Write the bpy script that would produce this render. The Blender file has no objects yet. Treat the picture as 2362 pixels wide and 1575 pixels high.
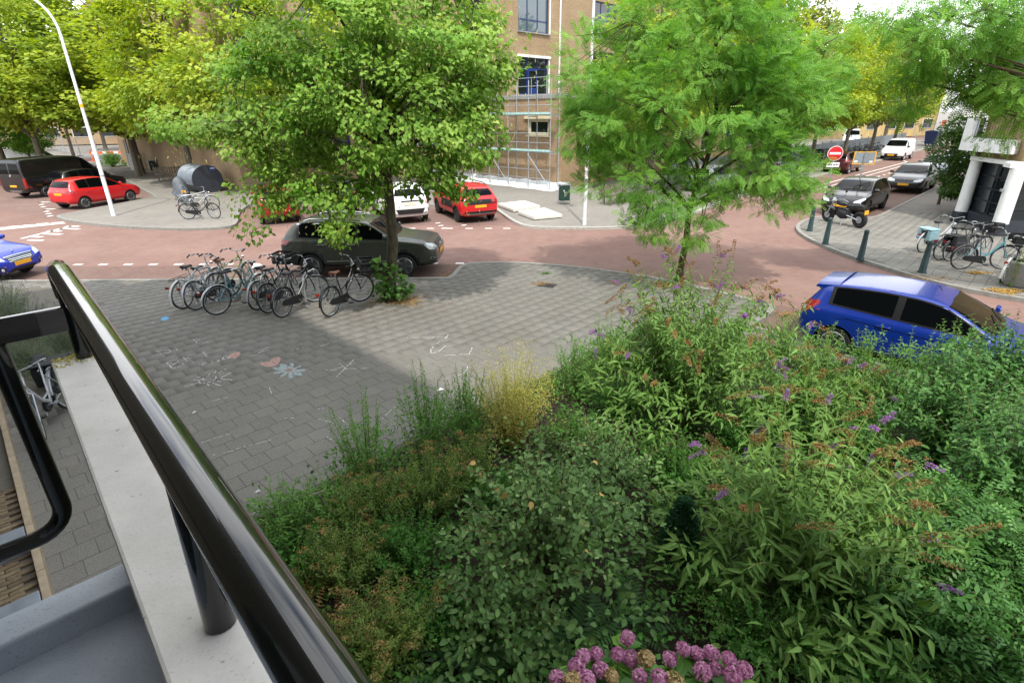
import bpy, bmesh, math, random
import numpy as np
from mathutils import Vector, Matrix
from mathutils.bvhtree import BVHTree
S = bpy.context.scene
COL = S.collection
rad = math.radians
pi = math.pi

# ------------------------------------------------------------------ camera
CAM_H, PITCH, ROLL, FPX, IW, IH = 4.2, rad(23.0), rad(-0.6), 1240.0, 2362.0, 1575.0
cam_data = bpy.data.cameras.new('camera'); cam = bpy.data.objects.new('camera', cam_data); COL.objects.link(cam)
cam_data.sensor_width = 36.0; cam_data.lens = FPX / IW * 36.0
cam_data.clip_start = 0.05; cam_data.clip_end = 3000
cam.matrix_world = Matrix.Translation((0, 0, CAM_H)) @ Matrix.Rotation(pi/2 - PITCH, 4, 'X') @ Matrix.Rotation(ROLL, 4, 'Z')
S.camera = cam

# ------------------------------------------------------------------ sky, sun, exposure
SUN_EL = rad(57.0); SUN_AZ_X = 0.06            # the sun stands behind the camera
world = bpy.data.worlds.new('World'); S.world = world; world.use_nodes = True
def build_sky():
    nt = world.node_tree; N = nt.nodes; L = nt.links
    for n in list(N): N.remove(n)
    out = N.new('ShaderNodeOutputWorld'); bg = N.new('ShaderNodeBackground'); bg.inputs[1].default_value = 0.15
    sky = N.new('ShaderNodeTexSky'); sky.sky_type = 'NISHITA'; sky.sun_disc = False
    sky.sun_elevation = SUN_EL; sky.sun_rotation = pi; sky.air_density = 1.0; sky.dust_density = 1.6; sky.ozone_density = 1.0
    tc = N.new('ShaderNodeTexCoord'); mp = N.new('ShaderNodeMapping'); mp.inputs['Scale'].default_value = (1.0, 1.0, 2.4)
    nz = N.new('ShaderNodeTexNoise'); nz.inputs['Scale'].default_value = 1.7; nz.inputs['Detail'].default_value = 7; nz.inputs['Roughness'].default_value = 0.55
    rp = N.new('ShaderNodeValToRGB'); rp.color_ramp.elements[0].position = 0.38; rp.color_ramp.elements[1].position = 0.56
    mx = N.new('ShaderNodeMix'); mx.data_type = 'RGBA'; mx.inputs['B'].default_value = (9.6, 9.7, 9.9, 1)
    L.new(tc.outputs['Generated'], mp.inputs[0]); L.new(mp.outputs[0], nz.inputs['Vector']); L.new(nz.outputs[0], rp.inputs[0])
    L.new(rp.outputs[0], mx.inputs['Factor']); L.new(sky.outputs[0], mx.inputs['A']); L.new(mx.outputs['Result'], bg.inputs[0]); L.new(bg.outputs[0], out.inputs[0])
build_sky()
sun_d = bpy.data.lights.new('sun', 'SUN'); sun_d.energy = 2.2; sun_d.angle = rad(1.2); sun_d.color = (1.0, 0.945, 0.85)
sun = bpy.data.objects.new('sun', sun_d); COL.objects.link(sun)
to_sun = Vector((SUN_AZ_X*math.cos(SUN_EL), -math.cos(SUN_EL), math.sin(SUN_EL)))
sun.rotation_euler = to_sun.to_track_quat('Z', 'Y').to_euler(); sun.location = (0, -20, 40)
S.view_settings.view_transform = 'Standard'; S.view_settings.look = 'None'; S.view_settings.gamma = 1.0
S.view_settings.use_curve_mapping = False
S.view_settings.exposure = 1.0
S.render.engine = 'CYCLES'
cy = S.cycles
cy.max_bounces = 6; cy.diffuse_bounces = 3; cy.glossy_bounces = 3; cy.transmission_bounces = 4; cy.transparent_max_bounces = 8
cy.caustics_reflective = False; cy.caustics_refractive = False
cy.use_denoising = True
try:
    cy.denoiser = 'OPENIMAGEDENOISE'; cy.denoising_prefilter = 'NONE'; cy.denoising_input_passes = 'RGB_ALBEDO_NORMAL'
except Exception: pass
cy.use_adaptive_sampling = False

# ------------------------------------------------------------------ pixel helpers (photo pixels -> places)
def ray(x, y):
    u = (x - IW/2)/FPX; v = -(y - IH/2)/FPX
    cr, sr = math.cos(ROLL), math.sin(ROLL); u, v = cr*u - sr*v, sr*u + cr*v
    cp, sp = math.cos(PITCH), math.sin(PITCH)
    return Vector((u, cp + v*sp, -sp + v*cp))
def G(x, y, z=0.0):
    d = ray(x, y); t = (z - CAM_H)/d.z
    return Vector((t*d.x, t*d.y, z))
def W(x, y, Y):
    d = ray(x, y); t = Y/d.y
    return Vector((t*d.x, Y, CAM_H + t*d.z))

# ------------------------------------------------------------------ materials
def lin(h):
    if not isinstance(h, str): return (h[0], h[1], h[2], 1.0)
    h = h.lstrip('#'); c = [int(h[i:i+2], 16)/255 for i in (0, 2, 4)]
    return tuple([x/12.92 if x <= .04045 else ((x+.055)/1.055)**2.4 for x in c] + [1.0])
class NT:
    def __init__(s, name):
        s.m = bpy.data.materials.new(name); s.m.use_nodes = True
        s.t = s.m.node_tree; s.N = s.t.nodes; s.b = s.N['Principled BSDF']; s.o = s.N['Material Output']
    def n(s, typ, **kw):
        n = s.N.new(typ)
        for k, v in kw.items():
            if k in n.inputs.keys(): n.inputs[k].default_value = v
            else: setattr(n, k, v)
        return n
    def l(s, a, b): s.t.links.new(a, b)
    def ramp(s, fac, stops):
        r = s.N.new('ShaderNodeValToRGB'); e = r.color_ramp.elements
        e[0].position, e[0].color = stops[0][0], lin(stops[0][1]); e[1].position, e[1].color = stops[-1][0], lin(stops[-1][1])
        for p, c in stops[1:-1]:
            k = e.new(p); k.color = lin(c)
        s.l(fac, r.inputs[0]); return r.outputs[0]
    def noise(s, scale, detail=4, rough=.55, vec=None):
        n = s.n('ShaderNodeTexNoise'); n.inputs['Scale'].default_value = scale; n.inputs['Detail'].default_value = detail; n.inputs['Roughness'].default_value = rough
        if vec is not None: s.l(vec, n.inputs['Vector'])
        return n.outputs[0]
    def mix(s, fac, a, b, mode='MIX'):
        m = s.n('ShaderNodeMix', data_type='RGBA', blend_type=mode)
        for sock, v in (('Factor', fac), ('A', a), ('B', b)):
            if hasattr(v, 'is_linked') or hasattr(v, 'links'): s.l(v, m.inputs[sock])
            else: m.inputs[sock].default_value = v if sock == 'Factor' else lin(v)
        return m.outputs['Result']
    def math(s, op, a, b=None):
        m = s.n('ShaderNodeMath', operation=op)
        for i, v in enumerate((a, b)):
            if v is None: continue
            if hasattr(v, 'links'): s.l(v, m.inputs[i])
            else: m.inputs[i].default_value = v
        return m.outputs[0]
    def bump(s, h, strength=.3, dist=.01):
        b = s.n('ShaderNodeBump'); b.inputs['Strength'].default_value = strength; b.inputs['Distance'].default_value = dist
        s.l(h, b.inputs['Height']); s.l(b.outputs[0], s.b.inputs['Normal'])
    def set(s, **kw):
        for k, v in kw.items():
            k = k.replace('_', ' ')
            if hasattr(v, 'links'): s.l(v, s.b.inputs[k])
            else: s.b.inputs[k].default_value = lin(v) if isinstance(v, str) else v
        return s
    def coord(s, which='Object'): return s.n('ShaderNodeTexCoord').outputs[which]
    def pos(s): return s.n('ShaderNodeNewGeometry').outputs['Position']
M = {}
def plain(name, col, rough=.5, metal=0., coat=0., var=.06, vscale=9., bump=0., spec=.5):
    t = NT(name); c = lin(col)
    if var > 0:
        nz = t.noise(vscale, 5, .6, t.pos())
        lo = tuple(max(0, x*(1-var*2)) for x in c[:3]); hi = tuple(min(1, x*(1+var*1.6)) for x in c[:3])
        t.set(Base_Color=t.ramp(nz, [(.3, lo), (.7, hi)]))
        rr = t.n('ShaderNodeMapRange'); t.l(nz, rr.inputs[0]); rr.inputs[3].default_value = max(0, rough-.08); rr.inputs[4].default_value = min(1, rough+.1); t.l(rr.outputs[0], t.b.inputs['Roughness'])
        if bump > 0: t.bump(t.noise(vscale*6, 4, .6, t.pos()), bump, .004)
    else: t.set(Base_Color=c, Roughness=rough)
    t.set(Metallic=metal, Coat_Weight=coat, Specular_IOR_Level=spec); t.b.inputs['Coat Roughness'].default_value = .04
    M[name] = t.m; return t.m

plain('black_plastic', '#17181a', .55, var=.2, vscale=14); plain('trim_black', '#08090a', .35, var=0); plain('rubber', '#1d1d1e', .8, var=.25, vscale=20)
plain('rim_silver', '#a9adb0', .32, metal=.85, var=.08); plain('rim_dark', '#2c2e30', .4, metal=.5, var=.1)
plain('chrome', '#c9cdd0', .14, metal=1., var=0); plain('steel', '#a8adb0', .38, metal=.55, var=.1, vscale=25)
plain('galvanised', '#aab0b3', .45, metal=.65, var=.12, vscale=12); plain('white_paint', '#dfe1df', .4, var=.05, vscale=5)
plain('lamp_white', '#dcdfe0', .35, var=.05, vscale=3)
plain('plate_yellow', '#e3a420', .4, var=.05); plain('plate_text', '#1c1a12', .5, var=0); plain('plate_white', '#e0d9c0', .4, var=.05)
plain('concrete_white', '#cfccc2', .85, var=.08, vscale=10, bump=.3); plain('stone_grey', '#8d8c88', .85, var=.12, vscale=8, bump=.3)
plain('zinc', '#7d858d', .5, metal=.5, var=.1, vscale=5); plain('bollard_green', '#1f3a3c', .45, var=.12, vscale=10)
plain('bin_green', '#123426', .45, var=.12); plain('wood_grey', '#6d6459', .85, var=.25, vscale=14, bump=.4); plain('wood_brown', '#7a5a42', .8, var=.25, vscale=14, bump=.3)
plain('leather_brown', '#7b4228', .5, var=.15, vscale=20); plain('tarp_grey', '#565b61', .6, var=.15, vscale=4, bump=.2)
plain('cover_white', '#dfe3e6', .55, var=.05, vscale=4, bump=.3); plain('cream_paint', '#d8cfac', .5, var=.06); plain('blue_frame', '#20356f', .35, var=.08)
plain('dark_frame', '#1a1f26', .4, var=.1); plain('dark_base', '#2a2e36', .55, var=.12, vscale=5); plain('stone_beige', '#9a8b74', .85, var=.12, vscale=9, bump=.3); plain('teal_board', '#a4c8c4', .55, var=.12)
plain('sign_red', '#c8202a', .35, var=.03); plain('sign_white', '#e6e6e6', .35, var=.03); plain('sign_yellow', '#e2ab1c', .4, var=.03); plain('sign_back', '#8f979d', .5, metal=.4, var=.08)
plain('orange_plastic', '#e2641c', .5, var=.05); plain('container_blue', '#1f2f57', .45, var=.1); plain('pannier_blue', '#86a9b4', .7, var=.12, vscale=16)
plain('red_light', '#8c1414', .2, coat=.6, var=.1); plain('amber_light', '#c86a18', .25, var=.1); plain('clear_light', '#c2c9cc', .12, coat=1., var=.15, vscale=30)
plain('frame_silver', '#b2b6b9', .3, metal=.25, coat=.4, var=.08); plain('frame_black', '#17191c', .3, coat=.5, var=.15); plain('frame_teal', '#3f7b86', .3, coat=.5, var=.1); plain('frame_green', '#8a9a3e', .35, coat=.4, var=.1); plain('frame_darkblue', '#22303f', .3, coat=.5, var=.1)
plain('bag_black', '#1c1d20', .75, var=.25, vscale=12, bump=.3); plain('bag_white', '#d8d3d0', .6, var=.08); plain('skin_dark_interior', '#15171a', .8, var=.1)
plain('litter_white', '#dcdcd8', .6, var=.1); plain('kerb_stone', '#a3a19a', .8, var=.1, vscale=7, bump=.3); plain('kerb_dark', '#84837d', .85, var=.12, vscale=7, bump=.3)
plain('road_marking', '#d9d7d0', .7, var=.1, vscale=20); plain('deck_grey', '#6a6d72', .75, var=.12, vscale=9, bump=.2)
def glassmat(name, tint, rough=.03, spec=.8):
    t = NT(name); t.set(Base_Color=tint, Roughness=rough, Specular_IOR_Level=spec, Coat_Weight=0.); t.b.inputs['Coat Roughness'].default_value = .02
    M[name] = t.m
glassmat('car_glass', '#06080a', .03, .32); M['car_glass'].node_tree.nodes['Principled BSDF'].inputs['IOR'].default_value = 1.32; glassmat('window_glass', '#1b2226'); glassmat('window_glass_pale', '#56646b')
def paint(name, col, metal=.25, rough=.3):
    t = NT(name); c = lin(col)
    nz = t.noise(220, 2, .5, t.coord()); dz = t.noise(2.5, 4, .6, t.coord())
    lo = tuple(x*.86 for x in c[:3]); hi = tuple(min(1, x*1.1) for x in c[:3])
    base = t.ramp(nz, [(.35, lo), (.65, hi)])
    dust = t.ramp(dz, [(.45, (0, 0, 0)), (.8, (.035, .035, .035))])
    t.set(Base_Color=t.mix(dust, base, '#8d8679'), Metallic=metal*.45, Roughness=rough, Coat_Weight=.5); t.b.inputs['Coat Roughness'].default_value = .05
    M[name] = t.m
paint('paint_olive', '#3c4038', .55, .34); paint('paint_blue', '#1130ac', .35, .3); paint('paint_navy', '#062a84', .35, .28); paint('paint_red', '#c0141c', .05, .3); paint('paint_darkred', '#8e1019', .2, .3); paint('paint_maroon', '#451217', .3, .3)
paint('paint_black', '#0b0c0e', .2, .3); paint('paint_white', '#dfe0e0', 0., .35); paint('paint_graphite', '#16191d', .2, .32); paint('paint_bluegrey', '#4a5664', .6, .32); paint('paint_silver', '#9da3a8', .7, .32); paint('paint_cream', '#e0d9c8', 0, .4)

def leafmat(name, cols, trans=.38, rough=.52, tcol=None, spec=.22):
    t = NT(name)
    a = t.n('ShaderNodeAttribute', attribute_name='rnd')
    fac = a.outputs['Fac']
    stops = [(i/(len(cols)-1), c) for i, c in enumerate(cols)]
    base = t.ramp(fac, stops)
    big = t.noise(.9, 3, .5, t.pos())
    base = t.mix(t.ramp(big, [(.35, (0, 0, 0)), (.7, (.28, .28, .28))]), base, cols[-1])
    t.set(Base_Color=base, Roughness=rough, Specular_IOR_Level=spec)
    tr = t.n('ShaderNodeBsdfTranslucent'); hs = t.n('ShaderNodeHueSaturation'); hs.inputs['Value'].default_value = 1.5; hs.inputs['Saturation'].default_value = 1.1; hs.inputs['Hue'].default_value = .485
    t.l(base, hs.inputs['Color']); t.l(hs.outputs[0], tr.inputs[0])
    ms = t.n('ShaderNodeMixShader'); ms.inputs[0].default_value = trans
    t.l(t.b.outputs[0], ms.inputs[1]); t.l(tr.outputs[0], ms.inputs[2]); t.l(ms.outputs[0], t.o.inputs[0])
    M[name] = t.m
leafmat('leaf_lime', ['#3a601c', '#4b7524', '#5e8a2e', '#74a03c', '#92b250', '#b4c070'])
leafmat('leaf_lime_far', ['#506f20', '#648428', '#7c9832', '#94aa3c', '#aab848', '#bec45c'])
leafmat('leaf_lime_olive', ['#435426', '#566632', '#6a763c', '#7e8648', '#969650'])
leafmat('leaf_locust', ['#426f28', '#52832f', '#649739', '#7caa48', '#98bc5e'])
leafmat('leaf_willow', ['#4a6a34', '#56783e', '#638548', '#7a9655'])
leafmat('leaf_darktree', ['#2c4a20', '#385a26', '#46682c', '#587a36'])
leafmat('leaf_shrub', ['#36552a', '#436830', '#517a38', '#628c44', '#7a9c54'])
leafmat('leaf_wand', ['#456a2e', '#547c38', '#648e44', '#7ea656'])
leafmat('leaf_broad', ['#34522a', '#456735', '#577a40', '#6a8c4c', '#869e60'], trans=.22, rough=.5)
leafmat('leaf_dogwood', ['#254622', '#335a2a', '#447034', '#568340', '#6e9650'], trans=.25, rough=.42)
leafmat('leaf_buddleia', ['#31501f', '#436629', '#557a34', '#6a8e42', '#88a45e'], trans=.25, rough=.55)
leafmat('leaf_spiraea', ['#3c5a28', '#4a6a2e', '#5a7a34', '#6f8a3e', '#8a964a'])
leafmat('leaf_small', ['#28501f', '#386627', '#4a7c30', '#629440'])
leafmat('leaf_fern', ['#2f4a2a', '#3a5a30', '#476a38'], trans=.3)
leafmat('leaf_fern_brown', ['#4a3a20', '#5e4726', '#70562c'], trans=.2)
leafmat('leaf_yellow', ['#838a3c', '#9c9c48', '#b2aa58', '#c4ba70'], trans=.3)
leafmat('leaf_gold', ['#94783e', '#a6894a', '#b89a5a'], trans=.2)
leafmat('leaf_hydrangea', ['#35602b', '#437032', '#5a8838', '#79a03e'], trans=.25, rough=.4)
leafmat('leaf_lavender', ['#5c6a4c', '#68775a', '#768466', '#84906f'], trans=.15)
leafmat('leaf_conifer', ['#284a30', '#33583a', '#406846'], trans=.1)
leafmat('petal_violet', ['#7a5088', '#8c5e9a', '#9e72aa', '#b088b8'], trans=.3)
leafmat('petal_pink', ['#9a5a7e', '#ad6e90', '#bb82a2', '#c9a0b2'], trans=.3)
leafmat('petal_tan', ['#8f7a52', '#a58e62', '#b9a478'], trans=.2)
leafmat('seed_brown', ['#684e2c', '#7c5f38', '#8e7044', '#a08456'], trans=.15, rough=.7)
leafmat('seed_tan', ['#7c6238', '#907346', '#a28756'], trans=.15, rough=.7)
leafmat('petal_lavender', ['#4d4560', '#5b5372', '#6a6282'], trans=.15)
leafmat('litter', ['#7a603c', '#927248', '#a68454', '#b89664'], trans=.05, rough=.8)
leafmat('bract', ['#a4a85c', '#b8b66c', '#c8c480'], trans=.35)

def bark(name, a, b):
    t = NT(name); p = t.pos(); mp = t.n('ShaderNodeMapping'); mp.inputs['Scale'].default_value = (9, 9, 2.2); t.l(p, mp.inputs[0])
    n = t.noise(2.2, 8, .65, mp.outputs[0]); t.set(Base_Color=t.ramp(n, [(.3, a), (.7, b)]), Roughness=.9); t.bump(n, .6, .03); M[name] = t.m
bark('bark_lime', '#2e2a20', '#5c5440'); bark('bark_grey', '#4a443a', '#7a7264'); bark('bark_locust', '#3a2f22', '#66543c'); bark('twig', '#4a3e2c', '#6e5c3e'); bark('twig_green', '#5a6a30', '#86924a')
# ------------------------------------------------------------------ mesh helpers
def props(o, label=None, cat=None, group=None, kind=None):
    if label: o['label'] = label
    if cat: o['category'] = cat
    if group: o['group'] = group
    if kind: o['kind'] = kind
    return o
def thing(name, label, cat, loc=(0, 0, 0), rz=0., group=None):
    o = bpy.data.objects.new(name, None); COL.objects.link(o); o.empty_display_size = .1
    o.location = loc; o.rotation_euler = (0, 0, rz)
    return props(o, label, cat, group)
def link(name, me, mat, parent=None):
    if mat is not None and not me.materials: me.materials.append(M[mat] if isinstance(mat, str) else mat)
    o = bpy.data.objects.new(name, me); COL.objects.link(o)
    if parent is not None: o.parent = parent
    return o
def copy_tree(o, parent=None):
    c = o.copy(); COL.objects.link(c)
    if parent is not None: c.parent = parent
    for ch in list(o.children): copy_tree(ch, c)
    return c
class MB:
    def __init__(s): s.v = []; s.f = []
    def add(s, vs, fs):
        k = len(s.v); s.v += [tuple(v) for v in vs]; s.f += [tuple(i+k for i in f) for f in fs]; return s
    def box(s, c, d, rz=0., m=None):
        x, y, z = d[0]/2, d[1]/2, d[2]/2
        vs = [Vector(p) for p in ((-x,-y,-z),(x,-y,-z),(x,y,-z),(-x,y,-z),(-x,-y,z),(x,-y,z),(x,y,z),(-x,y,z))]
        R = m if m is not None else Matrix.Rotation(rz, 3, 'Z')
        return s.add([R @ p + Vector(c) for p in vs], [(0,3,2,1),(4,5,6,7),(0,1,5,4),(1,2,6,5),(2,3,7,6),(3,0,4,7)])
    def bbox(s, a, b):
        return s.box([(p+q)/2 for p, q in zip(a, b)], [abs(q-p) for p, q in zip(a, b)])
    def bar(s, a, b, w, h):
        a, b = Vector(a), Vector(b); d = b-a; L = d.length; z = d.normalized(); up = Vector((0, 0, 1)) if abs(z.z) < .99 else Vector((0, 1, 0))
        x = up.cross(z).normalized(); y = z.cross(x); R = Matrix((x, y, z)).transposed()
        return s.box((a+b)/2, (w, h, L), m=R)
    def tube(s, pts, r, n=8, cap=True, closed=False):
        pts = [Vector(p) for p in pts]; k = len(pts); rs = r if isinstance(r, (list, tuple)) else [r]*k
        base = len(s.v); prev = None
        for i, p in enumerate(pts):
            if closed: t = pts[(i+1) % k] - pts[i-1]
            else: t = pts[min(i+1, k-1)] - pts[max(i-1, 0)]
            t = t.normalized() if t.length > 1e-9 else Vector((0, 0, 1))
            if prev is None:
                a = Vector((0, 0, 1)) if abs(t.z) < .9 else Vector((1, 0, 0)); u = t.cross(a).normalized()
            else: u = (prev - t*prev.dot(t)); u = u.normalized() if u.length > 1e-6 else t.orthogonal().normalized()
            prev = u; w = t.cross(u)
            for j in range(n):
                a = 2*pi*j/n; s.v.append(tuple(p + (u*math.cos(a) + w*math.sin(a))*rs[i]))
        for i in range(k if closed else k-1):
            i2 = (i+1) % k
            for j in range(n): s.f.append((base+i*n+j, base+i*n+(j+1) % n, base+i2*n+(j+1) % n, base+i2*n+j))
        if cap and not closed:
            s.f.append(tuple(base+j for j in reversed(range(n)))); s.f.append(tuple(base+(k-1)*n+j for j in range(n)))
        return s
    def lathe(s, prof, n=16, c=(0, 0, 0), axis='Z'):
        base = len(s.v); c = Vector(c)
        for r, z in prof:
            for j in range(n):
                a = 2*pi*j/n; p = (r*math.cos(a), r*math.sin(a), z)
                if axis == 'Y': p = (p[0], p[2], p[1])
                elif axis == 'X': p = (p[2], p[0], p[1])
                s.v.append(tuple(Vector(p)+c))
        m = len(prof)
        for i in range(m-1):
            for j in range(n): s.f.append((base+i*n+j, base+i*n+(j+1) % n, base+(i+1)*n+(j+1) % n, base+(i+1)*n+j))
        if prof[0][0] > 1e-6: s.f.append(tuple(base+j for j in reversed(range(n))))
        if prof[-1][0] > 1e-6: s.f.append(tuple(base+(m-1)*n+j for j in range(n)))
        return s
    def prism(s, poly, z0, z1):
        n = len(poly); area = sum(poly[i][0]*poly[(i+1) % n][1]-poly[(i+1) % n][0]*poly[i][1] for i in range(n))
        if area < 0: poly = poly[::-1]
        return s.add([(p[0], p[1], z0) for p in poly]+[(p[0], p[1], z1) for p in poly],
                     [tuple(reversed(range(n))), tuple(range(n, 2*n))]+[(i, (i+1) % n, n+(i+1) % n, n+i) for i in range(n)])
    def sheet(s, poly, z):
        n = len(poly); area = sum(poly[i][0]*poly[(i+1) % n][1]-poly[(i+1) % n][0]*poly[i][1] for i in range(n))
        if area < 0: poly = poly[::-1]
        return s.add([(p[0], p[1], z) for p in poly], [tuple(range(n))])
    def mesh(s, name, smooth=False):
        me = bpy.data.meshes.new(name); me.from_pydata(s.v, [], s.f); me.update()
        if smooth:
            me.polygons.foreach_set('use_smooth', [True]*len(me.polygons))
            try: me.set_sharp_from_angle(angle=rad(38))
            except Exception: pass
        return me
    def build(s, name, mat, parent=None, smooth=False): return link(name, s.mesh(name, smooth), mat, parent)
def bevel_mesh(me, w, seg=2):
    bm = bmesh.new(); bm.from_mesh(me); bmesh.ops.bevel(bm, geom=bm.edges[:], offset=w, segments=seg, affect='EDGES', profile=.5); bm.to_mesh(me); bm.free(); return me
def bez(p0, p1, p2, n=8):
    p0, p1, p2 = Vector(p0), Vector(p1), Vector(p2)
    return [p0*(1-t)**2 + p1*2*t*(1-t) + p2*t*t for t in [i/(n-1) for i in range(n)]]
def arc_pts(c, r, a0, a1, n, plane='XZ'):
    out = []
    for i in range(n):
        a = a0+(a1-a0)*i/(n-1); ca, sa = r*math.cos(a), r*math.sin(a)
        out.append(Vector(c)+(Vector((ca, 0, sa)) if plane == 'XZ' else Vector((ca, sa, 0)) if plane == 'XY' else Vector((0, ca, sa))))
    return out
def inside(poly, X, Y):
    X = np.asarray(X); Y = np.asarray(Y); r = np.zeros(X.shape, bool); n = len(poly)
    for i in range(n):
        x0, y0 = poly[i][:2]; x1, y1 = poly[(i+1) % n][:2]
        if y0 == y1: continue
        c = ((y0 > Y) != (y1 > Y)) & (X < (x1-x0)*(Y-y0)/(y1-y0)+x0); r ^= c
    return r
def offset_poly_line(pts, d):
    """points moved sideways by d along the left normal of an open line"""
    out = []; P = [Vector((p[0], p[1])) for p in pts]
    for i in range(len(P)):
        a = P[max(i-1, 0)]; b = P[min(i+1, len(P)-1)]; t = (b-a).normalized(); out.append((P[i].x-t.y*d, P[i].y+t.x*d))
    return out
def strip(line, d0, d1, z0, z1, name, mat, parent=None):
    a = offset_poly_line(line, d0); b = offset_poly_line(line, d1); m = MB(); n = len(line)
    for i in range(n):
        m.v += [(a[i][0], a[i][1], z0), (a[i][0], a[i][1], z1), (b[i][0], b[i][1], z1), (b[i][0], b[i][1], z0)]
    for i in range(n-1):
        for k in range(4): m.f.append((4*i+k, 4*i+(k+1) % 4, 4*i+4+(k+1) % 4, 4*i+4+k))
    m.f += [(3, 2, 1, 0), tuple(4*(n-1)+k for k in range(4))]
    me = m.mesh(name); bm = bmesh.new(); bm.from_mesh(me); bmesh.ops.recalc_face_normals(bm, faces=bm.faces[:]); bm.to_mesh(me); bm.free()
    return link(name, me, mat, parent)
def resample(line, step):
    P = [Vector((p[0], p[1])) for p in line]; out = [P[0]]; 
    for a, b in zip(P, P[1:]):
        n = max(1, int(round((b-a).length/step)))
        out += [a+(b-a)*(i/n) for i in range(1, n+1)]
    return [(p.x, p.y) for p in out]
def smooth_line(line, it=2):
    P = [Vector((p[0], p[1])) for p in line]
    for _ in range(it):
        Q = [P[0]]
        for a, b in zip(P, P[1:]): Q += [a*.75+b*.25, a*.25+b*.75]
        P = Q+[P[-1]]
    return [(p.x, p.y) for p in P]
def np_mesh(name, verts, tris=None, quads=None, rnd=None, smooth=False):
    """fast mesh from arrays; rnd is one value per face"""
    me = bpy.data.meshes.new(name); nv = len(verts); loops = []; starts = []; tot = []
    nt = 0 if tris is None else len(tris); nq = 0 if quads is None else len(quads)
    li = np.concatenate(([tris.ravel()] if nt else [])+([quads.ravel()] if nq else [])).astype(np.int32)
    st = np.concatenate((np.arange(nt)*3, nt*3+np.arange(nq)*4)).astype(np.int32)
    me.vertices.add(nv); me.vertices.foreach_set('co', np.ascontiguousarray(verts, dtype=np.float32).ravel())
    me.loops.add(len(li)); me.loops.foreach_set('vertex_index', li)
    me.polygons.add(nt+nq); me.polygons.foreach_set('loop_start', st)
    if smooth: me.polygons.foreach_set('use_smooth', np.ones(nt+nq, bool))
    me.update(calc_edges=True)
    if rnd is not None:
        at = me.attributes.new('rnd', 'FLOAT', 'FACE'); at.data.foreach_set('value', np.ascontiguousarray(rnd, dtype=np.float32))
    return me

# ------------------------------------------------------------------ ground materials
def slab_mat(name, stops, tile=True):
    t = NT(name); p = t.pos()
    a = t.n('ShaderNodeAttribute', attribute_name='rnd'); oi = t.n('ShaderNodeObjectInfo')
    r = t.math('FRACT', t.math('ADD', a.outputs['Fac'], oi.outputs['Random']))
    base = t.ramp(r, stops)
    grain = t.noise(95, 3, .7, p); base = t.mix(t.ramp(grain, [(.42, (0, 0, 0)), (.68, (.5, .5, .5))]), base, '#a7a49a')
    grain2 = t.noise(60, 2, .6, p); base = t.mix(t.ramp(grain2, [(.3, (.55, .55, .55)), (.46, (0, 0, 0))]), base, '#4c4b48')
    stain = t.noise(.55, 6, .62, p); base = t.mix(t.ramp(stain, [(.35, (.32, .32, .32)), (.62, (0, 0, 0))]), base, '#55524a')
    sandy = t.noise(2.3, 6, .65, p)
    base = t.mix(t.ramp(sandy, [(.56, (0, 0, 0)), (.8, (.3, .3, .3))]), base, '#8f8672')
    t.set(Base_Color=base, Roughness=.88, Specular_IOR_Level=.3); t.bump(grain, .25, .003); M[name] = t.m
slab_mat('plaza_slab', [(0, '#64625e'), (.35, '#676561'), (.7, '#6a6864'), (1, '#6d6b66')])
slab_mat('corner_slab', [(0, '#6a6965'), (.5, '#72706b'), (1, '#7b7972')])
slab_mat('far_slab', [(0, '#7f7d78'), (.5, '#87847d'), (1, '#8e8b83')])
t = NT('joint_sand'); n_ = t.noise(14, 5, .7, t.pos()); t.set(Base_Color=t.ramp(n_, [(.3, '#504c44'), (.55, '#5e5a50'), (.75, '#5c5c4a')]), Roughness=.95); M['joint_sand'] = t.m
t = NT('soil'); n_ = t.noise(9, 6, .7, t.pos()); t.set(Base_Color=t.ramp(n_, [(.3, '#1c1811'), (.7, '#382f20')]), Roughness=1.); t.bump(n_, .6, .05); M['soil'] = t.m
def brick_road(name, rot, cols, w=.21, h=.07, off=.5, mort='#5c4a42'):
    t = NT(name); p = t.pos(); mp = t.n('ShaderNodeMapping'); mp.inputs['Rotation'].default_value = (0, 0, rot); t.l(p, mp.inputs[0])
    b = t.n('ShaderNodeTexBrick'); b.offset = off; t.l(mp.outputs[0], b.inputs['Vector'])
    b.inputs['Scale'].default_value = 1.; b.inputs['Brick Width'].default_value = w; b.inputs['Row Height'].default_value = h; b.inputs['Mortar Size'].default_value = .005; b.inputs['Mortar Smooth'].default_value = .3; b.inputs['Bias'].default_value = 0
    b.inputs['Color1'].default_value = lin(cols[0]); b.inputs['Color2'].default_value = lin(cols[1]); b.inputs['Mortar'].default_value = lin(mort)
    big = t.noise(.35, 6, .6, p); c = t.mix(t.ramp(big, [(.36, (0, 0, 0)), (.66, (.75, .75, .75))]), b.outputs['Color'], cols[2]); st2 = t.noise(.16, 7, .7, p); c = t.mix(t.ramp(st2, [(.34, (.3, .3, .3)), (.5, (0, 0, 0))]), c, cols[3])
    med = t.noise(3.2, 5, .65, p); c = t.mix(t.ramp(med, [(.32, (.38, .38, .38)), (.54, (0, 0, 0))]), c, cols[3])
    fine = t.noise(70, 3, .6, p); c = t.mix(t.ramp(fine, [(.5, (0, 0, 0)), (.75, (.35, .35, .35))]), c, '#b79a8a')
    t.set(Base_Color=c, Roughness=.86, Specular_IOR_Level=.3)
    hh = t.math('ADD', t.math('MULTIPLY', b.outputs['Fac'], -1.), t.math('MULTIPLY', fine, .3)); t.bump(hh, .35, .008); M[name] = t.m
brick_road('road_brick', .12, ['#785b53', '#7f635b', '#886f66', '#644e48'])
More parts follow.
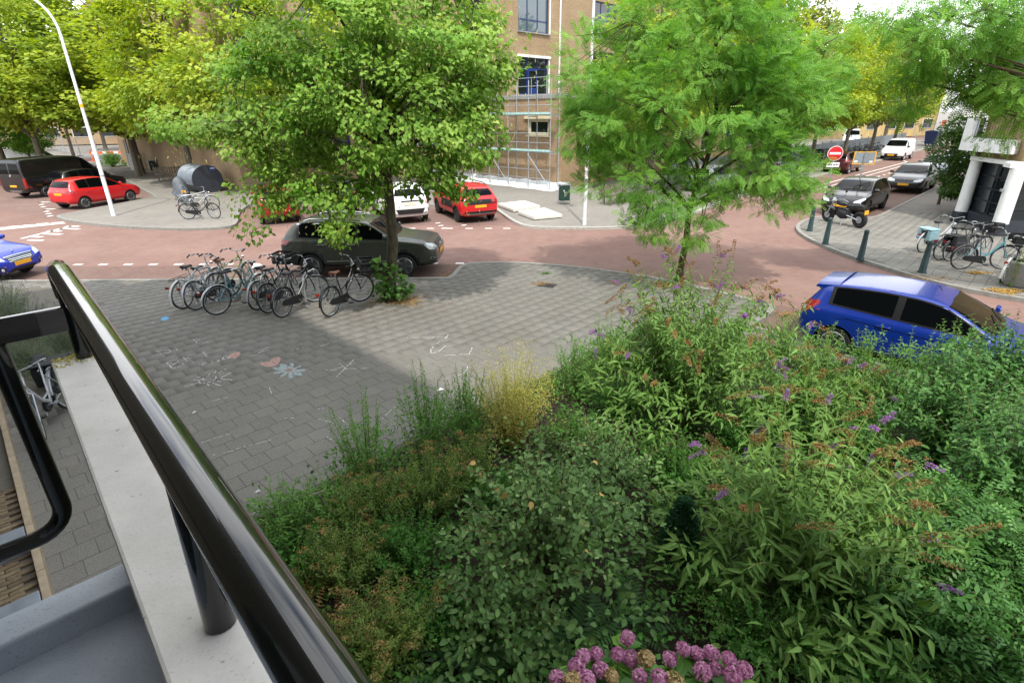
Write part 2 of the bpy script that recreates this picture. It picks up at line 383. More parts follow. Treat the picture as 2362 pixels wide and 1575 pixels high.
brick_road('street_brick', rad(45), ['#765850', '#7d6058', '#866b62', '#624b45'])
brick_road('lane_brick', rad(45), ['#654e48', '#6e5750', '#77635a', '#513f3a'], w=.2, h=.1)
brick_road('bay_brick', rad(-20), ['#6f5852', '#776059', '#806b64', '#5c4a45'], w=.2, h=.1)
def brick_wall(name, cols, mort, w=.225, h=.065, bump=.5):
    t = NT(name); c = t.coord('Object'); sx = t.n('ShaderNodeSeparateXYZ'); t.l(c, sx.inputs[0])
    cx = t.n('ShaderNodeCombineXYZ'); t.l(t.math('ADD', sx.outputs[0], sx.outputs[1]), cx.inputs[0]); t.l(sx.outputs[2], cx.inputs[1])
    b = t.n('ShaderNodeTexBrick'); t.l(cx.outputs[0], b.inputs['Vector']); b.inputs['Scale'].default_value = 1.
    b.inputs['Brick Width'].default_value = w; b.inputs['Row Height'].default_value = h; b.inputs['Mortar Size'].default_value = .008; b.inputs['Mortar Smooth'].default_value = .2; b.inputs['Bias'].default_value = 0
    b.inputs['Color1'].default_value = lin(cols[0]); b.inputs['Color2'].default_value = lin(cols[1]); b.inputs['Mortar'].default_value = lin(mort)
    v = t.noise(9, 2, .5, cx.outputs[0]); col = t.mix(t.ramp(v, [(.35, (0, 0, 0)), (.7, (.7, .7, .7))]), b.outputs['Color'], cols[2])
    st = t.noise(.5, 6, .6, c); col = t.mix(t.ramp(st, [(.4, (.4, .4, .4)), (.65, (0, 0, 0))]), col, cols[3])
    t.set(Base_Color=col, Roughness=.9, Specular_IOR_Level=.25); t.bump(t.math('MULTIPLY', b.outputs['Fac'], -1.), bump, .01); M[name] = t.m
brick_wall('brick_school', ['#957b5e', '#a98e6e', '#b99f80', '#7d664c'], '#8c8578')
brick_wall('brick_corner', ['#86704a', '#9c875e', '#a9946c', '#6a5a3e'], '#857e70')
brick_wall('brick_home', ['#4e473c', '#5a5246', '#645c50', '#3c362e'], '#37332c')
t = NT('cladding_tan'); mp = t.n('ShaderNodeMapping'); mp.inputs['Scale'].default_value = (1, 1, .1); t.l(t.coord(), mp.inputs[0]); n_ = t.noise(6, 3, .5, mp.outputs[0]); t.set(Base_Color=t.ramp(n_, [(.35, '#a08a5c'), (.65, '#c2ab78')]), Roughness=.8); M['cladding_tan'] = t.m
t = NT('balcony_paint'); n_ = t.noise(5, 6, .65, t.pos()); n2 = t.noise(120, 2, .5, t.pos()); t.set(Base_Color=t.mix(t.ramp(n2, [(.6, (0, 0, 0)), (.72, (.5, .5, .5))]), t.ramp(n_, [(.3, '#98a1aa'), (.7, '#aab2ba')]), '#55585c'), Roughness=.5); t.bump(n2, .1, .002); M['balcony_paint'] = t.m
t = NT('ledge_concrete'); n_ = t.noise(4, 6, .65, t.pos()); n2 = t.noise(160, 3, .6, t.pos()); n3 = t.noise(38, 2, .5, t.pos())
c_ = t.mix(t.ramp(n2, [(.58, (0, 0, 0)), (.74, (.45, .45, .45))]), t.ramp(n_, [(.3, '#b4b1a9'), (.7, '#cbc8c0')]), '#8a867c'); c_ = t.mix(t.ramp(n3, [(.68, (0, 0, 0)), (.74, (.8, .8, .8))]), c_, '#5c594c'); n4 = t.noise(11, 6, .7, t.pos()); c_ = t.mix(t.ramp(n4, [(.52, (0, 0, 0)), (.72, (.18, .18, .18))]), c_, '#8f8878')
t.set(Base_Color=c_, Roughness=.8); t.bump(n2, .2, .002); M['ledge_concrete'] = t.m
t = NT('rail_paint'); n_ = t.noise(7, 6, .65, t.pos()); n2 = t.noise(60, 3, .6, t.pos())
t.set(Base_Color=t.mix(t.ramp(n_, [(.58, (0, 0, 0)), (.74, (.5, .5, .5))]), '#060a08', '#100f0b'), Roughness=.3, Coat_Weight=1., Specular_IOR_Level=.12); t.b.inputs['Coat Roughness'].default_value = .035; t.b.inputs['Coat IOR'].default_value = 1.52; t.bump(n2, .08, .003); M['rail_paint'] = t.m
t = NT('chalk_white'); t.set(Base_Color='#b6b7b4', Roughness=.95); M['chalk_white'] = t.m
t = NT('chalk_pink'); t.set(Base_Color='#a5857d', Roughness=.95); M['chalk_pink'] = t.m
t = NT('chalk_blue'); t.set(Base_Color='#8f9c9c', Roughness=.95); M['chalk_blue'] = t.m
t = NT('chalk_bright_blue'); t.set(Base_Color='#5a9cc8', Roughness=.95); M['chalk_bright_blue'] = t.m
# ------------------------------------------------------------------ ground, road, pavements
RZ = -0.10
D45 = Vector((.70711, .70711, 0)); E45 = Vector((-.70711, .70711, 0))
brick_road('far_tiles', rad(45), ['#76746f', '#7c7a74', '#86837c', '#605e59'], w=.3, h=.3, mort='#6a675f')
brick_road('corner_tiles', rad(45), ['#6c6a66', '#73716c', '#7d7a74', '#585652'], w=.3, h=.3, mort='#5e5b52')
def sheet_obj(name, poly, z, mat, kind='structure', parent=None):
    o = MB().sheet(poly, z).build(name, mat, parent); props(o, kind=kind); return o
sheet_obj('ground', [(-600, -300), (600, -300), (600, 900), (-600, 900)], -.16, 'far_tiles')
sheet_obj('road', [(-70, 12), (-70, 62), (-20, 70), (75, 110), (95, 90), (30, -6), (20, -14), (2.0, 4.0), (4.0, 10)], RZ, 'road_brick')
lane = sheet_obj('parking_lane', [(-18, 14.4), (-18, 16.55), (-1.6, 16.28), (-1.55, 14.3)], RZ+.004, 'lane_brick')
bays = sheet_obj('parking_bay', [(-13.4, 28.6), (-11.5, 22.9), (-.1, 22.55), (-.75, 27.3)], RZ+.004, 'bay_brick')
bays2 = sheet_obj('parking_bay', [(-20.3, 31.9), (-21.5, 25.3), (-34, 33), (-40, 44), (-31.2, 44.4)], RZ+.004, 'bay_brick')
bays3 = sheet_obj('parking_bay', [(14.2, 23.7), (15.1, 22.6), (50, 57.5), (48.6, 59)], RZ+.004, 'lane_brick')
bays4 = sheet_obj('parking_bay', [(4.8, 10.6), (13.2, 2.2), (15.0, 3.9), (6.4, 12.2)], RZ+.004, 'lane_brick')

PLAZA_EDGE = smooth_line([(-18, 14.76), (-7.55, 14.64), (-1.9, 14.52), (-1.72, 14.62), (-1.62, 15.4), (-1.5, 15.95), (-1.1, 16.2), (.28, 16.19), (2.19, 15.5), (3.55, 14.66), (4.44, 13.94), (5.59, 12.7), (6.1, 12.05), (6.15, 11.75), (5.66, 11.16), (4.9, 10.42), (12.4, 2.9), (15, .3)], 2)
plaza_poly = PLAZA_EDGE + [(6, -8), (-6.0, 5.45), (-6.0, 5.4), (-20, 19.4), (-20, 14.76)]
plaza_poly = PLAZA_EDGE + [(6.3, -6.9), (-15.2, 14.6)]
plaza = sheet_obj('plaza_pavement', PLAZA_EDGE + [(6.3, -7.9), (-8.5, 6.9), (-18, 14.0)], -.0022, 'joint_sand')
strip(PLAZA_EDGE, -.0, -.13, -.3, .004, 'kerb', 'kerb_dark', plaza)
GARDEN = [(-3.75, 4.0), (3.2, 10.9), (4.55, 10.0), (12.1, 2.45), (8, -4), (3.2, -3.8), (-2.0, 1.4)]
garden = sheet_obj('garden_bed', GARDEN, .006, 'soil')
def slab_field(poly, bbox, holes, n_single, parent, mat, inset=.1):
    rng = np.random.default_rng(5)
    s = .300; a = np.arange(-140, 140)
    I, J = np.meshgrid(a, a, indexing='ij'); u = I*s + (J % 2)*s*.5; v = J*s
    X = u*.70711 - v*.70711; Y = u*.70711 + v*.70711
    X = X.ravel(); Y = Y.ravel()
    k = (X > bbox[0]) & (X < bbox[1]) & (Y > bbox[2]) & (Y < bbox[3]); X = X[k]; Y = Y[k]
    ok = inside(poly, X, Y)
    for dx, dy in ((inset, 0), (-inset, 0), (0, inset), (0, -inset)): ok &= inside(poly, X+dx*2.4, Y+dy*2.4)
    for h in holes: ok &= ~inside(h, X, Y)
    X = X[ok]; Y = Y[ok]
    cp, sp = math.cos(PITCH), math.sin(PITCH)
    zc = Y*cp + CAM_H*sp; px = 1181 + FPX*X/zc; py = 787 - FPX*(Y*sp - CAM_H*cp)/zc
    vis = (px > -40) & (px < 2400) & (py < 1610)
    order = np.argsort(np.where(vis, X*X+Y*Y, 1e9)); X = X[order]; Y = Y[order]; vis = vis[order]
    n = min(n_single, int(vis.sum()))
    h = .0146; hw = s/2-.0028
    proto = []
    for q in range(5):
        m = MB(); e = hw - .0016
        m.v = [(-hw, -hw, -.02), (hw, -hw, -.02), (hw, hw, -.02), (-hw, hw, -.02), (-hw, -hw, h-.004), (hw, -hw, h-.004), (hw, hw, h-.004), (-hw, hw, h-.004), (-e, -e, h), (e, -e, h), (e, e, h), (-e, e, h)]
        m.f = [(0, 1, 5, 4), (1, 2, 6, 5), (2, 3, 7, 6), (3, 0, 4, 7), (4, 5, 9, 8), (5, 6, 10, 9), (6, 7, 11, 10), (7, 4, 8, 11), (8, 9, 10, 11)]
        me = m.mesh('paving_slab'); me.materials.append(M[mat]); proto.append(me)
    for i in range(n):
        o = bpy.data.objects.new('paving_slab', proto[i % 5]); COL.objects.link(o); o.parent = parent
        o.location = (X[i], Y[i], -.0125 + rng.normal(0, .0007)); o.rotation_euler = (rng.normal(0, .002), rng.normal(0, .002), pi/4 + rng.normal(0, .006) + (pi/2)*(i % 4))
    X = X[n:]; Y = Y[n:]; N = len(X)
    if N == 0: return
    P = np.array(proto[0].vertices[0].co[:]) if False else np.array([v.co[:] for v in proto[0].vertices]); Q = np.array([list(p.vertices) for p in proto[0].polygons])
    ang = pi/4 + rng.normal(0, .006, N); ca, sa = np.cos(ang), np.sin(ang)
    V = np.empty((N, 12, 3)); V[:, :, 0] = P[None, :, 0]*ca[:, None] - P[None, :, 1]*sa[:, None] + X[:, None]; V[:, :, 1] = P[None, :, 0]*sa[:, None] + P[None, :, 1]*ca[:, None] + Y[:, None]
    V[:, :, 2] = P[None, :, 2] - .0125 + rng.normal(0, .0007, N)[:, None] + rng.normal(0, .002, N)[:, None]*P[None, :, 0] + rng.normal(0, .002, N)[:, None]*P[None, :, 1]
    F = (Q[None] + (np.arange(N)*12)[:, None, None]).reshape(-1, 4)
    me = np_mesh('paving_slabs_beyond', V.reshape(-1, 3), quads=F, rnd=np.repeat(rng.random(N), 9)); o = link('paving_slabs_beyond', me, mat, parent); props(o, kind='stuff')
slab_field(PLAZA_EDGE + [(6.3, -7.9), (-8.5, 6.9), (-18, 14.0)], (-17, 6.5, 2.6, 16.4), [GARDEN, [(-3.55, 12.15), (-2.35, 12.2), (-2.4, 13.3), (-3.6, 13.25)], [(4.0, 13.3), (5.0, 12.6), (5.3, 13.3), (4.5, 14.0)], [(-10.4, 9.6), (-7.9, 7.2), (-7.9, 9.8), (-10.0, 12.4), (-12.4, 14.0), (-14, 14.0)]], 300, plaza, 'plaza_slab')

SCHOOL_KERB_R = smooth_line([(-.95, 27.3), (-.6, 25.6), (.2, 22.5), (.75, 21.7), (1.6, 21.5), (4.2, 21.3), (6.3, 22.2), (9.5, 26.0), (11.5, 29.0), (60, 77.5)], 2)
SCHOOL_KERB_L = smooth_line([(-44, 59), (-31, 44.2), (-20.7, 32.2), (-20.4, 31.5), (-21.3, 26), (-21.2, 25.3), (-19.5, 24.1), (-17, 22.9), (-13.8, 22.05), (-12.1, 22.1), (-11.6, 22.5), (-11.7, 23.3), (-13, 26.2), (-13.5, 28.4)], 2)
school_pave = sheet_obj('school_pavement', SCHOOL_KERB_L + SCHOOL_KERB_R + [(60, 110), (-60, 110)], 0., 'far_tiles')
strip(SCHOOL_KERB_L, 0, .14, -.3, .005, 'kerb', 'kerb_dark', school_pave); strip(SCHOOL_KERB_R, 0, .14, -.3, .005, 'kerb', 'kerb_stone', school_pave)
strip([(-13.5, 28.4), (-.95, 27.3)], 0, .12, -.3, .004, 'kerb', 'kerb_dark', school_pave)
CORNER_KERB = smooth_line([(20.5, 3.8), (12.22, 12.15), (11.18, 13.42), (10.65, 15.91), (10.5, 17.8), (10.64, 19.72), (11.2, 21.3), (12.2, 22.6), (13.3, 23.4), (14.0, 23.5), (15.1, 22.75), (16.5, 24.0), (60, 67.5)], 2)
corner_poly = CORNER_KERB + [(80, 60), (60, -10)]
corner_pave = sheet_obj('corner_pavement', corner_poly, -.0125, 'corner_tiles')
strip(CORNER_KERB, 0, -.14, -.3, .005, 'kerb', 'kerb_dark', corner_pave)
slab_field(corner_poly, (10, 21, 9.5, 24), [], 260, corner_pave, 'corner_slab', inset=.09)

# painted markings: every block is a thin sheet on the road
def mark(pts, parent, name='road_marking'):
    m = MB(); m.sheet(pts, RZ+.009); o = m.build(name, 'road_marking', parent); return o
markings = bpy.data.objects['road']
def block(c, w, d, ang=0.):
    ca, sa = math.cos(ang), math.sin(ang)
    mark([(c[0]+x*ca-y*sa, c[1]+x*sa+y*ca) for x, y in ((-w/2, -d/2), (w/2, -d/2), (w/2, d/2), (-w/2, d/2))], markings)
for i in range(16):
    if i in (12, 13): continue
    block((-13.75+.81*i, 16.72-.022*i), .26, .16, -.02)
for px in (950, 993, 1036, 1082, 1127, 1169): p = G(px, 527.5, RZ); block((p.x, p.y), .3, .13, -.03)
for px, py in ((1010, 515), (1017, 521), (1024, 527), (1070, 520), (905, 518), (850, 520)): p = G(px, py, RZ); block((p.x, p.y), .22, .14, .6)
for k in range(7): p = G(92+k*4.0, 467+k*5.3, RZ); block((p.x, p.y), .2, .3, .3)
p = G(100, 467, RZ); block((p.x, p.y), .6, .2, .1); p = G(113, 483, RZ); block((p.x, p.y), .6, .2, .1)
def line(p0, p1, w):
    a, b = Vector((p0[0], p0[1], 0)), Vector((p1[0], p1[1], 0)); d = (b-a).normalized(); n = Vector((-d.y, d.x, 0))*w/2
    mark([(a-n)[:2], (b-n)[:2], (b+n)[:2], (a+n)[:2]], markings)
line(G(-60, 537, RZ), G(151, 515.6, RZ), .16)
for px, py in ((28, 524.5), (63, 521.5), (95, 518), (130, 515.5), (-8, 528)): p = G(px, py, RZ); block((p.x, p.y), .45, .55, .35)
line(G(50, 551, RZ), G(168, 521, RZ), .18)
for (ax, ay), (bx, by) in (((66, 554), (99, 555.5)), ((78, 546.5), (97, 547.5)), ((95, 539.5), (142, 541)), ((112, 533), (141, 534)), ((138, 527.5), (183, 529)), ((152, 522.5), (183, 523))): line(G(ax, ay, RZ), G(bx, by, RZ), .2)
ST = Vector((.7193, .6947, 0)); SN = Vector((-.6947, .7193, 0)); S0 = Vector((14.8, 22.9, RZ))    # right-hand street frame: along, across
def st(a, c): return S0 + ST*a + SN*c
line(st(8, 5.2), st(33, 5.2), .12); line(st(33, 5.2), st(38, 7.2), .12); line(st(8, 4.6), st(30, 4.6), .1)
for k in range(34): p = st(8+k*1.35, 3.9); block((p.x, p.y), .5, .14, math.atan2(ST.y, ST.x))
for k in range(6): p = st(38.5, .2+.75*k); block((p.x, p.y), 1.1, .35, math.atan2(ST.y, ST.x))
for k in range(3): p = st(2.6+5.4*k, 2.25); block((p.x, p.y), .14, .9, math.atan2(ST.y, ST.x))

# chalk drawings, drain cover and litter on the plaza
def chalk(name, strokes, mat='chalk_white', w=.022, rng=random.Random(3), broken=.35):
    m = MB()
    for s_ in strokes:
        P = [G(x, y) for x, y in s_]; Q = []
        for a, b in zip(P, P[1:]):
            n = max(2, int((b-a).length/.03)); Q += [a+(b-a)*(i/n) for i in range(n)]
        Q.append(P[-1]); Q = [q+Vector((rng.gauss(0, .004), rng.gauss(0, .004), 0)) for q in Q]
        for a, b in zip(Q, Q[1:]):
            if rng.random() < broken or (b-a).length < 1e-5: continue
            t = (b-a).normalized(); n = Vector((-t.y, t.x, 0)); wa = w*rng.uniform(.18, .52); wb = w*rng.uniform(.18, .52)
            k = len(m.v); zz = .0062 + rng.uniform(0, .0008)
            m.v += [(a+n*wa)[:2]+(zz,), (a-n*wa)[:2]+(zz,), (b-n*wb)[:2]+(zz,), (b+n*wb)[:2]+(zz,)]; m.f.append((k, k+1, k+2, k+3))
    o = m.build(name, mat, plaza); return o
def zz(a, b, k=(360, 780, 3.36)): return (k[0]+a/k[2], k[1]+b/k[2])
Zs = lambda L: [zz(*p) for p in L]
chalk('chalk_letter', [Zs([(82, 190), (130, 238)]), Zs([(82, 190), (120, 175), (160, 172), (172, 182), (150, 196), (120, 208)]), Zs([(120, 208), (175, 195), (208, 198), (205, 212), (170, 228), (130, 238)])])
chalk('chalk_letter', [Zs([(210, 148), (255, 198)]), Zs([(210, 148), (312, 122)]), Zs([(235, 160), (298, 148)]), Zs([(255, 198), (295, 188)])])
chalk('chalk_letter', [Zs([(360, 108), (402, 150)]), Zs([(360, 108), (430, 96)]), Zs([(380, 122), (425, 112)])])
chalk('chalk_letter', [Zs([(0, 95), (60, 140)]), Zs([(20, 100), (100, 92), (118, 102), (100, 115), (40, 122)])], broken=.45)
chalk('chalk_letter', [Zs([(120, 45), (165, 95)]), Zs([(285, 5), (325, 45), (420, 28)]), Zs([(300, 18), (390, 5)])], broken=.5)
chalk('chalk_writing', [Zs([(325, 210), (345, 200), (365, 195), (350, 212), (372, 208), (395, 182)]), Zs([(425, 178), (450, 172), (430, 192), (455, 190)]), Zs([(470, 172), (490, 170), (472, 185), (494, 182)])], broken=.35)
def heart(pts, hatch):
    o = chalk('chalk_heart', [Zs(pts)], 'chalk_pink', .05, broken=.03)
    m = MB(); P = [G(*zz(*p)) for p in pts]; m.add([(q.x, q.y, .0058) for q in P[:-1]], [tuple(range(len(P)-1))]); m.build('chalk_fill', 'chalk_pink', plaza)
    chalk('chalk_hatching', [Zs(h) for h in hatch], 'joint_sand', .02)
heart([(808, 195), (830, 190), (860, 186), (885, 188), (905, 165), (925, 155), (955, 155), (955, 175), (940, 200), (905, 220), (860, 220), (820, 208), (808, 195)], [[(830, 195), (870, 210)], [(900, 180), (930, 205)], [(920, 160), (940, 185)]])
heart([(568, 150), (575, 130), (610, 112), (645, 112), (640, 135), (615, 158), (590, 150), (568, 150)], [[(585, 135), (600, 150)], [(605, 120), (625, 145)]])
chalk('chalk_ring', [Zs([(515, 162), (525, 148), (545, 140), (565, 146), (540, 166), (515, 168), (515, 162)]), Zs([(540, 140), (580, 152), (560, 160)])], w=.03, broken=.1)
chalk('chalk_sun', [Zs([(330, 345), (345, 320), (400, 298), (450, 295), (470, 303), (455, 322), (410, 345), (350, 352), (330, 345)])]+[Zs(l) for l in ([(305, 300), (345, 306)], [(285, 330), (330, 326)], [(215, 380), (320, 348)], [(395, 355), (412, 370)], [(440, 350), (500, 370)], [(475, 335), (500, 337)], [(500, 318), (590, 324)], [(498, 310), (585, 268)], [(495, 285), (540, 262)], [(485, 272), (545, 238)], [(452, 278), (465, 255)], [(410, 300), (412, 280)], [(360, 315), (380, 328)])], w=.026, broken=.12)
fl = []
for k in range(9):
    a = 2*pi*k/9; cx_, cy_ = 1030+85*math.cos(a), 252+40*math.sin(a)
    fl.append(Zs([(1030+30*math.cos(a+.3), 250+14*math.sin(a+.3)), (cx_+18, cy_-8), (1030+125*math.cos(a), 252+58*math.sin(a)), (cx_-15, cy_+8), (1030+30*math.cos(a-.3), 250+14*math.sin(a-.3))]))
    fl.append(Zs([(1030+40*math.cos(a), 250+18*math.sin(a)), (1030+110*math.cos(a+.05), 252+48*math.sin(a+.05))]))
chalk('chalk_flower', fl, 'chalk_blue', .05, broken=.08)
chalk('chalk_flower_centre', [Zs([(985, 255), (1000, 240), (1040, 232), (1060, 242), (1040, 262), (1000, 268), (985, 255)]), Zs([(1000, 252), (1045, 245)])], 'chalk_pink', .035, broken=.1)
o3 = (300, 700, 2.94); Z3 = lambda L: [zz(a, b, o3) for a, b in L]
chalk('chalk_scribble', [Z3(l) for l in ([(1380, 450), (1540, 400)], [(1420, 410), (1470, 450)], [(1520, 380), (1400, 500)], [(1430, 445), (1610, 440)], [(1320, 450), (1400, 455)])], broken=.2)
chalk('chalk_figure', [Z3(l) for l in ([(2100, 260), (2040, 310), (2040, 340), (2090, 330), (2150, 280)], [(2130, 355), (2300, 345), (2320, 300)], [(1875, 235), (2150, 230)], [(2160, 210), (2140, 240)], [(2290, 430), (2270, 470), (2225, 490)])], broken=.2)
chalk('chalk_line', [Z3(l) for l in ([(480, 945), (680, 885)], [(720, 985), (960, 925)], [(1270, 780), (1390, 815)], [(1410, 770), (1460, 805)], [(1335, 905), (1375, 930)], [(1430, 960), (1465, 1005)], [(1700, 790), (1800, 700)], [(1050, 780), (1110, 775)], [(1260, 718), (1330, 712)], [(560, 660), (670, 635)], [(940, 560), (960, 610)], [(560, 1030), (700, 1000)])], broken=.3, w=.016)
chalk('chalk_line', [Z3(l) for l in ([(760, 375), (850, 350)], [(850, 355), (930, 300), (965, 300)], [(1070, 325), (1210, 290)], [(1290, 290), (1400, 260)], [(150, 130), (170, 140)])], broken=.35, w=.02)
pb = [G(*q) for q in ((371, 735), (380, 731), (391, 732), (386, 738), (374, 740))]
m = MB(); m.add([(q.x, q.y, .006) for q in pb], [tuple(range(5))]); m.build('chalk_patch', 'chalk_bright_blue', plaza)
p = G(1262, 658); m = MB(); m.box((p.x, p.y, .001), (.44, .36, .012), -.4); d = m.build('drain_cover', 'rubber'); props(d, 'rusty square drain cover sunk in the grey plaza slabs', 'drain cover')
# ------------------------------------------------------------------ buildings
def wall_holes(m, x0, x1, z0, z1, holes, plane, depth, axis='Y', sgn=1):
    """front sheet of a wall with rectangular holes and reveals; plane = coordinate on axis, reveals run by depth*sgn into the wall"""
    xs = sorted({x0, x1, *[h[0] for h in holes], *[h[1] for h in holes]}); zs = sorted({z0, z1, *[h[2] for h in holes], *[h[3] for h in holes]})
    def P(u, z, d=0.): return (u, plane+d, z) if axis == 'Y' else (plane+d, u, z)
    for a, b in zip(xs, xs[1:]):
        for c, d in zip(zs, zs[1:]):
            cu, cz = (a+b)/2, (c+d)/2
            if any(h[0] < cu < h[1] and h[2] < cz < h[3] for h in holes): continue
            m.add([P(a, c), P(b, c), P(b, d), P(a, d)], [(0, 1, 2, 3)])
    dd = depth*sgn
    for a, b, c, d in holes:
        m.add([P(a, c), P(b, c), P(b, c, dd), P(a, c, dd)], [(0, 1, 2, 3)]); m.add([P(a, d), P(b, d), P(b, d, dd), P(a, d, dd)], [(3, 2, 1, 0)])
        m.add([P(a, c), P(a, d), P(a, d, dd), P(a, c, dd)], [(0, 1, 2, 3)]); m.add([P(b, c), P(b, d), P(b, d, dd), P(b, c, dd)], [(3, 2, 1, 0)])
def window(parent, a, b, c, d, plane, axis, sgn, cols, rows, frame='blue_frame', glass='window_glass', fw=.07, reveal=.16, sill=None, splits=None):
    """frame, bars and one pane for each light in a hole"""
    def P(u, z, q): return (u, plane+q*sgn, z) if axis == 'Y' else (plane+q*sgn, u, z)
    def BX(m, u0, u1, z0, z1, q0, q1): m.bbox(P(u0, z0, q0), P(u1, z1, q1))
    m = MB()
    BX(m, a, a+fw, c, d, reveal-.05, reveal+.02); BX(m, b-fw, b, c, d, reveal-.05, reveal+.02); BX(m, a+fw, b-fw, c, c+fw, reveal-.05, reveal+.02); BX(m, a+fw, b-fw, d-fw, d, reveal-.05, reveal+.02)
    us = splits[0] if splits else [a+(b-a)*i/cols for i in range(1, cols)]; zs = splits[1] if splits else [c+(d-c)*i/rows for i in range(1, rows)]
    for u in us: BX(m, u-fw*.4, u+fw*.4, c+fw, d-fw, reveal-.045, reveal+.015)
    for z in zs: BX(m, a+fw, b-fw, z-fw*.4, z+fw*.4, reveal-.042, reveal+.018)
    w = m.build('window_frame', frame, parent)
    ue = [a+fw]+list(us)+[b-fw]; ze = [c+fw]+list(zs)+[d-fw]
    for u0, u1 in zip(ue, ue[1:]):
        for z0, z1 in zip(ze, ze[1:]):
            m = MB(); BX(m, u0, u1, z0, z1, reveal-.012, reveal-.002); m.build('pane', glass, w)
    if sill:
        m = MB(); BX(m, a-.08, b+.08, c-.08, c-.003, -.1, reveal+.01); m.build('sill', sill, w)
    return w
# the long brick school with its one-storey front wing and terrace
SC = (3.0, 33.4, 0)
school = thing('school_building', 'large tan brick school with blue window frames, scaffolding along its lower wall', 'building', SC, pi/4)
m = MB()
LH = 5.15
low_win = [(1.0, 2.7, 2.95, 3.85), (7.4, 9.6, 2.6, 3.9)]
wall_holes(m, 0, 13.6, 0, LH, low_win, 0., .2, 'X', 1)
wall_holes(m, 13.6, 13.6+.001, 0, .001, [], 0., .2, 'X', 1)
fr_win = [(9+4.2*i, 11.6+4.2*i, 1.3, 3.4) for i in range(6)]
wall_holes(m, 0, 36, 0, LH, fr_win, 0., .2, 'Y', 1)
m.build('front_wall', 'brick_school', school)
m = MB(); up_y = 4.2
up_win = [(.75, 3.55, LH+.12, 7.35), (.75, 3.55, 8.75, 11.2)] + [(8.2+4.2*i, 10.8+4.2*i, zz0, zz0+2.2) for i in range(6) for zz0 in (5.9, 8.9)]
wall_holes(m, 0, 36, LH, 13.2, up_win, up_y, .2, 'Y', 1)
lf_win = [(6.2, 8.6, 5.9, 7.6), (6.2, 8.6, 8.9, 10.8), (10.4, 12.4, 5.9, 7.6), (10.4, 12.4, 8.9, 10.8)]
wall_holes(m, up_y, 13.6, LH, 13.2, lf_win, 0., .2, 'X', 1)
m.build('upper_wall', 'brick_school', school)
m = MB(); wg_win = [(-12.3+4.*i, -9.9+4.*i, z0, z0+2.) for i in range(3) for z0 in (1.2, 4.6, 8.2)]
wall_holes(m, -13.4, 0, 0, 13.2, wg_win, 13.6, .2, 'Y', 1); wall_holes(m, 13.6, 44, 0, 13.2, [], -13.4, .2, 'X', 1); m.build('rear_wing_wall', 'brick_school', school)
MB().bbox((.05, .05, LH-.22), (36, up_y-.002, LH)).build('terrace', 'stone_grey', school)
m = MB(); m.bbox((-.06, -.06, LH-.2), (36, .3, LH+.06)); m.bbox((-.06, .3, LH-.2), (.3, 13.5, LH+.06)); m.build('coping', 'stone_grey', school)
m = MB(); m.bbox((.1, up_y+.1, 13.0), (36, 20, 13.2)); m.bbox((-13.3, 13.7, 13.0), (.1, 26, 13.19)); m.build('roof', 'zinc', school)
m = MB(); m.bbox((-.3, up_y-.3, 13.2), (36, up_y+.1, 13.5)); m.bbox((-.3, up_y+.1, 13.2), (.1, 13.3, 13.5)); m.bbox((-13.7, 13.3, 13.2), (.1, 13.7, 13.5)); m.build('cornice', 'white_paint', school)
window(school, *low_win[0], 0., 'X', 1, 1, 1, 'cream_paint', fw=.16, sill='cream_paint'); MB().bbox((-.1, .8, 3.86), (.2, 2.9, 4.02)).build('lintel', 'cream_paint', school)
window(school, *low_win[1], 0., 'X', 1, 2, 1, 'cream_paint', fw=.14, sill='cream_paint')
for h in fr_win: window(school, *h, 0., 'Y', 1, 3, 2, sill='cream_paint')
h = up_win[0]; window(school, *h, up_y, 'Y', 1, 3, 2, splits=([1.65, 2.6], [6.75])); 
m = MB(); m.bbox((1.68, up_y+.07, LH+.14), (1.78, up_y+.13, 6.72)); m.bbox((2.48, up_y+.07, LH+.14), (2.58, up_y+.13, 6.72)); m.bbox((1.78, up_y+.07, LH+.14), (2.48, up_y+.13, LH+.5)); m.bbox((1.78, up_y+.07, 6.62), (2.48, up_y+.13, 6.72)); d = m.build('terrace_door', 'blue_frame', school)
m = MB(); m.tube([(2.4, up_y+.03, 5.95), (2.3, up_y+.03, 5.95)], .02, 6); m.build('handle', 'steel', d)
m = MB(); m.bbox((.65, up_y-.08, 7.36), (3.7, up_y+.2, 7.5)); m.build('lintel', 'white_paint', school)
for z0_, z1_ in ((LH+.1, 7.355), (8.7, 11.2)): m = MB(); m.bbox((3.551, up_y-.03, z0_), (3.66, up_y+.1, z1_)); m.build('window_jamb', 'white_paint', school)
window(school, *up_win[1], up_y, 'Y', 1, 3, 2, splits=([1.68, 2.6], [9.4]), sill='stone_grey', glass='window_glass_pale')
for h in up_win[2:]: window(school, *h, up_y, 'Y', 1, 3, 2, sill='cream_paint')
for h in lf_win: window(school, *h, 0., 'X', 1, 2, 2, sill='cream_paint')
for h in wg_win: window(school, *h, 13.6, 'Y', 1, 3, 2, sill='cream_paint')
m = MB(); m.tube([(4.55, up_y-.07, LH), (4.55, up_y-.07, 13.2)], .055, 8)
for z in (6.2, 8.6, 11): m.lathe([(.075, z), (.075, z+.06)], 8, (4.55, up_y-.07, 0))
m.build('drainpipe', 'white_paint', school, True)
m = MB()
for x in np.arange(.1, 6.1, 1.2): m.tube([(x, .12, LH+.06), (x, .12, LH+.95)], .02, 6)
for z in (LH+.95, LH+.5): m.tube([(.1, .12, z), (6.0, .12, z)], .02, 6)
for y in np.arange(1.3, 4.1, 1.2): m.tube([(.1, y, LH+.06), (.1, y, LH+.95)], .02, 6)
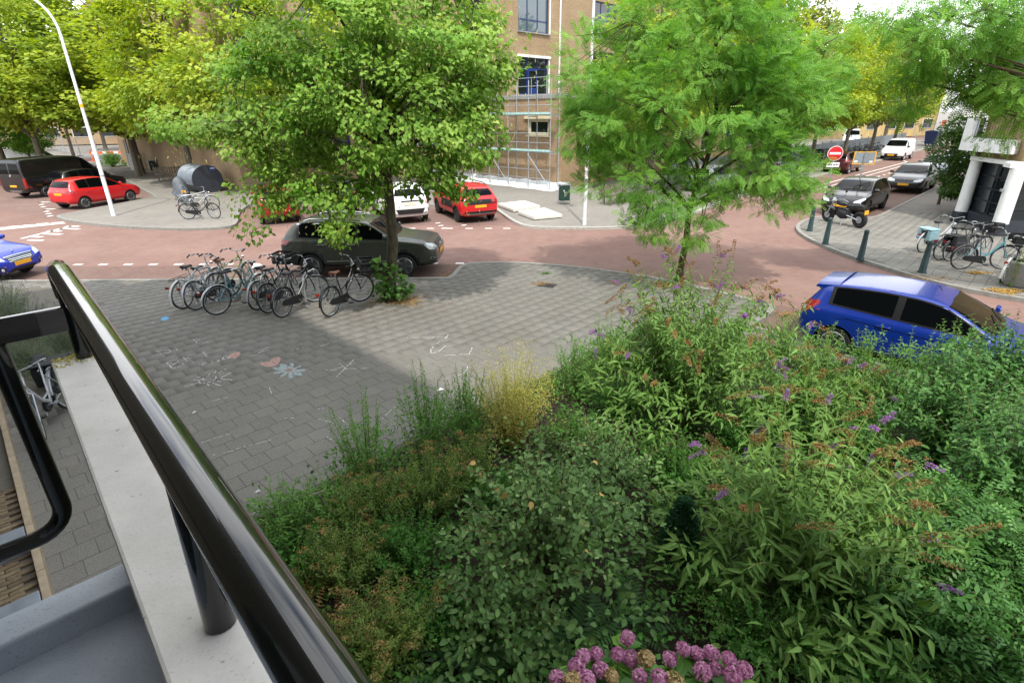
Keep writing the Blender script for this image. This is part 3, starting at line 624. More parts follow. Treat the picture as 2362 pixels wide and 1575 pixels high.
for z in (LH+.95, LH+.5): m.tube([(.1, .12, z), (.1, 4.1, z)], .02, 6)
m.build('terrace_railing', 'galvanised', school, True)

# scaffolding
def scaffold(label, y_posts, zs_board, top, x_in=-.35, x_out=-1.1):
    s_ = thing('scaffold', label, 'scaffold', SC, pi/4)
    for x in (x_in, x_out):
        for y in y_posts:
            m = MB(); m.tube([(x, y, .012), (x, y, top)], .03, 6); m.bbox((x-.08, y-.08, 0), (x+.08, y+.08, .014)); m.build('upright', 'galvanised', s_, True)
    for z in zs_board:
        for y0, y1 in zip(y_posts, y_posts[1:]):
            m = MB(); m.bbox((x_in-.04, y0+.04, z), (x_out+.04, y1-.04, z+.06)); m.build('platform_board', 'galvanised', s_)
            m = MB(); m.bbox((x_out-.005, y0, z+.061), (x_out+.02, y1, z+.18)); m.build('toe_board', 'teal_board', s_)
        for dz in (.55, 1.05):
            if z+dz > top: continue
            m = MB(); m.tube([(x_out-.03, y_posts[0], z+dz), (x_out-.03, y_posts[-1], z+dz)], .022, 6); m.build('guard_rail', 'galvanised', s_, True)
        for y in y_posts:
            m = MB(); m.tube([(x_in, y, z-.06), (x_out, y, z-.06)], .022, 6); m.build('transom', 'galvanised', s_, True)
    for z in (.6, 1.1):
        m = MB(); m.tube([(x_out-.03, y_posts[0], z), (x_out-.03, y_posts[-1], z)], .02, 6); m.build('ledger', 'galvanised', s_, True)
    for k, (y0, y1) in enumerate(zip(y_posts, y_posts[1:])):
        if k % 2 == 0:
            m = MB(); m.tube([(x_out-.06, y0, .2), (x_out-.06, y1, zs_board[0]-.1)], .022, 6); m.build('brace', 'galvanised', s_, True)
    return s_
scaffold('low galvanised scaffold with teal boards against the school corner wall', [-.1, 1.6, 3.3, 5.0, 6.7], (2.05, 4.05), 5.9)
scaffold('taller scaffold further back along the school wall, partly behind the lime tree', [6.95, 8.6, 10.2, 11.8, 13.4], (2.1, 4.1, 6.3, 8.4), 9.8)
m = MB(); n = 26
for i in range(n):
    y = -.6+14.2*i/(n-1); w = .55+.12*math.sin(i*1.7)
    for k, (x, z) in enumerate(((-.02, .34+.05*math.sin(i*2.3)), (-.12-.05*math.sin(i), .16), (-.6-w*.5, .05+.03*math.sin(i*3.1)), (-.9-w, .012))): m.v.append((x, y, z))
for i in range(n-1):
    for k in range(3): m.f.append((4*i+k, 4*i+k+1, 4*i+k+5, 4*i+k+4))
t_ = m.build('protective_sheet', 'cover_white', None, True); t_.location = SC; t_.rotation_euler = (0, 0, pi/4); props(t_, 'white protective sheet laid along the foot of the scaffolded school wall', 'sheet')

# corner building on the right with white columns
P0 = Vector((17.9, 21.75, 0)); P1 = Vector((17.35, 19.2, 0)); P2 = P1+Vector((.94, -.34, 0))*9
cb = thing('corner_building', 'tan brick corner building with white columns, dark windows and a white balcony', 'building', P0)
def local(p): return Vector(p)-P0
def col(parent, c, z0, z1, r0, r1):
    m = MB(); m.lathe([(r0, z0), (r0*.98, z0+.1), (r1, z1-.1), (r1, z1)], 20, (c.x, c.y, 0)); return m.build('column', 'white_paint', parent, True)
a0 = local(P0); a1 = local(P1); a2 = local(P2)
col(cb, a0+Vector((.12, 0, 0)), .42, 2.5, .22, .19); col(cb, a1+Vector((.1, .02, 0)), .42, 2.3, .24, .23)
MB().lathe([(.27, 0), (.27, .42)], 20, (a0.x+.12, a0.y, 0)).build('column_base', 'dark_base', cb, True); MB().lathe([(.29, 0), (.29, .42)], 20, (a1.x+.1, a1.y+.02, 0)).build('column_base', 'dark_base', cb, True)
def wallseg(p, q, z0, z1, th, mat, name, back):
    d = (q-p).normalized(); n = Vector((-d.y, d.x, 0))*back; m = MB(); m.prism([(p.x, p.y), (q.x, q.y), (q.x+n.x*th, q.y+n.y*th), (p.x+n.x*th, p.y+n.y*th)], z0, z1); return m.build(name, mat, cb)
in0 = a0+Vector((.25, -.02, 0)); in1 = a1+Vector((.25, .15, 0))
def glazed(p, q, z0, z1, cols, rows, back, inset=.12):
    d = (q-p).normalized(); n = Vector((-d.y, d.x, 0))*back; L = (q-p).length
    w = wallseg(p+n*(inset+.05), q+n*(inset+.05), z0, z1, .03, 'window_glass', 'pane_backing', back)
    fr = MB()
    for i in range(cols+1):
        b = p+d*(L*i/cols); fr.prism([tuple((b+d*sx*.03+n*sy)[:2]) for sx, sy in ((-1, inset-.02), (1, inset-.02), (1, inset+.049), (-1, inset+.049))], z0, z1)
    for j in range(rows+1):
        z = z0+(z1-z0)*j/rows; fr.prism([tuple((p+n*(inset-.016))[:2]), tuple((q+n*(inset-.016))[:2]), tuple((q+n*(inset+.047))[:2]), tuple((p+n*(inset+.047))[:2])], z-.025, z+.025)
    f = fr.build('window_frame', 'dark_frame', cb)
    for i in range(cols):
        for j in range(rows):
            u0, u1 = p+d*(L*i/cols+.03), p+d*(L*(i+1)/cols-.03); za, zb = z0+(z1-z0)*j/rows+.025, z0+(z1-z0)*(j+1)/rows-.025
            pm = MB(); pm.add([tuple((u0+n*(inset+.02))[:2])+(za,), tuple((u1+n*(inset+.02))[:2])+(za,), tuple((u1+n*(inset+.02))[:2])+(zb,), tuple((u0+n*(inset+.02))[:2])+(zb,)], [(0, 1, 2, 3)]); pm.build('pane', 'window_glass', f)
glazed(in0, in1, .5, 2.3, 2, 4, 1)
wallseg(in0, in1, 0, .48, .3, 'dark_base', 'plinth', 1)
pa = a1+Vector((.32, -.02, 0)); pb_ = a2
glazed(pa, pb_, .55, 2.28, 12, 5, 1); wallseg(pa, pb_, 0, .52, .3, 'dark_base', 'plinth', 1)
for p, q in ((a0+Vector((-.14, .1, 0)), a1+Vector((-.1, -.05, 0))),):
    wallseg(p+Vector((.05, 0, 0)), q+Vector((.05, 0, 0)), 2.36, 2.5, .6, 'white_paint', 'cornice', 1)
wallseg(a1+Vector((-.22, .02, 0)), a2+Vector((0, -.12, 0)), 2.302, 2.45, .55, 'white_paint', 'cornice', 1)
# recessed brick storeys above
wallseg(a0+Vector((.12, -.1, 0)), a1+Vector((.16, .02, 0)), 2.501, 8.6, .3, 'brick_corner', 'wall', 1)
wallseg(a1+Vector((.1, -.03, 0)), a2+Vector((0, .02, 0)), 2.452, 8.6, .3, 'brick_corner', 'wall', 1)
m = MB(); m.prism([tuple((a0+Vector((.16, .1, 0)))[:2]), tuple((a0+D45*16+Vector((.16, .1, 0)))[:2]), tuple((a0+D45*16+Vector((.46, -.2, 0)))[:2]), tuple((a0+Vector((.5, -.1, 0)))[:2])], 0, 8.6); m.build('street_wall', 'brick_corner', cb)
m = MB(); m.prism([tuple(p[:2]) for p in (a0, a1, a2, a2+D45*8, a0+D45*16)], 8.6, 8.9); m.build('roof', 'zinc', cb)
# first-floor windows
for (p, q, u0, u1, z0, z1) in ((a0, a1, .6, 1.9, 4.3, 6.0), (a1, a2, 1.2, 3.2, 4.2, 6.0), (a1, a2, 4.6, 6.6, 4.2, 6.0)):
    d = (q-p).normalized(); n = Vector((d.y, -d.x, 0)); b0 = p+d*u0+n*(-.08); b1 = p+d*u1+n*(-.08)
    m = MB(); m.prism([tuple(b0[:2]), tuple(b1[:2]), tuple((b1+n*.06)[:2]), tuple((b0+n*.06)[:2])], z0, z1); w = m.build('window_frame', 'dark_frame', cb)
    for k in range(2):
        c0 = b0+(b1-b0)*(.04+.48*k)+n*.065; c1 = b0+(b1-b0)*(.48+.48*k)+n*.065
        m = MB(); m.add([tuple(c0[:2])+(z0+.07,), tuple(c1[:2])+(z0+.07,), tuple(c1[:2])+(z1-.07,), tuple(c0[:2])+(z1-.07,)], [(0, 1, 2, 3)]); m.build('pane', 'window_glass_pale', w)
# white balcony
m = MB(); bp = [a0+Vector((-.45, .35, 0)), a0+Vector((-.62, -.85, 0)), a1+Vector((-.1, .3, 0)), a1+Vector((.4, .5, 0)), a0+Vector((.4, .3, 0))]
m.prism([tuple(p[:2]) for p in bp], 2.72, 3.16); m.prism([tuple(p[:2]) for p in (bp[0], bp[0]+Vector((-.06, -.45, 0)), bp[0]+Vector((.12, -.5, 0)), bp[0]+Vector((.3, 0, 0)))], 3.161, 3.85); m.build('balcony', 'white_paint', cb)
m = MB(); r0 = bp[0]+Vector((.05, -.5, 0)); r1 = bp[1]+Vector((.12, .1, 0)); r2 = bp[2]+Vector((.1, .1, 0))
for p, q in ((r0, r1), (r1, r2)):
    for z in (3.22, 4.05): m.tube([tuple(p[:2])+(z,), tuple(q[:2])+(z,)], .025, 6)
    L = (q-p).length
    for k in range(int(L/.12)): b = p+(q-p)*(k*.12/L); m.tube([tuple(b[:2])+(3.16,), tuple(b[:2])+(4.05,)], .009, 4)
m.build('balcony_railing', 'dark_frame', cb, True)
m = MB(); s0 = a1+Vector((.9, -.42, 0)); m.bar(s0+Vector((0, 0, 3.0)), s0+Vector((.9, -.33, 3.0)), .04, .22); m.build('wall_sign', 'bin_green', cb)
m = MB(); m.box(tuple((a1+Vector((-.15, .1, 1.55)))), (.1, .1, .09)); m.tube([tuple(a1+Vector((-.12, .1, 1.5))), tuple(a1+Vector((.0, .1, 1.42)))], .02, 6); m.build('security_camera', 'galvanised', cb)

# far buildings closing the streets
def far_block(name, label, loc, rz, size, mat, cols, rows, frame='white_paint'):
    t_ = thing(name, label, 'building', loc, rz)
    L, Dp, H = size; m = MB(); m.bbox((0, 0, 0), (L, Dp, H)); m.build('wall', mat, t_); m = MB(); m.bbox((-.3, -.3, H), (L+.3, Dp, H+.4)); m.build('roof', 'zinc', t_)
    for i in range(cols):
        for j in range(rows):
            x = L*(i+.5)/cols; z = 1.2+(H-1)*(j)/rows; w = L/cols*.55; h = (H-1)/rows*.55
            m = MB(); m.bbox((x-w/2, -.06, z), (x+w/2, -.004, z+h)); f = m.build('window_frame', frame, t_)
            m = MB(); m.bbox((x-w/2+.08, -.09, z+.08), (x+w/2-.08, -.061, z+h-.08)); m.build('pane', 'window_glass', f)
    return t_
far_block('new_building', 'pale tan clad new building behind the street fence and white van', (40, 86, 0), rad(20), (34, 10, 9), 'cladding_tan', 8, 3)
far_block('white_building', 'white building with wide glass front closing the end of the street', (72, 92, 0), rad(-38), (26, 10, 13), 'white_paint', 7, 4, 'sign_back')
far_block('apartment_block', 'brick apartment block far behind the left trees', (-95, 92, 0), rad(12), (60, 12, 15), 'brick_school', 14, 5)

# our own building and an added unseen wing (both throw the shade on the plaza)
home = thing('apartment_building', 'brick apartment building at the lower left, seen steeply along its wall', 'building', (0, 0, 0), rad(135))
# local: x along the wall away to the left, -y outward -> use y = -(outward)
FY = 1.5
m = MB(); m.bbox((-16, FY, -.1), (11.6, FY+10, 11.5)); m.build('wall', 'brick_home', home)
m = MB(); m.bbox((-16.3, .42, 11.5), (11.6, FY+10.2, 11.9)); m.build('shade_overhang', 'white_paint', home)  # unseen roof slab, overhang added to hold the shade edge on the plaza
m = MB(); m.bbox((11.61, .5, -.1), (15.1, FY+9, 7.1)); m.build('shade_wing', 'brick_home', home)  # unseen lower block, added to shade the left plaza but not the road
KY = .42
m = MB(); m.bbox((-3, KY+.07, -.1), (11.5, FY-.002, .085)); m.build('lightwell_base', 'joint_sand', home)
for k in range(16): m = MB(); m.bbox((-3+k*.9+.004, KY, -.06), (-3+(k+1)*.9-.004, KY+.068, .20)); me = m.mesh('edge_stone'); bevel_mesh(me, .008, 2); link('edge_stone', me, 'stone_beige', home)
bm_ = MB().box((0, 0, 0), (.058, .208, .06)).mesh('brick'); bevel_mesh(bm_, .004, 1)
brk = []
for k, c_ in enumerate(('#685a45', '#71634c', '#7a6b53', '#5f523f')): plain('brick_%d' % k, c_, .9, var=.18, vscale=22, bump=.4); q = bm_.copy(); q.materials.append(M['brick_%d' % k]); brk.append(q)
rb = random.Random(2)
for r in range(72):
    x = 3.3+r*.0665
    if 5.2 < x < 5.75 or 6.5 < x < 6.95: continue
    for i in range(4):
        o = bpy.data.objects.new('brick', brk[rb.randrange(4)]); COL.objects.link(o); o.parent = home; o.location = (x+rb.gauss(0, .001), KY+.185+i*.216+(.1 if r % 2 else 0), .082+rb.gauss(0, .002)); o.rotation_euler = (rb.gauss(0, .01), 0, rb.gauss(0, .012))
for x0, x1 in ((5.22, 5.73), (6.5, 6.93)): m = MB(); m.bbox((x0, KY+.075, .02), (x1, FY-.01, .19)); me = m.mesh('cover_slab'); bevel_mesh(me, .01, 2); link('cover_slab', me, 'zinc', home)
# unseen dark glazed doors, added behind us to darken the handrail's reflections
m = MB(); m.bbox((-1.9, FY-.03, 2.3), (2.2, FY-.002, 5.3)); dr_ = m.build('added_dark_door', 'dark_frame', home)
for k in range(4): m = MB(); m.bbox((-1.8+k*1.0, FY-.036, 2.5), (-.95+k*1.0, FY-.031, 5.2)); m.build('pane', 'window_glass', dr_)
# the balcony we stand on
BA = rad(133.1); BO = (-.0105, -.0098, 0)
bal = thing('balcony', 'grey balcony floor and kerb at the lower left corner with a white concrete parapet', 'balcony', BO, BA)
# local: x away along the parapet, y = -outward
m = MB(); m.bbox((-1.6, -.165, 2.05), (2.47, -.008, 3.30)); m.build('parapet', 'ledge_concrete', bal)
m = MB(); m.bbox((-1.6, -.178, 3.301), (2.49, -.002, 3.37)); me = m.mesh('ledge'); bevel_mesh(me, .008, 2); link('ledge', me, 'ledge_concrete', bal)
m = MB(); m.bbox((-1.6, -.006, 2.05), (2.30, FY-.003, 2.30)); m.build('floor', 'balcony_paint', bal)
m = MB(); m.bbox((2.301, -.006, 2.05), (2.465, FY-.003, 2.42)); me = m.mesh('kerb'); bevel_mesh(me, .012, 2); link('kerb', me, 'balcony_paint', bal)
rail = thing('balcony_railing', 'glossy black green handrail on posts running down across the lower left', 'railing', BO, BA)
ry = -.112
m = MB(); pts = [(-1.5, ry, 3.72), (0, ry, 3.72), (2.3, ry, 3.72), (2.40, ry, 3.717), (2.455, ry, 3.70), (2.478, ry, 3.665), (2.482, ry, 3.60)]
m.tube(pts, [.033, .033, .033, .033, .033, .033, .032], 20); m.build('handrail', 'rail_paint', rail, True)
for x, tops in ((2.452, 3.64), (.86, 3.70), (-.8, 3.70)):
    m = MB(); m.tube([(x, ry+.01, 3.372), (x, ry, tops)], .0265, 16); m.build('post', 'rail_paint', rail, True)
m = MB(); m.bbox((2.437, ry-.01, 3.485), (2.461, FY-.005, 3.575)); me = m.mesh('flat_bar'); bevel_mesh(me, .004, 2); link('flat_bar', me, 'rail_paint', rail)
ec = .11; m = MB(); pts = [(2.449, .12, 3.484)] + [(2.449, .12, 3.2), (2.449, .12, 2.70+ec)] + [(2.449, .12+ec-ec*math.cos(a), 2.70+ec-ec*math.sin(a)) for a in np.linspace(.2, pi/2, 7)] + [(2.449, FY-.004, 2.70)]
m.tube(pts, .031, 16); m.build('end_frame', 'rail_paint', rail, True)
m = MB(); m.tube([(2.449, .345, 2.725), (2.449, .345, 3.484)], .012, 8); m.build('baluster', 'rail_paint', rail, True)
# ------------------------------------------------------------------ vehicles
HATCH = [(0, .80, .30, .50, .70, .54, .56), (.010, .90, .22, .575, .76, .615, .64), (.03, .96, .18, .62, .78, .69, .72), (.065, .985, .17, .64, .745, .84, .865), (.10, 1, .165, .645, .72, .93, .95), (.19, 1, .16, .645, .71, .962, .98), (.34, 1, .15, .64, .715, .98, 1.), (.46, 1, .15, .635, .72, .968, .988), (.54, 1, .15, .63, .735, .93, .95), (.64, 1, .15, .628, .80, .79, .81), (.735, 1, .15, .62, .87, .645, .668), (.80, .995, .155, .60, .86, .615, .648), (.90, .975, .165, .555, .84, .572, .60), (.955, .93, .18, .505, .80, .525, .545), (.985, .84, .20, .44, .74, .46, .475), (1, .72, .25, .38, .62, .395, .405)]
SUV = [(0, .82, .30, .56, .72, .60, .62), (.010, .91, .22, .62, .77, .65, .67), (.03, .965, .19, .645, .79, .715, .74), (.075, .985, .18, .655, .75, .86, .885), (.12, 1, .175, .66, .72, .945, .965), (.2, 1, .17, .66, .715, .975, .99), (.36, 1, .16, .655, .72, .98, 1.), (.5, 1, .16, .65, .725, .965, .985), (.57, 1, .16, .65, .74, .93, .95), (.645, 1, .16, .648, .80, .81, .83), (.715, 1, .16, .645, .88, .675, .70), (.79, .995, .165, .635, .88, .65, .685), (.90, .98, .175, .60, .87, .62, .65), (.955, .94, .19, .56, .83, .585, .605), (.985, .86, .21, .50, .77, .52, .535), (1, .74, .25, .42, .65, .435, .45)]
VAN = [(0, .90, .24, .52, .84, .60, .62), (.004, .95, .18, .55, .86, .80, .82), (.012, .97, .15, .56, .85, .945, .96), (.03, .985, .14, .56, .84, .965, .985), (.2, 1, .13, .56, .84, .975, 1.), (.4, 1, .13, .56, .84, .975, 1.), (.6, 1, .13, .56, .84, .965, .99), (.69, 1, .13, .56, .83, .93, .955), (.76, 1, .13, .56, .85, .80, .82), (.835, 1, .13, .555, .88, .605, .625), (.88, .99, .135, .52, .87, .545, .57), (.94, .965, .14, .475, .84, .495, .515), (.98, .9, .155, .42, .78, .435, .45), (1, .78, .2, .34, .66, .355, .37)]
SVAN = [(0, .88, .24, .52, .80, .60, .62), (.006, .94, .19, .56, .83, .80, .82), (.015, .97, .16, .57, .82, .94, .955), (.035, .985, .15, .575, .80, .965, .985), (.2, 1, .145, .575, .80, .975, 1.), (.4, 1, .145, .575, .79, .975, 1.), (.55, 1, .145, .575, .79, .955, .98), (.61, 1, .145, .57, .80, .92, .945), (.69, 1, .145, .57, .83, .80, .82), (.765, 1, .145, .57, .88, .635, .655), (.84, .99, .15, .55, .87, .585, .61), (.92, .97, .155, .515, .84, .54, .56), (.965, .93, .17, .465, .79, .485, .5), (.99, .84, .19, .4, .72, .415, .43), (1, .72, .24, .34, .62, .355, .365)]
def sub_eval(o):
    dg = bpy.context.evaluated_depsgraph_get(); dg.update()
    return bpy.data.meshes.new_from_object(o.evaluated_get(dg), depsgraph=dg)
def make_wheel(parent, x, y, r, wid, rim, spokes, side):
    w = bpy.data.objects.new('wheel', None); COL.objects.link(w); w.parent = parent; w.location = (x, y, r); w.empty_display_size = .1
    m = MB(); h = wid/2; R = r*.69
    m.lathe([(R, -h*.9), (r*.9, -h), (r*.97, -h*.8), (r, -h*.45), (r, h*.45), (r*.97, h*.8), (r*.9, h), (R, h*.9), (R*.98, h*.6)], 28, axis='Y'); m.build('tyre', 'rubber', w, True)
    m = MB(); s = side; m.lathe([(R*.995, s*h*.9), (R*.93, s*h*.98), (R*.90, s*h*.82)], 28, axis='Y')
    for k in range(spokes):
        a = 2*pi*k/spokes; ca, sa = math.cos(a), math.sin(a)
        for da in (-.09, .09):
            c1 = Vector((math.cos(a+da)*R*.9, s*h*.86, math.sin(a+da)*R*.9)); c0 = Vector((math.cos(a+da*.6)*R*.16, s*h*.70, math.sin(a+da*.6)*R*.16)); m.bar(c0, c1, R*.10, .02)
    m.lathe([(R*.22, s*h*.70), (R*.18, s*h*.84), (.001, s*h*.86)], 14, axis='Y'); m.build('rim', rim, w, True)
    m = MB(); m.lathe([(.001, s*h*.35), (R*.985, s*h*.35)], 20, axis='Y'); m.build('brake_disc', 'rim_dark', w)
    return w
class Car:
    def __init__(s, name, label, cat, pt, heading, spec, group=None):
        s.sp = spec; L = spec['wb']+spec['fo']+spec['ro']; s.L = L; s.xr = -spec['wb']/2-spec['ro']; s.hw = spec['W']/2; s.H = spec['H']
        s.root = thing(name, label, cat, (pt[0], pt[1], RZ), math.atan2(heading[1], heading[0]), group)
        tab = spec['tab']; V = []; F = []; K = 9
        for (fx, w, zb, zs, we, ze, zt) in tab:
            x = s.xr+fx*L; w *= s.hw; we *= s.hw; zb, zs, ze, zt = [q*s.H for q in (zb, zs, ze, zt)]
            half = [(0, zb), (w*.84, zb), (w*.975, zb+.10*s.H/1.5), (w, zb+(zs-zb)*.55), (w*.99, zs-.045), (w*.955, zs), (we, ze), (we*.86, zt-.012), (0, zt)]
            ring = [(y, z) for y, z in half] + [(-y, z) for y, z in half[-2:0:-1]]
            V += [(x, y, z) for y, z in ring]
        n = 16; J = len(tab)
        for j in range(J-1):
            for k in range(n): F.append((j*n+k, j*n+(k+1) % n, (j+1)*n+(k+1) % n, (j+1)*n+k))
        F.append(tuple(range(n))[::-1] if False else tuple(range(n))); F.append(tuple((J-1)*n+k for k in range(n))[::-1])
        me = bpy.data.meshes.new('shell'); me.from_pydata(V, [], F); bm = bmesh.new(); bm.from_mesh(me); bmesh.ops.recalc_face_normals(bm, faces=bm.faces[:]); bm.to_mesh(me); bm.free()
        cr = me.attributes.new('crease_edge', 'FLOAT', 'EDGE'); wgt = {2: .35, 3: .25, 5: .7, 6: .45, 14: .35, 13: .25, 11: .7, 10: .45}; vals = []
        for e in me.edges:
            a_, b_ = e.vertices; vals.append(wgt.get(a_ % n, 0.) if a_ % n == b_ % n and 1 < a_ // n < J-2 and 1 < b_ // n < J-2 else 0.)
        cr.data.foreach_set('value', vals)
        o = bpy.data.objects.new('shell', me); COL.objects.link(o); md = o.modifiers.new('s', 'SUBSURF'); md.levels = 2; md.render_levels = 2
        r = spec['r']; ar = r*1.13; s.arches = [(s_x, ar) for s_x in (-spec['wb']/2, spec['wb']/2)]
        cm = MB()
        for cx, a in s.arches:
            for sg in (1, -1): cm.lathe([(a, sg*(s.hw-.30)), (a, sg*(s.hw+.3))][::sg], 36, (cx, 0, r), 'Y')
        cme = cm.mesh('cut'); bm = bmesh.new(); bm.from_mesh(cme); bmesh.ops.recalc_face_normals(bm, faces=bm.faces[:]); bm.to_mesh(cme); bm.free()
        co = bpy.data.objects.new('cut', cme); COL.objects.link(co); bo = o.modifiers.new('b', 'BOOLEAN'); bo.object = co; bo.operation = 'DIFFERENCE'; bo.solver = 'EXACT'
        full = sub_eval(o); o.modifiers.remove(bo); plainm = sub_eval(o)
        bm = bmesh.new(); bm.from_mesh(plainm); s.bvh = BVHTree.FromBMesh(bm); bm.free()
        bpy.data.objects.remove(co); bpy.data.objects.remove(o)
        full.name = 'body'; full.materials.clear(); full.materials.append(M[spec['paint']]); full.materials.append(M['black_plastic'])
        lowz = spec.get('clad', 0)
        for p in full.polygons:
            c = p.center; dk = 0
            for cx, a in s.arches:
                q = math.hypot(c.x-cx, c.z-r)
                if q < a*1.004 and abs(c.y) < s.hw*1.05 and (abs(p.normal.y) < .5 or abs(c.y) < s.hw-.25): dk = 1
                if spec.get('archclad') and q < a*1.16 and abs(c.y) > s.hw*.8: dk = 1
            if c.z < lowz or c.z < .19*s.H/1.5 and abs(p.normal.z) > .6: dk = 1
            p.material_index = dk; p.use_smooth = True
        try: full.set_sharp_from_angle(angle=rad(50))
        except Exception: pass
        s.body = link('body', full, None, s.root)
        for cx in (-spec['wb']/2, spec['wb']/2):
            for sg in (1, -1): make_wheel(s.root, cx, sg*(s.hw-.125), r, .20, spec.get('rim', 'rim_silver'), spec.get('spokes', 7), sg)
    def X(s, f): return s.xr+f*s.L
    def decal(s, name, outline, ax, mat, parent=None, off=.005, cuts=3):
        bm = bmesh.new(); vs = [bm.verts.new((p[0], p[1], 0)) for p in outline]; bm.faces.new(vs); bmesh.ops.triangulate(bm, faces=bm.faces[:])
        if cuts: bmesh.ops.subdivide_edges(bm, edges=bm.edges[:], cuts=cuts, use_grid_fill=True)
        bmesh.ops.triangulate(bm, faces=bm.faces[:])
        for v in bm.verts:
            a, b = v.co.x, v.co.y
            if ax[0] == 'S': sg = 1 if ax == 'S+' else -1; o = Vector((a, sg*3, b)); d = Vector((0, -sg, 0))
            elif ax == 'F': o = Vector((6, a, b)); d = Vector((-1, 0, 0))
            elif ax == 'R': o = Vector((-6, a, b)); d = Vector((1, 0, 0))
            elif ax == 'T': o = Vector((a, b, 4)); d = Vector((0, 0, -1))
            h, nrm, _, _ = s.bvh.ray_cast(o, d)
            if h is None:
                h, nrm, _, _ = s.bvh.find_nearest(o + d*(3-s.hw if ax[0] == 'S' else 6-s.L/2))
            if nrm.dot(d) > 0: nrm = -nrm
            v.co = h + nrm*off
        bmesh.ops.recalc_face_normals(bm, faces=bm.faces[:])
        me = bpy.data.meshes.new(name); bm.to_mesh(me); bm.free(); me.polygons.foreach_set('use_smooth', [True]*len(me.polygons))
        return link(name, me, mat, parent or s.root)
    def sides(s, name, outline, mat, off=.005, cuts=3, only=None, parent=None):
        for ax in (('S+', 'S-') if only is None else (only,)): s.decal(name, outline, ax, mat, parent, off, cuts)
    def line(s, name, pts, w, ax, mat='black_plastic', off=.004):
        P = [Vector((p[0], p[1])) for p in pts]; L_ = []; R_ = []
        for i in range(len(P)):
            t_ = (P[min(i+1, len(P)-1)]-P[max(i-1, 0)]).normalized(); n = Vector((-t_.y, t_.x))*w/2; L_.append(P[i]+n); R_.append(P[i]-n)
        # strip by quads projected
        m = MB()
        def pr(q):
            a, b = q
            if ax[0] == 'S': sg = 1 if ax == 'S+' else -1; o = Vector((a, sg*3, b)); d = Vector((0, -sg, 0))
            elif ax == 'F': o = Vector((6, a, b)); d = Vector((-1, 0, 0))
            elif ax == 'R': o = Vector((-6, a, b)); d = Vector((1, 0, 0))
            else: o = Vector((a, b, 4)); d = Vector((0, 0, -1))
            h, nrm, _, _ = s.bvh.ray_cast(o, d)
            if h is None: h, nrm, _, _ = s.bvh.find_nearest(o+d*2)
            if nrm.dot(d) > 0: nrm = -nrm
            return h+nrm*off
        k = len(P)
        for a, b in zip(L_, R_): m.v += [tuple(pr(a)), tuple(pr(b))]
        for i in range(k-1): m.f.append((2*i, 2*i+1, 2*i+3, 2*i+2))
        return m.build(name, mat, s.root, True)
    def surf(s, ax, a, b):
        if ax[0] == 'S': sg = 1 if ax == 'S+' else -1; o = Vector((a, sg*3, b)); d = Vector((0, -sg, 0))
        elif ax == 'F': o = Vector((6, a, b)); d = Vector((-1, 0, 0))
        elif ax == 'R': o = Vector((-6, a, b)); d = Vector((1, 0, 0))
        else: o = Vector((a, b, 4)); d = Vector((0, 0, -1))
        h, nrm, _, _ = s.bvh.ray_cast(o, d)
        if h is None: h, nrm, _, _ = s.bvh.find_nearest(o+d*2)
        return h, nrm
    def handles(s, xs, z, mat=None):
        for sg, ax in ((1, 'S+'), (-1, 'S-')):
            for x in xs:
                h, n = s.surf(ax, x, z); m = MB(); m.tube([(x-.1, h.y, z), (x-.08, h.y+sg*.025, z+.004), (x+.08, h.y+sg*.025, z+.004), (x+.1, h.y, z)], .014, 8); m.build('door_handle', mat or s.sp['paint'], s.root, True)
    def mirrors(s, x, z, mat=None):
        for sg, ax in ((1, 'S+'), (-1, 'S-')):
            h, n = s.surf(ax, x, z-.03); y = h.y; m = MB(); k = []
            prof = [(-.02, .05), (.03, .085), (.09, .075), (.13, .035)]
            m.lathe([(.001, -.13), (.06, -.12), (.082, -.05), (.08, .05), (.055, .11), (.001, .125)], 12, axis='Y')
            m.v = [(x+.02+vx*.85*(1 if vx > 0 else .35), y+sg*.115+vy*.75, z+.04+vz*.85) for vx, vy, vz in m.v]
            mo = m.build('wing_mirror', mat or s.sp['paint'], s.root, True)
            m = MB(); m.bar((x+.01, y-sg*.02, z-.02), (x+.02, y+sg*.07, z+.01), .03, .05); m.build('mirror_arm', 'black_plastic', mo)
    def plate(s, ax, z, mat='plate_yellow', y=0., w=.52, h=.11):
        hh, n = s.surf(ax, y, z); sg = 1 if ax == 'F' else -1
        ex = max(s.surf(ax, y, z+d)[0].x*sg for d in (-h/2, 0, h/2)); ex2 = max(s.surf(ax, y+q, z)[0].x*sg for q in (-w/2, w/2)); x = sg*(max(ex, ex2)+.008)
        m = MB(); m.box((x, y, z), (.012, w, h)); me = m.mesh('number_plate'); bevel_mesh(me, .003, 1); return link('number_plate', me, mat, s.root)
    def wipers(s, zb):
        for y0 in (-.35, .25):
            a, _ = s.surf('F', y0*s.hw, zb*s.H); b, _ = s.surf('F', (y0+.62)*s.hw if y0 < 0 else (y0+.5)*s.hw, (zb+.05)*s.H); m = MB(); m.tube([a+Vector((.02, 0, .012)), (a+b)/2+Vector((.03, 0, .02)), b+Vector((.02, 0, .012))], .009, 5); m.build('wiper', 'black_plastic', s.root)
def mirror_y(o): return [(-p[0], p[1]) for p in o][::-1]
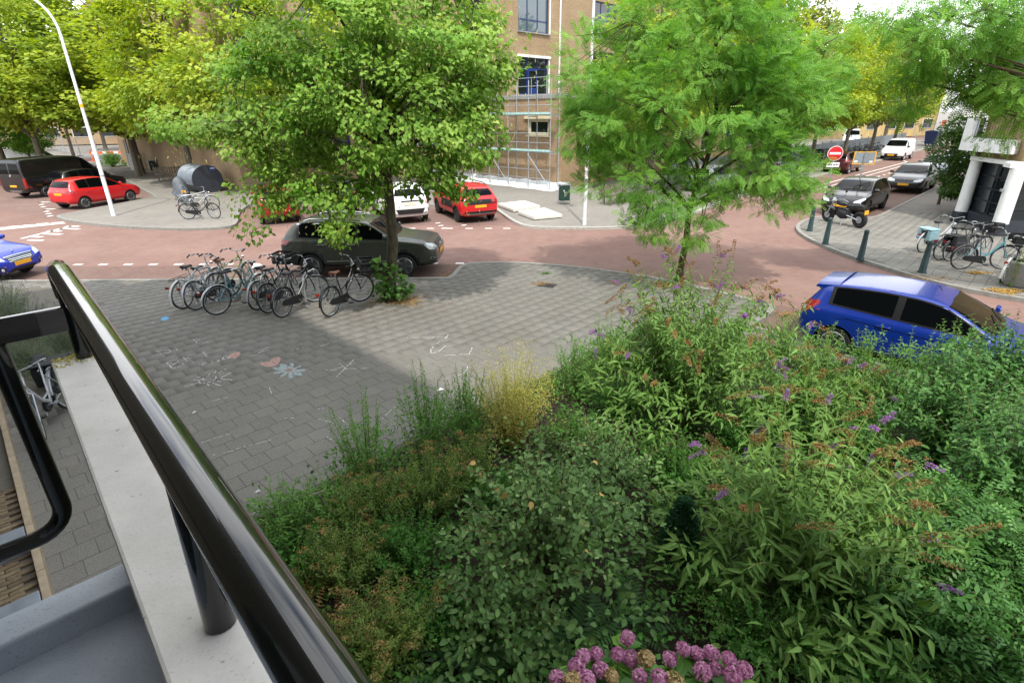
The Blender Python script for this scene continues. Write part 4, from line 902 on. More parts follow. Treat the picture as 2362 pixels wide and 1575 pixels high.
def std_car(name, label, cat, pt, heading, sp, group=None, sw=None, mats={}):
    c = Car(name, label, cat, pt, heading, sp, group); H, hw, X = c.H, c.hw, c.X
    gz0 = sp.get('belt', .655); q = sp.get('win', {})
    xa, xb, xc, xd = q.get('x', (.115, .27, .46, .69)); zt = q.get('zt', .905)
    gl = 'car_glass'
    # side windows: black surround first, then panes
    tb = np.array(sp['tab']); slope = q.get('slope', .075)
    def top(f): return float(np.interp(f, tb[:, 0], tb[:, 5])) - .028
    def lo(f): return gz0 + slope*(xd-f) - .012
    fs = np.linspace(xa+.02, xd, 12)
    out = [(X(f), lo(f)*H-.012) for f in fs] + [(X(f), max(top(f), lo(f)+.02)*H+.014) for f in fs[::-1]]
    c.sides('window_surround', out, 'trim_black', .004, 2)
    def pane(a, b, slant0=0, slant1=0):
        g = np.linspace(a+.006, b-.006, 7); o = [(X(f), (lo(f)+.012)*H) for f in g] + [(X(f), max(top(f)-.006, lo(f)+.02)*H) for f in g[::-1]]
        c.sides('side_window', o, gl, .009, 2)
    if q.get('doors', 5) == 5: pane(xa+.03, xb); pane(xb+.008, xc); pane(xc+.012, xd-.012)
    else: pane(xa+.03, xc-.005); pane(xc+.012, xd-.012)
    ws = q.get('ws', (gz0+.04, .915)); wy0, wy1 = .83*hw, .67*hw
    c.decal('windscreen', [(-wy0, ws[0]*H), (-wy0*.5, (ws[0]-.012)*H), (0, (ws[0]-.016)*H), (wy0*.5, (ws[0]-.012)*H), (wy0, ws[0]*H), (wy1, ws[1]*H), (0, (ws[1]+.012)*H), (-wy1, ws[1]*H)], 'F', gl, None, .008, 4)
    rw = q.get('rw', (.72, .90)); ry0, ry1 = q.get('rwy', (.74, .63))
    c.decal('rear_window', [(-ry0*hw, rw[0]*H), (0, (rw[0]-.008)*H), (ry0*hw, rw[0]*H), (ry1*hw, rw[1]*H), (0, (rw[1]+.008)*H), (-ry1*hw, rw[1]*H)], 'R', gl, None, .008, 4)
    # seams
    for ax in ('S+', 'S-'):
        for f in q.get('seams', (xb+.004, xc+.006, xd-.005)): c.line('door_seam', [(X(f), .25*H), (X(f), .45*H), (X(f)+.0, (gz0-.01)*H)], .009, ax)
        c.line('sill_seam', [(X(.2), .235*H), (X(.45), .225*H), (X(.72), .235*H)], .008, ax)
    c.line('bonnet_seam', [(X(.955), -.72*hw), (X(.9), -.8*hw), (X(.78), -.83*hw)], .008, 'T'); c.line('bonnet_seam', [(X(.955), .72*hw), (X(.9), .8*hw), (X(.78), .83*hw)], .008, 'T')
    c.handles([X(xc)-.13] + ([X(xb)-.12] if q.get('doors', 5) == 5 else []), (gz0-.085)*H, mats.get('handle'))
    c.mirrors(X(xd-.015), (gz0+.03)*H, mats.get('mirror'))
    c.wipers(ws[0]+.005)
    return c
def lights_front(c, o, mat='clear_light', inner=None):
    for k, f in enumerate((o, mirror_y(o))): l = c.decal('headlight', f, 'F', mat, None, .007, 3)
def lights_rear(c, o, side=None, mat='red_light'):
    for f in (o, mirror_y(o)): c.decal('tail_light', f, 'R', mat, None, .007, 3)
    if side: c.sides('tail_light_side', side, mat, .007, 2)
def place_by_wheel(contact, heading, wb, W, front, left):
    h = Vector((heading[0], heading[1], 0)).normalized(); n = Vector((-h.y, h.x, 0))
    return contact - h*(wb/2 if front else -wb/2) - n*((W/2-.02) if left else -(W/2-.02)), h
def emblem(c, ax, y, z, r=.05, kind='disc', mat='chrome'):
    h, n = c.surf(ax, y, z); sg = 1 if ax == 'F' else -1; m = MB()
    if kind == 'disc': m.lathe([(r, 0), (r*.95, .012), (.001, .016)], 16, axis='X'); m.v = [(h.x+sg*(.002+vx), y+vy, z+vz) for vx, vy, vz in m.v]
    elif kind == 'ring':
        m.tube([(h.x+sg*.012, y+r*math.cos(a), z+r*math.sin(a)) for a in np.linspace(0, 2*pi, 17)[:-1]], .008, 5, closed=True)
        for pts in ([(-.6, .55), (-.2, -.7), (0, -.1), (.2, -.7), (.6, .55)], [(-.3, .8), (0, .15), (.3, .8)]): m.tube([(h.x+sg*.012, y+r*a, z+r*b) for a, b in pts], .006, 4)
    elif kind == 'chevron':
        for dz in (0, .035): m.tube([(h.x+sg*.014, y-r, z-.03+dz), (h.x+sg*.014, y, z+.02+dz), (h.x+sg*.014, y+r, z-.03+dz)], .009, 5)
    elif kind == 'lion':
        m.tube([(h.x+sg*.012, y+a*r, z+b*r) for a, b in ((-.5, -1), (-.2, -.2), (-.5, .4), (0, .9), (.5, .5), (.1, .2), (.5, -.3), (.4, -1))], .010, 5)
    m.build('emblem', mat, c.root, True)
def grille(c, ax, y0, y1, z0, z1, bars=4, mat='black_plastic', rim='chrome'):
    g = c.decal('grille', [(-y1, z1), (-y0, z0), (y0, z0), (y1, z1)], ax, mat, None, .006, 3)
    for k in range(bars):
        z = z0+(z1-z0)*(k+.6)/(bars+.2); yy = y0+(y1-y0)*(k+.6)/(bars+.2)-.03; pts = [(q*yy, z) for q in (-1, -.5, 0, .5, 1)]; c.line('grille_bar', pts, .014, ax, rim, .010)
# olive SUV in the lane
h = Vector((2.74, -.1, 0)); ct, h = place_by_wheel(G(722, 641, RZ), h, 2.675, 1.84, False, False)
c = std_car('parked_suv', 'dark olive grey SUV parked in the lane behind the bicycles and lime trunk', 'car', ct, h, dict(tab=SUV, wb=2.675, fo=.93, ro=.85, W=1.84, H=1.62, r=.345, paint='paint_olive', spokes=5, archclad=True, clad=.40, belt=.675, win=dict(x=(.10, .30, .495, .69), zt=.90, rw=(.745, .88))), mats=dict(handle='chrome', mirror='paint_olive'))
H, hw, X = c.H, c.hw, c.X
lights_front(c, [(.42*hw, .50*H), (.60*hw, .565*H), (.86*hw, .60*H), (.90*hw, .555*H), (.66*hw, .49*H)]); grille(c, 'F', .30*hw, .42*hw, .40*H, .56*H, 5)
c.sides('headlight_side', [(X(.925), .575*H), (X(.955), .50*H), (X(.985), .49*H), (X(.985), .53*H), (X(.955), .575*H)], 'clear_light', .007, 2)
c.sides('fog_light', [(X(.955), .33*H), (X(.965), .37*H), (X(.985), .365*H), (X(.985), .335*H)], 'chrome', .008, 2); c.sides('fog_lens', [(X(.962), .337*H), (X(.968), .362*H), (X(.98), .357*H), (X(.98), .342*H)], 'black_plastic', .012, 1)
lights_rear(c, [(.35*hw, .60*H), (.38*hw, .655*H), (.88*hw, .665*H), (.93*hw, .60*H), (.8*hw, .575*H)], [(X(.005), .59*H), (X(.008), .66*H), (X(.075), .655*H), (X(.06), .585*H)])
c.plate('F', .40*H); c.plate('R', .47*H); emblem(c, 'F', 0, .49*H, .06, 'lion')
for ax in ('S+', 'S-'):
    c.line('chrome_strip', [(X(.12), .917*H), (X(.25), .930*H), (X(.45), .928*H), (X(.56), .895*H)], .02, ax, 'chrome', .012); c.line('door_trim', [(X(.30), .30*H), (X(.50), .315*H), (X(.70), .30*H)], .03, ax, 'rim_silver', .008)
    c.line('fuel_cap', [(X(.13), .565*H), (X(.165), .57*H), (X(.175), .53*H), (X(.14), .515*H), (X(.125), .535*H), (X(.13), .565*H)], .007, ax)
for sg in (1, -1):
    m = MB(); m.tube([(X(.16), sg*.66*hw, .965*H), (X(.2), sg*.655*hw, 1.0*H), (X(.4), sg*.65*hw, 1.005*H), (X(.52), sg*.66*hw, .965*H)], .016, 6); m.build('roof_rail', 'chrome', c.root, True)

# blue hatch at the left edge
h = Vector((1, -.035, 0)).normalized(); fr = G(66, 607, .38); ct = fr - h*(2.42/2+.72) + Vector((-.35, .1, 0))
c = std_car('parked_car', 'bright blue hatchback cut off by the left edge, its front facing the street', 'car', ct, h, dict(tab=HATCH, wb=2.54, fo=.78, ro=.70, W=1.74, H=1.46, r=.315, paint='paint_blue', spokes=8))
H, hw, X = c.H, c.hw, c.X
grille(c, 'F', .42*hw, .52*hw, .40*H, .485*H, 3); c.line('grille_rim', [(-.52*hw, .49*H), (0, .495*H), (.52*hw, .49*H), (.43*hw, .395*H), (0, .39*H), (-.43*hw, .395*H), (-.52*hw, .49*H)], .022, 'F', 'chrome', .012)
lights_front(c, [(.56*hw, .43*H), (.60*hw, .50*H), (.86*hw, .56*H), (.92*hw, .52*H), (.86*hw, .45*H)]); emblem(c, 'F', 0, .545*H, .06, 'lion')
c.decal('lower_grille', [(-.52*hw, .20*H), (.52*hw, .20*H), (.44*hw, .27*H), (-.44*hw, .27*H)], 'F', 'black_plastic', None, .006); c.plate('F', .345*H)
for sg in (1, -1):
    o = [(sg*.60*hw, .22*H), (sg*.64*hw, .33*H), (sg*.82*hw, .345*H), (sg*.90*hw, .28*H), (sg*.86*hw, .22*H)]; c.decal('fog_light', o if sg > 0 else o[::-1], 'F', 'black_plastic', None, .006, 2); c.line('fog_rim', o, .022, 'F', 'chrome', .011); emblem(c, 'F', sg*.73*hw, .28*H, .045, 'disc', 'clear_light')

# indigo hatch by the garden, seen from its rear right side
h = Vector((.715, -.70, 0)); ct, h = place_by_wheel(G(1919, 790, RZ+.3)-Vector((0, 0, .3)), h, 2.49, 1.72, False, False); ct.z = RZ
c = std_car('parked_car', 'glossy dark blue three-door hatchback parked beyond the garden shrubs at the right', 'car', ct, h, dict(tab=HATCH, wb=2.49, fo=.80, ro=.70, W=1.72, H=1.41, r=.305, paint='paint_navy', spokes=10, win=dict(slope=.12, x=(.10, .28, .385, .70), zt=.90, doors=3, rw=(.72, .875), seams=(.40, .69))))
H, hw, X = c.H, c.hw, c.X
lights_rear(c, [(.62*hw, .56*H), (.60*hw, .62*H), (.70*hw, .70*H), (.93*hw, .72*H), (.97*hw, .62*H), (.85*hw, .555*H)], [(X(.005), .55*H), (X(.012), .66*H), (X(.075), .735*H), (X(.088), .70*H), (X(.055), .60*H), (X(.03), .555*H)])
c.sides('reversing_light', [(X(.008), .565*H), (X(.012), .62*H), (X(.035), .63*H), (X(.03), .575*H)], 'clear_light', .012, 1)
m = MB()   # roof spoiler
n_ = 13
for i in range(n_):
    y = (-1+2*i/(n_-1))*.70*hw; dz = -.05*(abs(y)/(.7*hw))**3
    for x, z in ((X(.14), .972*H+dz), (X(.048), .935*H+dz), (X(.042), .905*H+dz), (X(.09), .89*H+dz)): m.v.append((x, y, z+.010))
for i in range(n_-1):
    for k in range(4): m.f.append((4*i+k, 4*i+(k+1) % 4, 4*i+4+(k+1) % 4, 4*i+4+k))
m.f += [(0, 1, 2, 3), tuple(4*(n_-1)+k for k in (3, 2, 1, 0))]
me = m.mesh('spoiler', True); bm = bmesh.new(); bm.from_mesh(me); bmesh.ops.recalc_face_normals(bm, faces=bm.faces[:]); bm.to_mesh(me); bm.free(); link('spoiler', me, 'paint_navy', c.root)
c.plate('R', .50*H); m = MB(); m.tube([(X(.50), 0, .985*H), (X(.48), 0, 1.05*H)], .006, 5); m.build('aerial', 'black_plastic', c.root)
m = MB(); m.tube([(X(.04), -.1, .74*H), (X(.02), .1, .74*H), (X(.015), .3, .75*H)], .012, 5); m.build('rear_wiper', 'black_plastic', c.root)
c.line('roof_seam', [(X(.13), -.66*hw), (X(.13), 0), (X(.13), .66*hw)], .008, 'T')
for ax in ('S+', 'S-'):
    c.line('crease_shade_line', [(X(.06), .60*H), (X(.2), .575*H), (X(.45), .54*H), (X(.7), .52*H), (X(.9), .50*H)], .012, ax, 'paint_black', .003); c.line('side_skirt', [(X(.25), .20*H), (X(.5), .195*H), (X(.73), .20*H)], .035, ax, 'trim_black', .006)  # crease is a flat black strip, its shade put in as colour
c.sides('fuel_flap', [(X(.165), .56*H), (X(.165), .615*H), (X(.20), .615*H), (X(.20), .56*H)], 'paint_navy', .006, 1)
for sg in (1, -1): c.line('roof_channel', [(X(.14), sg*.64*hw), (X(.35), sg*.65*hw), (X(.56), sg*.66*hw)], .014, 'T')

# three vehicles in the left bays
YH = Vector((.30, .955, 0)).normalized()
ct, h = place_by_wheel(G(202, 482, RZ), YH, 2.51, 1.69, False, False)
c = std_car('parked_car', 'bright red hatchback in the left bay beside the white lamp post', 'car', ct, h, dict(tab=HATCH, wb=2.51, fo=.80, ro=.64, W=1.70, H=1.50, r=.31, paint='paint_red', spokes=8))
H, hw, X = c.H, c.hw, c.X
lights_rear(c, [(.36*hw, .565*H), (.40*hw, .61*H), (.90*hw, .635*H), (.95*hw, .60*H), (.86*hw, .545*H)], [(X(.004), .555*H), (X(.008), .62*H), (X(.06), .635*H), (X(.05), .57*H)]); c.plate('R', .51*H); emblem(c, 'R', 0, .595*H, .05)
c.decal('bumper_trim', [(-.55*hw, .20*H), (.55*hw, .20*H), (.45*hw, .26*H), (-.45*hw, .26*H)], 'R', 'black_plastic', None, .006)
for sg in (1, -1): o = [(sg*.70*hw, .27*H), (sg*.72*hw, .33*H), (sg*.88*hw, .31*H), (sg*.86*hw, .27*H)]; c.decal('reflector', o if sg > 0 else o[::-1], 'R', 'red_light', None, .007, 1)
c.sides('headlight_side', [(X(.93), .53*H), (X(.96), .46*H), (X(.985), .45*H), (X(.975), .49*H), (X(.95), .53*H)], 'clear_light', .007, 2)
ct = G(132, 455, RZ) + YH*(2.57/2+.66)
c = std_car('parked_car', 'black hatchback squeezed between the black van and the red hatchback', 'car', ct, YH, dict(tab=HATCH, wb=2.57, fo=.80, ro=.66, W=1.74, H=1.50, r=.315, paint='paint_black'))
H, hw, X = c.H, c.hw, c.X; lights_rear(c, [(.55*hw, .56*H), (.55*hw, .61*H), (.93*hw, .63*H), (.95*hw, .58*H)], [(X(.004), .565*H), (X(.008), .62*H), (X(.06), .63*H), (X(.05), .58*H)]); c.plate('R', .42*H); emblem(c, 'R', 0, .58*H, .06)
VH = Vector((.25, .968, 0)).normalized(); ct = G(46, 459, RZ) + VH*(3.3/2+1.0)
c = Car('parked_van', 'long black panel van in the left bay next to the black hatchback', 'van', ct, VH, dict(tab=VAN, wb=3.4, fo=.95, ro=1.05, W=1.98, H=2.22, r=.34, paint='paint_black', clad=.36))
H, hw, X = c.H, c.hw, c.X
def van_front(c, zs0=.60, zs1=.93, sw=(.665, .80)):
    H, hw, X = c.H, c.hw, c.X
    c.decal('windscreen', [(-.84*hw, zs0*H), (0, (zs0-.01)*H), (.84*hw, zs0*H), (.76*hw, zs1*H), (0, (zs1+.01)*H), (-.76*hw, zs1*H)], 'F', 'car_glass', None, .008, 4)
    c.sides('cab_window', [(X(sw[0]), .60*H), (X(sw[1]), .59*H), (X(sw[1]-.02), .65*H), (X(sw[0]+.05), .88*H), (X(sw[0]), .895*H)], 'car_glass', .008, 4)
    c.mirrors(X(sw[1]-.01), .62*H, 'black_plastic'); c.wipers(zs0+.01)
    for ax in ('S+', 'S-'):
        c.line('door_seam', [(X(sw[0]-.008), .2*H), (X(sw[0]-.008), .90*H)], .01, ax); c.line('door_seam', [(X(sw[1]+.01), .2*H), (X(sw[1]+.01), .56*H)], .01, ax); c.line('slide_rail', [(X(.08), .53*H), (X(.45), .53*H)], .02, ax); c.line('door_seam', [(X(.42), .2*H), (X(.42), .9*H)], .01, ax)
    c.handles([X(sw[0])+.12, X(.62)], .46*H)
van_front(c)
for sg in (1, -1): c.decal('rear_window', [(sg*.06*hw, .62*H), (sg*.76*hw, .62*H), (sg*.74*hw, .87*H), (sg*.06*hw, .88*H)][::sg], 'R', 'car_glass', None, .008, 3)
c.line('door_seam', [(0, .2*H), (0, .93*H)], .012, 'R'); lights_rear(c, [(.85*hw, .27*H), (.85*hw, .52*H), (.96*hw, .52*H), (.97*hw, .27*H)], [(X(.002), .27*H), (X(.004), .52*H), (X(.018), .52*H), (X(.018), .27*H)])
c.plate('R', .32*H, y=-.0, w=.5); emblem(c, 'R', -.03, .58*H, .06, 'ring'); c.decal('step_bumper', [(-.9*hw, .15*H), (.9*hw, .15*H), (.9*hw, .22*H), (-.9*hw, .22*H)], 'R', 'rim_silver', None, .02, 2)
WVH = Vector((.92, .39, 0)).normalized()
c = Car('parked_van', 'white van seen over the roof of the long black van', 'van', G(88, 396, RZ), WVH, dict(tab=SVAN, wb=2.9, fo=.9, ro=.8, W=1.85, H=1.9, r=.32, paint='paint_white')); van_front(c, .665, .92, (.60, .735))

# four cars parked in the middle bay, rears toward us
CH = Vector((-.43, .90, 0)).normalized()
ct, h = place_by_wheel(G(1053, 513, RZ), CH, 2.595, 1.73, False, True)
c = std_car('parked_car', 'red crossover with black side panels, rear to us in the middle bay', 'car', ct, h, dict(tab=SUV, wb=2.595, fo=.82, ro=.74, W=1.73, H=1.52, r=.32, paint='paint_red', rim='rim_dark', spokes=5, archclad=True, clad=.30, belt=.68, win=dict(x=(.11, .29, .48, .69), zt=.90, rw=(.745, .90), rwy=(.72, .60))), mats=dict(handle='black_plastic', mirror='black_plastic'))
H, hw, X = c.H, c.hw, c.X
c.sides('airbump_panel', [(X(.27), .36*H), (X(.27), .55*H), (X(.60), .56*H), (X(.62), .37*H)], 'black_plastic', .012, 3); c.decal('rear_panel', [(-.84*hw, .52*H), (-.84*hw, .65*H), (.84*hw, .65*H), (.84*hw, .52*H)], 'R', 'black_plastic', None, .008, 4)
lights_rear(c, [(.56*hw, .535*H), (.56*hw, .635*H), (.90*hw, .64*H), (.92*hw, .545*H)]); c.plate('R', .47*H); emblem(c, 'R', 0, .59*H, .055, 'chevron'); c.decal('bumper_trim', [(-.88*hw, .24*H), (.88*hw, .24*H), (.82*hw, .34*H), (-.82*hw, .34*H)], 'R', 'black_plastic', None, .012, 4); c.line('bumper_strip', [(-.72*hw, .27*H), (0, .265*H), (.72*hw, .27*H)], .03, 'R', 'rim_silver', .018)
for sg in (1, -1):
    m = MB(); m.tube([(X(.18), sg*.64*hw, .975*H), (X(.22), sg*.63*hw, 1.02*H), (X(.5), sg*.63*hw, 1.02*H), (X(.55), sg*.64*hw, .965*H)], .02, 6); m.build('roof_rail', 'black_plastic', c.root, True)
ct, h = place_by_wheel(G(984, 508, RZ), CH, 2.56, 1.77, False, False)
c = std_car('parked_car', 'white compact SUV with dark bumper between lime trunk and red crossover', 'car', ct, h, dict(tab=SUV, wb=2.56, fo=.80, ro=.70, W=1.78, H=1.58, r=.33, paint='paint_white', rim='rim_dark', archclad=True, clad=.33, belt=.68, win=dict(x=(.11, .29, .48, .69), zt=.90, rw=(.745, .89), rwy=(.70, .58))))
H, hw, X = c.H, c.hw, c.X
lights_rear(c, [(.80*hw, .52*H), (.80*hw, .66*H), (.90*hw, .66*H), (.93*hw, .53*H)]); c.decal('badge_bar', [(-.42*hw, .60*H), (.42*hw, .60*H), (.42*hw, .63*H), (-.42*hw, .63*H)], 'R', 'rim_dark', None, .012, 3); c.plate('R', .545*H, 'plate_white'); c.decal('bumper_trim', [(-.9*hw, .26*H), (.9*hw, .26*H), (.88*hw, .41*H), (-.88*hw, .41*H)], 'R', 'black_plastic', None, .012, 4); c.line('bumper_strip', [(-.8*hw, .31*H), (-.5*hw, .27*H), (.5*hw, .27*H), (.8*hw, .31*H)], .035, 'R', 'rim_silver', .018)
ct, h = place_by_wheel(G(738, 499, RZ), CH, 2.75, 1.8, False, True)
c = std_car('parked_car', 'dark grey people carrier hidden behind the low lime branches', 'car', ct, h, dict(tab=SUV, wb=2.75, fo=.85, ro=.8, W=1.82, H=1.64, r=.33, paint='paint_graphite', belt=.675, win=dict(x=(.10, .29, .48, .69), zt=.90, rw=(.74, .89))))
H, hw, X = c.H, c.hw, c.X; lights_rear(c, [(.72*hw, .55*H), (.70*hw, .66*H), (.90*hw, .67*H), (.95*hw, .56*H)], [(X(.004), .55*H), (X(.008), .66*H), (X(.05), .66*H), (X(.05), .56*H)]); c.plate('R', .5*H); c.decal('bumper_trim', [(-.8*hw, .22*H), (.8*hw, .22*H), (.75*hw, .30*H), (-.75*hw, .30*H)], 'R', 'black_plastic', None, .01, 4)
ct, h = place_by_wheel(G(694, 509, RZ), CH, 2.5, 1.7, False, False)
c = std_car('parked_car', 'deep red hatchback glimpsed under the left lime branches', 'car', ct, h, dict(tab=HATCH, wb=2.5, fo=.78, ro=.68, W=1.70, H=1.50, r=.31, paint='paint_darkred'))
H, hw, X = c.H, c.hw, c.X; lights_rear(c, [(.70*hw, .55*H), (.68*hw, .66*H), (.90*hw, .67*H), (.95*hw, .56*H)], [(X(.004), .55*H), (X(.008), .66*H), (X(.05), .66*H), (X(.05), .56*H)]); c.plate('R', .42*H); c.decal('bumper_trim', [(-.8*hw, .19*H), (.8*hw, .19*H), (.75*hw, .26*H), (-.75*hw, .26*H)], 'R', 'black_plastic', None, .01, 4)

# right-hand street
SH = Vector((-.7193, -.6947, 0))
ct, h = place_by_wheel(G(1999, 499, RZ), SH, 2.68, 1.83, True, True)
c = std_car('parked_car', 'glossy black hatchback facing us behind the parked motorcycle', 'car', ct, h, dict(tab=HATCH, wb=2.68, fo=.88, ro=.80, W=1.83, H=1.45, r=.32, paint='paint_black', rim='rim_dark', spokes=5))
H, hw, X = c.H, c.hw, c.X
lights_front(c, [(.50*hw, .42*H), (.55*hw, .47*H), (.88*hw, .56*H), (.92*hw, .52*H), (.75*hw, .43*H)]); grille(c, 'F', .42*hw, .58*hw, .26*H, .44*H, 5, rim='rim_dark'); c.plate('F', .33*H); emblem(c, 'F', 0, .42*H, .06, 'lion')
for sg in (1, -1): c.line('daylight_strip', [(sg*.80*hw, .42*H), (sg*.86*hw, .30*H)], .03, 'F', 'clear_light', .01)
ct, h = place_by_wheel(G(2129, 447, RZ), SH, 2.63, 1.79, True, True)
c = std_car('parked_car', 'dark grey hatchback facing us, second in the row along the right kerb', 'car', ct, h, dict(tab=HATCH, wb=2.63, fo=.86, ro=.76, W=1.79, H=1.47, r=.32, paint='paint_graphite', rim='rim_dark'))
H, hw, X = c.H, c.hw, c.X
lights_front(c, [(.48*hw, .44*H), (.50*hw, .50*H), (.86*hw, .55*H), (.92*hw, .51*H), (.84*hw, .44*H)]); c.decal('grille', [(-.46*hw, .445*H), (.46*hw, .445*H), (.46*hw, .49*H), (-.46*hw, .49*H)], 'F', 'black_plastic', None, .006); emblem(c, 'F', 0, .475*H, .06, 'ring'); c.plate('F', .345*H); c.decal('lower_grille', [(-.80*hw, .17*H), (.80*hw, .17*H), (.74*hw, .27*H), (-.74*hw, .27*H)], 'F', 'black_plastic', None, .008, 3); c.line('chrome_strip', [(-.78*hw, .20*H), (0, .175*H), (.78*hw, .20*H)], .025, 'F', 'chrome', .014)
ct, h = place_by_wheel(G(2183, 414, RZ), SH, 2.7, 1.8, True, True)
c = std_car('parked_car', 'blue grey saloon half behind the dark shrub, third along the right kerb', 'car', ct, h, dict(tab=HATCH, wb=2.7, fo=.85, ro=.85, W=1.8, H=1.45, r=.32, paint='paint_bluegrey'))
H, hw, X = c.H, c.hw, c.X; lights_front(c, [(.48*hw, .43*H), (.50*hw, .50*H), (.86*hw, .54*H), (.92*hw, .50*H), (.84*hw, .43*H)]); c.decal('grille', [(-.40*hw, .37*H), (.40*hw, .37*H), (.36*hw, .48*H), (-.36*hw, .48*H)], 'F', 'black_plastic', None, .008, 3); c.plate('F', .33*H)
ct2 = ct + Vector((.7193, .6947, 0))*6.3
c = std_car('parked_car', 'farthest silver blue car in the row along the right kerb', 'car', ct2, SH, dict(tab=HATCH, wb=2.6, fo=.85, ro=.75, W=1.8, H=1.46, r=.32, paint='paint_silver')); H, hw, X = c.H, c.hw, c.X; lights_front(c, [(.48*hw, .43*H), (.50*hw, .50*H), (.86*hw, .54*H), (.92*hw, .50*H), (.84*hw, .43*H)]); c.plate('F', .33*H)
ct, h = place_by_wheel(G(2084, 371, RZ), SH, 2.78, 1.85, True, True)
c = Car('parked_van', 'small white delivery van with black bumper facing down the right street', 'van', ct, h, dict(tab=SVAN, wb=2.78, fo=.88, ro=.72, W=1.86, H=1.82, r=.33, paint='paint_white', clad=.42)); van_front(c, .665, .92, (.60, .735)); H, hw, X = c.H, c.hw, c.X
lights_front(c, [(.50*hw, .42*H), (.52*hw, .46*H), (.88*hw, .52*H), (.93*hw, .48*H), (.84*hw, .42*H)]); c.plate('F', .27*H); emblem(c, 'F', 0, .44*H, .07, 'chevron'); c.decal('lower_grille', [(-.85*hw, .16*H), (.85*hw, .16*H), (.85*hw, .34*H), (-.85*hw, .34*H)], 'F', 'black_plastic', None, .008, 4); c.plate('F', .28*H)
ct, h = place_by_wheel(G(1957, 402, RZ), -SH, 2.5, 1.7, False, False)
c = std_car('parked_car', 'dark maroon hatchback partly hidden behind the round no entry sign', 'car', ct, h, dict(tab=HATCH, wb=2.5, fo=.75, ro=.7, W=1.7, H=1.52, r=.31, paint='paint_maroon')); H, hw, X = c.H, c.hw, c.X; lights_rear(c, [(.72*hw, .55*H), (.70*hw, .66*H), (.90*hw, .67*H), (.95*hw, .56*H)], [(X(.004), .55*H), (X(.008), .66*H), (X(.05), .66*H), (X(.05), .56*H)]); c.plate('R', .45*H)
for px, py, lb in ((1662, 446, 'silver hatchback seen through the gaps of the feathery tree'), (1812, 408, 'pale silver car showing at the right edge of the feathery tree')):
    c = std_car('parked_car', lb, 'car', G(px, py, RZ)+Vector((-.2, 1.0, 0)), -SH, dict(tab=HATCH, wb=2.55, fo=.8, ro=.7, W=1.75, H=1.5, r=.31, paint='paint_silver')); H, hw, X = c.H, c.hw, c.X; lights_rear(c, [(.72*hw, .55*H), (.70*hw, .66*H), (.90*hw, .67*H), (.95*hw, .56*H)]); c.plate('R', .45*H)
c = Car('parked_van', 'white van with dark bonnet stripes standing behind the grey street fence', 'van', G(1960, 336, .0), Vector((-.5, -.86, 0)), dict(tab=SVAN, wb=3.0, fo=.9, ro=.9, W=1.9, H=1.95, r=.33, paint='paint_white')); c.root.location.z = 0; van_front(c, .665, .92, (.60, .735)); H, hw, X = c.H, c.hw, c.X
for y in (-.25, -.1): c.decal('stripe', [(X(.78), y), (X(.97), y), (X(.97), y+.09), (X(.78), y+.09)], 'T', 'dark_frame', None, .008, 3)
lights_front(c, [(.50*hw, .42*H), (.52*hw, .46*H), (.88*hw, .52*H), (.93*hw, .48*H), (.84*hw, .42*H)])
# ------------------------------------------------------------------ bicycles and a motorcycle
def spokes(m, r, n, w=.0018):
    for k in range(n):
        a = 2*pi*k/n; b = a+(.35 if k % 2 else -.35)
        m.tube([(.02*math.cos(b), .012*(1 if k % 4 < 2 else -1), .02*math.sin(b)), (r*math.cos(a), 0, r*math.sin(a))], w, 3, cap=False)
WHEELS = {}
def wheel_meshes(R=.34, rim='steel', dark=False):
    k = (R, rim)
    if k not in WHEELS:
        tm = MB(); tm.tube([(R*.955*math.cos(a), 0, R*.955*math.sin(a)) for a in np.linspace(0, 2*pi, 33)[:-1]], .019, 6, closed=True)
        rm = MB(); rm.tube([(R*.885*math.cos(a), 0, R*.885*math.sin(a)) for a in np.linspace(0, 2*pi, 33)[:-1]], .012, 5, closed=True); rm.lathe([(.03, -.03), (.03, .03)], 8, axis='Y')
        sm = MB(); spokes(sm, R*.88, 24, .0022)
        ms = (tm.mesh('tyre', True), rm.mesh('rim', True), sm.mesh('spokes')); ms[0].materials.append(M['rubber']); ms[1].materials.append(M[rim]); ms[2].materials.append(M['steel']); WHEELS[k] = ms
    return WHEELS[k]
def add_wheel(parent, loc, steer, R, rim, lean_m=None):
    w = bpy.data.objects.new('wheel', None); COL.objects.link(w); w.parent = parent; w.location = loc; w.rotation_euler = (0, 0, steer); w.empty_display_size = .05
    for n_, me in zip(('tyre', 'rim', 'spokes'), wheel_meshes(R, rim)): o = bpy.data.objects.new(n_, me); COL.objects.link(o); o.parent = w
    return w
